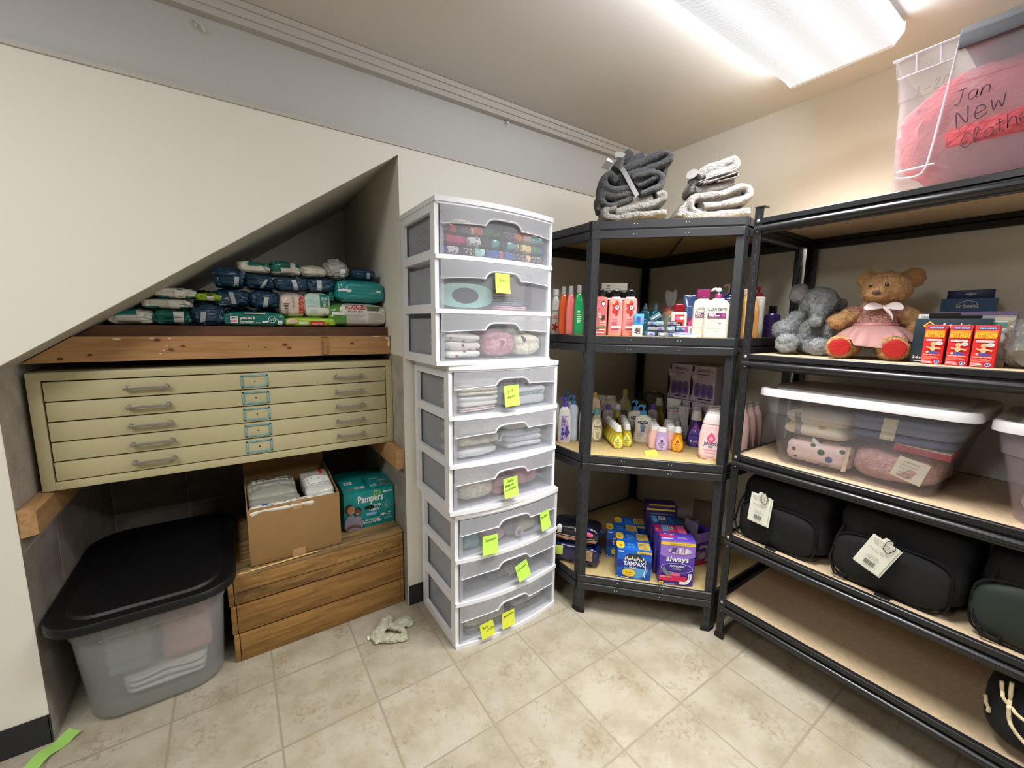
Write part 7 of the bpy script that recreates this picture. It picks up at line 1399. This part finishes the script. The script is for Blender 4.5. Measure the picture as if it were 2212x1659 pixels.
def bear_parts(t, sf):
    for nm, x, z, r_ in (('eye', .020, .258, .0065), ('eye', -.020, .256, .0060)):
        c = MB(); p = sf(x, z, 0); c.lathe([(r_, -.001), (r_*.9, .002), (r_*.5, .0045), (0, .005)], M_eye, 14, c=(p.x, p.y, p.z), axis='Y'); c.build(nm, t)
    c = MB(); p = sf(-.006, .230, 0); c.lathe([(.012, -.004), (.011, .002), (.006, .005), (0, .0055)], M_nz, 16, c=(p.x, p.y, p.z), axis='Y')
    for v in c.v: v.z = p.z+(v.z-p.z)*.72
    c.build('nose', t)
    for x in (-.090, .054):
        c = MB(); c.lathe([(.029, -.002), (.031, .001), (.028, .005), (.016, .007), (0, .0075)], M_sole, 24, c=(x, -.126 if x < 0 else -.134, .042), axis='Y'); c.build('paw_pad', t)
    c = MB(); rg = []
    for z, rx, ry in ((.118, .064, .060), (.128, .065, .060), (.150, .064, .058), (.172, .058, .052), (.190, .046, .044)): rg.append([Vector((.010+rx*math.cos(a), .014+ry*math.sin(a), z)) for a in [2*math.pi*i/36 for i in range(36)]])
    c.loft(rg, M_seq); c.build('bodice', t)
    for s_ in (-1, 1):
        c = MB(); c.lathe([(.026, 0), (.034, .012), (.030, .022), (.022, .026)], M_seq, 20, c=(.012+s_*.060, .006, .160)); c.build('sleeve', t)
    c = MB(); c.tube([(.010+.066*math.cos(a), .014+.061*math.sin(a), .122) for a in [2*math.pi*i/30 for i in range(30)]], .005, mat('rose_satin_belt', (176, 112, 112), .4), 6, closed=True); c.build('waistband', t)
    c = MB(); rg = []
    for z, k in ((.120, 0), (.112, .16), (.098, .42), (.080, .68), (.060, .88), (.044, 1.0)):
        ring = []
        for i in range(90):
            a = 2*math.pi*i/90; fr_ = max(0, -math.sin(a)); rr_ = .066+k*(.040+.055*fr_)+k*.010*math.sin(9*a)+k*.004*math.sin(23*a); zz = z+(.024*k*fr_ if k else 0)-.010*k*math.sin(4*a+1)*.6
            if abs(a-1.5*math.pi) < .45: zz -= .018*k
            ring.append(Vector((.010+rr_*math.cos(a), .014+rr_*math.sin(a)*.95, max(zz, .012))))
        rg.append(ring)
    rg += [[p+Vector((0, 0, -.0012)) for p in r_] for r_ in rg[::-1]]; c.loft(rg, M_tul, False); c.build('tulle_skirt', t)
    c = MB(); M_bow = mat('white_ribbon_bow', (226, 214, 216), .5)
    for sx in (-1, 1):
        c.loft([[Vector((.020+sx*x, -.054-.004*math.sin(j), .183+dz+hh*math.sin(2*math.pi*j/10)))+Vector((0, .006*math.cos(2*math.pi*j/10), 0)) for j in range(10)] for x, dz, hh in ((.002, 0, .005), (.015, .003, .010), (.030, .004, .014), (.044, .000, .012), (.052, -.002, .004))], M_bow)
    c.loft([[Vector((.022+x, -.060+.004*math.cos(j*.628), .180+z+hh*math.sin(j*.628))) for j in range(10)] for x, z, hh in ((-.004, .004, .006), (.008, -.008, .008), (.020, -.022, .009), (.026, -.036, .008))], M_bow); c.build('bow', t)
toy('golden brown teddy bear in a sequined rose dress with red paw pads', (1.925, .515, 1.2530), -1.22, bear, M_bear, .005, .004, bear_parts, 22000, .006)
ele = [((.017, .015, .080), (.062, .058, .076), (0, 0, 0)), ((.040, -.008, .208), (.064, .056, .060), (0, 0, 0)), ((-.028, .006, .246), (.036, .018, .042), (0, 0, 0)), ((.108, .010, .200), (.026, .020, .024), (0, 0, 0)), ((.036, -.058, .165), (.028, .026, .034), (.4, 0, 0)), ((.028, -.070, .134), (.026, .026, .024), (0, 0, 0)), ((-.040, -.010, .132), (.034, .032, .048), (0, .5, 0)), ((-.070, -.030, .100), (.042, .036, .040), (0, 0, 0)),
       ((-.052, -.040, .050), (.036, .054, .034), (0, 0, -.2)), ((-.060, -.082, .046), (.040, .024, .040), (0, 0, 0)), ((.048, -.050, .034), (.050, .060, .032), (0, 0, .3)), ((.070, -.030, .096), (.026, .034, .044), (0, -.2, 0)), ((.046, -.094, .036), (.038, .020, .035), (0, 0, 0))]
def ele_parts(t, sf):
    for x, z in ((.020, .222), (.078, .216)):
        c = MB(); p = sf(x, z, 0); c.lathe([(.0035, -.001), (.003, .002), (0, .003)], M_eye, 10, c=(p.x, p.y, p.z), axis='Y'); c.build('eye', t)
    c = MB(); P = Print(c, lambda a, q, off=0: sf(a, q, off+.001)); P.ell(-.030, .246, .020, .026, plush('inner_ear_plush', (150, 150, 156), 90), 18); c.build('inner_ear', t)
toy('grey plush elephant sitting at the left end of the toy shelf', (1.945, .735, 1.2530), -1.12, ele, M_ele, .005, .005, ele_parts, 20000, .006, 'plush_elephant')
# ================================================================ boxes on the toy shelf
ZS = 1.2532; RW = -math.pi/2; M_btr = mat('carton_bright_red', (212, 42, 44), .4)
def d_butt(P, w, h):
    P.rect(-w*.34, h*.90, w*.40, h*.965, T_blue); P.text('TREATS & PROTECTS', w*.03, h*.915, h*.045, T_white, w=w*.66, bold=.03); P.rect(-w*.46, h*.68, w*.46, h*.88, mat('print_flame', (226, 110, 36), .5)); P.text("BOUDREAUX'S", 0, h*.80, h*.08, M_ty, w=w*.84, bold=.03); P.text('BUTT PASTE', 0, h*.70, h*.13, M_ty, w=w*.90, bold=.04)
    P.ell(0, h*.62, w*.38, h*.025, T_white, 24, .5); P.text('MAX STRENGTH', 0, h*.608, h*.03, T_red, w=w*.6, bold=.02); skn = mat('print_baby_skin', (226, 176, 130), .6)
    P.ell(w*.26, h*.54, w*.16, h*.045, T_white, 18); P.lines(w*.16, h*.52, w*.36, h*.56, 2, T_gry, .4); P.rect(-w*.44, h*.43, w*.44, h*.44, T_red); P.ell(-w*.36, h*.46, w*.05, h*.025, T_red, 12); P.ell(w*.42, h*.44, w*.05, h*.025, T_red, 12)
    P.stroke([(-w*.32, h*.44), (-w*.12, h*.42), (w*.1, h*.42), (w*.36, h*.40)], w*.09, skn); P.l += 1; P.ell(-w*.0, h*.41, w*.13, h*.065, skn, 18); P.ell(w*.0, h*.52, w*.14, h*.05, skn, 18); P.rect(-w*.16, h*.28, w*.16, h*.345, T_blue, 2, 1); P.stroke([(w*.14, h*.31), (w*.34, h*.30)], w*.08, T_blue); P.l += 1; P.ell(-w*.24, h*.31, w*.07, h*.03, skn, 14); P.stroke([(-w*.05, h*.51), (0, h*.502), (w*.05, h*.51)], w*.015, T_red); P.l += 1
    P.text('Diaper Rash Ointment', 0, h*.235, h*.035, T_white, w=w*.8, bold=.02); P.lines(-w*.44, h*.14, w*.44, h*.22, 3, mat('print_salmon', (240, 150, 140), .5), .35); P.lines(-w*.44, h*.03, w*.10, h*.12, 3, T_white, .35); P.ell(w*.28, h*.07, w*.13, h*.05, T_blue, 20); P.ring(w*.28, h*.07, w*.12, h*.045, w*.02, T_white); P.text('Y', w*.28, h*.05, h*.05, T_white, w=w*.06, bold=.03)
bp_ = carton('ointment_carton', 'red ointment carton, leftmost of the three on the toy shelf', (1.812, .350, ZS), RW+.05, .047, .036, .121, M_btr, d_butt, at='left')
dup(bp_, (1.803, .271, ZS), rz=RW+.03, label='red ointment carton, middle of the three on the toy shelf'); dup(bp_, (1.797, .219, ZS), rz=RW+.0, label='red ointment carton, rightmost of the three on the toy shelf')
M_sf = mat('carton_petrol_dark', (24, 46, 56), .45)
def d_saf(P, w, h):
    P.poly([(-w*.38, h*.84), (-w*.29, h*.94), (-w*.20, h*.84), (-w*.29, h*.74)], M_ty); P.poly([(-w*.35, h*.84), (-w*.29, h*.905), (-w*.23, h*.84), (-w*.29, h*.775)], M_sf); P.drop(-w*.29, h*.83, w*.03, h*.03, M_ty, 14); P.text('safety 1st', w*.02, h*.80, h*.13, T_white, w=w*.46, bold=.03); P.stroke([(-w*.35, h*.5), (-w*.25, h*.42), (-w*.28, h*.3), (-w*.18, h*.2)], .0012, mat('print_petrol_line', (60, 90, 104), .5)); P.l += 1; P.text('3-in-1 nursery', -w*.46, h*.10, h*.08, T_white, w=w*.4, al='L', bold=.02); P.lines(-w*.44, h*.04, -w*.15, h*.07, 1, T_white, .4)
t = carton('safety_kit_carton', 'dark petrol carton with a yellow diamond emblem behind the red cartons', (1.845, .383, ZS), RW+.02, .165, .045, .142, M_sf, d_saf, at='left')
b = MB(); b.rbox(-.055, .015, .010, .016, .142, .160, M_gap, .004); b.rbox(.0, .060, .012, .018, .142, .152, M_gap, .003); b.build('hang_tab', t); b = MB(); b.rbox(-.080, -.050, .018, .020, .142, .156, T_white, .004); P = Print(b, plane((0, .018, 0), (1, 0, 0), (0, 0, 1), (0, -1, 0))); P.text('Care', -.065, .145, .010, T_dk, w=.016); b.build('paper_tag', t)
M_lil = mat('carton_pale_lilac', (176, 170, 180), .55); M_lil2 = mat('print_dusty_violet', (130, 112, 150), .5)
carton('bottle_set_carton', 'wide grey-white carton with a violet top band behind the red cartons', (1.965, .358, ZS), RW, .172, .050, .166, M_lil, lambda P, w, h: (P.rect(-w*.5, h*.93, w*.5, h*1.0, M_lil2), P.rect(w*.26, h*.76, w*.5, h*.90, T_crm), P.lines(w*.10, h*.5, w*.46, h*.86, 8, T_gry, .25, 4), P.text('Care', -w*.1, h*.80, h*.07, T_gry, w=w*.12), P.ell(w*.22, h*.82, w*.05, h*.05, T_white, 16)), at='left')
def d_anti(P, w, h):
    P.rect(-w*.5, h*.76, w*.5, h*1.0, mat('print_steel_blue', (50, 84, 124), .5)); P.text("Dr Brown's", .0, h*.85, h*.10, T_crm, w=w*.40, bold=.01); P.stroke([(-w*.16, h*.93), (0, h*.965), (w*.18, h*.93)], .0015, T_crm); P.l += 1; P.rect(-w*.5, h*.52, w*.5, h*.76, mat('print_ice_blue', (150, 166, 190), .5)); P.text('Anti-colic', -.0, h*.615, h*.12, mat('ink_navy', (36, 40, 92), .5), w=w*.72, bold=.03)
t = carton('bottle_carton', 'blue anti-colic bottle carton with a hang tab at the back of the toy shelf', (2.075, .372, ZS), RW+.03, .128, .055, .214, mat('carton_steel_blue', (60, 92, 130), .5), d_anti, at='left')
b = MB(); b.rbox(-.052, .058, .0, .002, .214, .242, mat('tab_deep_blue', (16, 34, 84), .4), .001); P = Print(b, plane((0, 0, 0), (1, 0, 0), (0, 0, 1), (0, -1, 0))); P.ell(.004, .228, .014, .003, M_lil, 20); P.ell(.004, .228, .005, .005, M_lil, 14); b.build('hang_tab', t)
carton('small_carton', 'pale carton peeking out between the teddy bear and the petrol carton', (2.06, .420, ZS), RW, .05, .04, .162, mat('carton_pearl', (206, 204, 200), .5), at='left')
carton('small_carton', 'low carton with a green strip and tan edge behind the rightmost red carton', (1.870, .262, ZS), RW, .078, .028, .134, mat('carton_pearl', (206, 204, 200), .5), lambda P, w, h: (P.rect(-w*.08, h*.86, w*.44, h*.98, mat('print_sea_green', (90, 140, 130), .5)), P.rect(w*.42, 0, w*.5, h, mat('print_tan', (180, 150, 110), .6)), P.lines(-w*.44, h*.88, -w*.12, h*.95, 1, T_gry, .5)), at='left')
t = carton('wipes_carton', 'lilac carton with script lettering leaning at the right edge of the toy shelf', (2.00, .178, ZS), RW-.05, .20, .06, .178, mat('carton_heather', (160, 150, 166), .5), lambda P, w, h: P.text('baby', -w*.25, h*.84, h*.12, mat('ink_aubergine', (60, 40, 90), .5), w=w*.26, shear=.4, bold=.02), at='left')
t = thing('clear_bag', 'clear plastic bag with dull brown contents at the right end of the toy shelf', 'bag', (1.90, .110, ZS), RW)
b = soft(.14, .14, .085, mat('taupe_contents', (112, 104, 90), .8, bump=.5, bscale=40), seed=401, amp=.010, e=.6, top=.8); b.build('contents', t)
b = soft(.155, .155, .145, mat('clear_bag_film', (170, 172, 168), .08, bump=1.0, bscale=18, alpha=.34, coat=1), seed=402, amp=.012, fr=26, e=.42, top=.6, crease=.02); b.build('bag_film', t)
# ================================================================ totes on the long rack
M_tcl = mat('clear_tote_plastic', (212, 208, 212), .12, alpha=.09); M_wlid = mat('white_tote_lid', (214, 212, 214), .35); M_tpk = mat('pinkish_clear_plastic', (226, 214, 224), .12, alpha=.15)
ZB = .8372
t = tote('storage_tote', 'clear tote with a white lid holding folded blankets on the long rack', (1.922, .488, ZB), 0, (.205, .285), (.180, .222), .272, .05, M_tcl, M_wlid, lid_over=.014, step=.70)
# items inside, fronts just behind the tote's front wall
M_crb = patmat('cream_dotted_muslin', (232, 222, 196), [(206, 170, 100), (214, 180, 120)], 9, .16); M_flr = patmat('pink_floral_cotton', (232, 206, 200), [(170, 50, 60), (70, 90, 140), (60, 90, 70), (214, 110, 110)], 26, .30); M_den = fabric('slate_blue_knit', (84, 98, 140), bump=.9, sc=60); M_ppk = plush('powder_pink_plush', (214, 168, 162), 110)
def inbin(name, label, cat, y0, y1, z0, z1, m, seed, dp=.24, x0=1.762, group=None, parts=None, **k):
    w, h = y1-y0, z1-z0; t = thing(name, label, cat, (x0+dp/2, (y0+y1)/2, z0), RW, group); b = soft(w, dp, h, m, seed=seed, **k); P = projsurf(b, (0, -.3, 0), (1, 0, 0), (0, 0, 1), (0, 1, 0), .1); b.build('fabric', t)
    if parts: parts(t, P, w, h)
    return t
def strap(t, P, a, z0, z1, w, m, sl_=0, nm='strap'):
    c = MB(); vs = []; n = 10
    for i in range(n+1):
        z = z0+(z1-z0)*i/n; x = a+sl_*i/n; p, q = P(x-w/2, z, .001), P(x+w/2, z, .001); vs.append([p+Vector((0, -.002, 0)), q+Vector((0, -.002, 0)), q+Vector((0, .001, 0)), p+Vector((0, .001, 0))])
    c.loft(vs, m); c.build(nm, t)
def fl_tag(t, P, w, h):
    c = MB(); M_tg = mat('taupe_hang_tag', (130, 116, 108), .6); f = lambda a, z, e: (a, -.124-e, z)
    c.prism([(.010, .075), (.0, .045), (.020, .014), (.050, .018), (.060, .045), (.046, .078)], 0, .001, M_tg, f); Q = Print(c, plane((0, -.125, 0), (1, 0, 0), (0, 0, 1), (0, -1, 0))); Q.poly([(.032, .072), (.030, .034), (.046, .030), (.050, .068)], T_white); Q.bars(.034, .036, .046, .066, T_dk, 8); Q.text('8', .014, .060, .012, T_white); c.build('hang_tag', t)
    c = MB(); c.prism([(-.012, .115), (.020, .088), (.030, .075), (.008, .078), (-.014, .100)], 0, .001, T_white, f); c.build('tag_loop', t)
    c = MB(); c.prism([(w*.40, .010), (w*.46, .012), (w*.50, .105), (w*.46, .100)], -.006, .0, mat('cream_card', (226, 206, 170), .6), f); c.build('card_insert', t)
inbin('folded_blanket', 'pink floral cotton blanket with a taupe tag at the lower left of the clear tote', 'blanket', .482, .688, ZB+.006, ZB+.110, M_flr, 411, e=.25, layers=1, amp=.006, top=.4, parts=fl_tag, dp=.26)
inbin('folded_blanket', 'cream dotted muslin tied with a grey strap at the upper left of the clear tote', 'blanket', .500, .708, ZB+.112, ZB+.212, M_crb, 412, layers=2, amp=.006, groove=.2, e=.3, parts=lambda t, P, w, h: strap(t, P, -w*.20, .002, h*.98, .020, mat('grey_ribbon_strap', (130, 132, 130), .6), -.010), dp=.26)
def pk_card(t, P, w, h):
    c = MB(); f = lambda a, z, e: (a, -.132-e, z); c.prism([(.0, .046), (.018, .114), (.092, .098), (.074, .026)], 0, .0012, T_crm, f); Q = Print(c, plane((0, -.1332, 0), (1, 0, 0), (0, 0, 1), (0, -1, 0)))
    for i in range(5): Q.text(('baby blanket', 'plush comfort', 'made with care', 'polyester', 'machine wash')[i], .050-.004*i, .092-.011*i, .0075, T_gry, w=.036+.004*(i % 3), rot=-.2)
    c.build('paper_card', t)
inbin('plush_blanket', 'powder pink plush comforter with a white card in the clear tote', 'blanket', .262, .480, ZB+.006, ZB+.128, M_ppk, 413, amp=.014, fr=13, e=.45, top=.6, fine=.002, parts=pk_card, dp=.26)
inbin('folded_blanket', 'slate blue knit blanket with a white band at the upper right of the clear tote', 'blanket', .232, .494, ZB+.150, ZB+.242, M_den, 414, layers=3, amp=.006, groove=.12, e=.3, parts=lambda t, P, w, h: strap(t, P, -.030, .002, h*.98, .036, T_crm, .006, 'paper_band'), dp=.25)
b = MB(); b.rbox(-.066, .066, -.006, .16, 0, .020, mat('raspberry_box', (176, 52, 68), .5), .002); b.rbox(-.064, .064, -.004, .158, .020, .0225, T_crm, .001); o = b.build('gift_box', loc=(1.774, .308, ZB+.1295)); o.rotation_euler = (0, .06, RW); tag(o, 'flat raspberry red box under the slate blue blanket in the clear tote', 'box')
tote('storage_tote', 'second clear tote with a white lid cut off by the right edge of the view', (1.922, -.125, ZB), 0, (.205, .285), (.180, .235), .262, .05, M_tpk, M_wlid, lid_over=.014, step=.70)
inbin('folded_blanket', 'magenta blanket at the top of the right-hand white-lidded tote', 'blanket', -.13, .095, ZB+.132, ZB+.22, fabric('magenta_knit', (160, 52, 100), .8, 70), 421, layers=2, amp=.008, dp=.26)
inbin('plush_blanket', 'cream plush roll in the right-hand white-lidded tote', 'blanket', -.13, .098, ZB+.006, ZB+.130, plush('oat_plush', (222, 204, 184), 90), 422, amp=.012, e=.6, top=.8, layers=2, groove=.14, dp=.26, fine=.002)
# top tote with the handwriting
ZK = 1.7692
t = thing('storage_tote', 'tall clear tote with handwritten marker text and a grey lid on the top shelf', 'storage tote', (1.912, .18, ZK))
M_tt = mat('hazy_clear_plastic', (222, 216, 222), .12, alpha=.16)
b = MB(); R_ = lambda hx, hy, z, r: [Vector((x, y, z)) for x, y in rrect(hx, hy, r)]
b.loft([R_(.195, .272, 0, .02), R_(.204, .282, .016, .03), R_(.207, .290, .26, .03), R_(.211, .292, .262, .03), R_(.214, .298, .330, .03), R_(.214, .305, .345, .03), R_(.214, .310, .385, .03), R_(.212, .308, .385, .03), R_(.210, .296, .340, .03), R_(.205, .288, .26, .03), R_(.202, .280, .018, .03), R_(.193, .270, .003, .02)], M_tt); b.build('body', t)
b = MB(); fx = -.2125; M_rb = mat('moulded_rib', (236, 228, 236), .2, alpha=.7)
def seg(pts, r=.0024): b.tube([(fx-.001-.0*z, y-.18, z-ZK) for y, z in pts], r, M_rb, 6)
seg([(.350, 2.150), (.358, 2.05), (.372, 1.90), (.380, 1.83), (.388, 1.812), (.402, 1.806), (.430, 1.808), (.446, 1.814)]); seg([(.436, 2.148), (.432, 2.098)]); seg([(.386, 2.150), (.381, 2.098)]); seg([(.472, 2.097), (.352, 2.100)]); seg([(.488, 2.150), (.350, 2.152)], .004); seg([(.446, 1.829), (.364, 1.831)]); b.build('moulded_ribs', t)
b = MB(); M_gl = mat('grey_tote_lid', (112, 112, 114), .45); b.rbox(-.226, .216, -.32, .170, .372, .398, M_gl, .006); b.rbox(-.226, -.216, -.32, .170, .345, .380, mat('dark_grey_lid_edge', (78, 78, 82), .5), .003); b.build('lid', t)
c = MB(); Pn = Print(c, plane((1.912-.2125, 0, 0), (0, -1, 0), (0, 0, 1), (-1, 0, 0))); M_mk = mat('marker_purple_black', (52, 26, 44), .5)
Pn.l = 4; pen(Pn, 'Jan', -.345, 1.975, .032, M_mk, .0022, rot=.10, adv=4.4, seed=1); pen(Pn, 'New', -.335, 1.908, .044, M_mk, .0026, rot=.32, adv=4.5, seed=2); pen(Pn, 'Clothes', -.318, 1.852, .034, M_mk, .0020, rot=.30, adv=3.6, seed=3)
fd = MB(); Pf = Print(fd, Pn.s); pen(Pf, '1-20', -.432, 2.030, .026, mat('marker_faded', (120, 96, 100), .5), .0012, rot=.12, adv=4.4, seed=4)
for q_, nm in ((c, 'handwriting'), (fd, 'faded_handwriting')):
    for v in q_.v: v -= Vector((1.912, .18, ZK))
    q_.build(nm, t)
inbin('clothing_pile', 'rose red clothing heap filling the tall clear tote', 'clothing', -.10, .462, ZK+.010, ZK+.330, fabric('rose_red_knit', (196, 84, 92), .8, 50), 431, x0=1.716, dp=.36, amp=.020, fr=8, e=.30, top=.55, fine=.002, crease=.02)
# ================================================================ bags
M_bk = mat('black_nylon', (17, 17, 19), .8, bump=.2, bscale=300); M_bk2 = mat('black_mesh', (11, 11, 13), .9, bump=.4, bscale=200); M_bgn = mat('bottle_green_nylon', (34, 46, 40), .6, bump=.25, bscale=14); M_cardw = mat('hang_tag_card', (226, 226, 212), .6)
def bag(label, y0, y1, h, m, seed, tagc=None, x0=1.722, rzo=0, panel=(.06, .94, .02, .72)):
    w = y1-y0; t = thing('diaper_bag', label, 'bag', (x0+.20, (y0+y1)/2, .4835), RW+rzo); b = soft(w, .36, h, M_bk, seed=seed, amp=.012, fr=9, e=.28, top=.35, na=60, nz=18); b.build('shell', t)
    pw, ph = w*(panel[1]-panel[0]), h*(panel[3]-panel[2]); c = soft(pw, .07, ph, m, seed=seed+1, amp=.007, fr=9, e=.35, top=.45, na=60, nz=18, o=(w*((panel[0]+panel[1])/2-.5), -.170, h*panel[2]+.001)); c.build('front_pocket', t)
    c = MB(); cx = w*((panel[0]+panel[1])/2-.5); pts = [(cx+pw*.50*ss(math.cos(a), .45), -.188, h*panel[2]+ph*.5+ph*.50*ss(math.sin(a), .45)) for a in [2*math.pi*i/44 for i in range(44)]]; c.tube(pts, .0035, M_bk2, 6, closed=True); c.build('piping', t)
    c = MB(); c.tube([(-w*.40, -.16, h*.80), (-w*.47, -.19, h*.5), (-w*.50, -.20, h*.22), (-w*.44, -.205, .015), (-w*.36, -.20, .012), (-w*.33, -.195, .05)], .004, M_bk2, 6); c.build('strap', t)
    c = MB(); c.rbox(-w*.1, w*.02, -.212, -.19, .0005, .004, M_bk2, .001); c.build('webbing_tab', t)
    c = MB(); c.tube([(-.05, -.14, h*.96), (0, -.16, h*1.02), (.05, -.14, h*.96)], .008, M_bk2, 6); c.build('carry_handle', t)
    if tagc:
        a, z, rot, seedt = tagc; c = MB(); C_, S_ = math.cos(rot), math.sin(rot)
        for k, off in ((0, 0), (1, .0025)):
            rr = random.Random(seedt); tw, tH = .074, .118; pts = [(-tw/2, 0), (tw/2, 0), (tw/2, tH)]+[(.010, tH), (.007, tH+.010), (-.007, tH+.010), (-.010, tH), (-tw/2, tH)]
            z_ = [(tw/2-tw*i/16, -.0022*(i % 2)) for i in range(17)]; poly = [(-tw/2, tH), (-.012, tH), (-.007, tH+.011), (.007, tH+.011), (.012, tH), (tw/2, tH)]+z_
            dx = .006*k; c.prism([(p[0]+dx, p[1]-.003*k) for p in poly], 0, .0008, M_cardw, lambda u, v, e, off=off: (a+u*C_-v*S_, -.232+off-e, z+u*S_+v*C_))
        Q = Print(c, plane((a, -.2328, z), (C_, 0, S_), (-S_, 0, C_), (0, -1, 0))); tg = mat('print_midgrey', (120, 120, 124), .6)
        for i, tx in enumerate(('keep these tags for', 'registry and returns,', 'thank you')): Q.text(tx, 0, .106-.0065*i, .0058, tg, w=.058-.014*(i == 2))
        for i, tx in enumerate(('share your style with', 'us, say hello')): Q.text(tx, 0, .074-.006*i, .0054, tg, w=.050-.016*i)
        for i, tx in enumerate(('diaper bag', 'black', 'ref 000-04-0210')): Q.text(tx, 0, .050-.0055*i, .005, tg, w=.022+.008*i)
        Q.bars(-.015, .016, .015, .032, T_dk, 18); Q.text('0 30878 51920', 0, .010, .005, tg, w=.024); c.build('hang_tag', t)
        c = MB(); q = lambda u, v: (a+u*C_-v*S_, -.236, z+u*S_+v*C_); c.tube([q(0, .122), q(.014, .135), q(.028, .11), q(.020, .086), q(.004, .092), q(.0, .118)], .0014, M_bk2, 6); c.build('tag_cord', t)
    return t
bag('black diaper bag with an upright white hang tag, leftmost on its shelf', .505, .826, .288, M_bk, 501, (-.060, .102, -.06, 1), panel=(.05, .90, .0, .60))
bag('black diaper bag with a tilted white hang tag, middle of its shelf', .155, .488, .288, M_bk, 503, (-.060, .092, -.38, 2), panel=(.02, .90, .0, .62))
bag('black diaper bag with a bottle green front pocket, rightmost on its shelf', -.24, .142, .285, M_bgn, 505, None, panel=(-.02, .9, .0, .66))
t = thing('tote_bag', 'black bag with cream cord handles at the right end of the bottom shelf', 'bag', (1.835, -.06, .1820), RW)
b = soft(.30, .26, .215, M_bk, seed=511, amp=.012, fr=9, e=.45, top=.55, na=60, nz=18); b.build('shell', t)
M_crd = mat('cream_cord', (212, 196, 160), .7)
for k, pts in enumerate(([(-.125, -.128, .215), (-.118, -.142, .180), (-.092, -.148, .155), (-.06, -.15, .14)], [(-.108, -.13, .225), (-.104, -.15, .16), (-.095, -.155, .12), (-.06, -.158, .085), (-.01, -.158, .08), (.04, -.15, .12), (.05, -.14, .18)], [(-.150, -.09, .13), (-.146, -.10, .115), (-.138, -.115, .10)])):
    c = MB(); c.tube([tuple(list(p)+[]) for p in [Vector((q[0], 0, q[1])).to_tuple() and (q[0], y_, q[1]) for q, y_ in zip(sm([(p[0], p[2]) for p in pts]), [pts[min(len(pts)-1, i//5)][1]-.004 for i in range(5*(len(pts)-1)+1)])]], .0045, M_crd, 8); c.build('handle' if k < 2 else 'trim_cord', t)
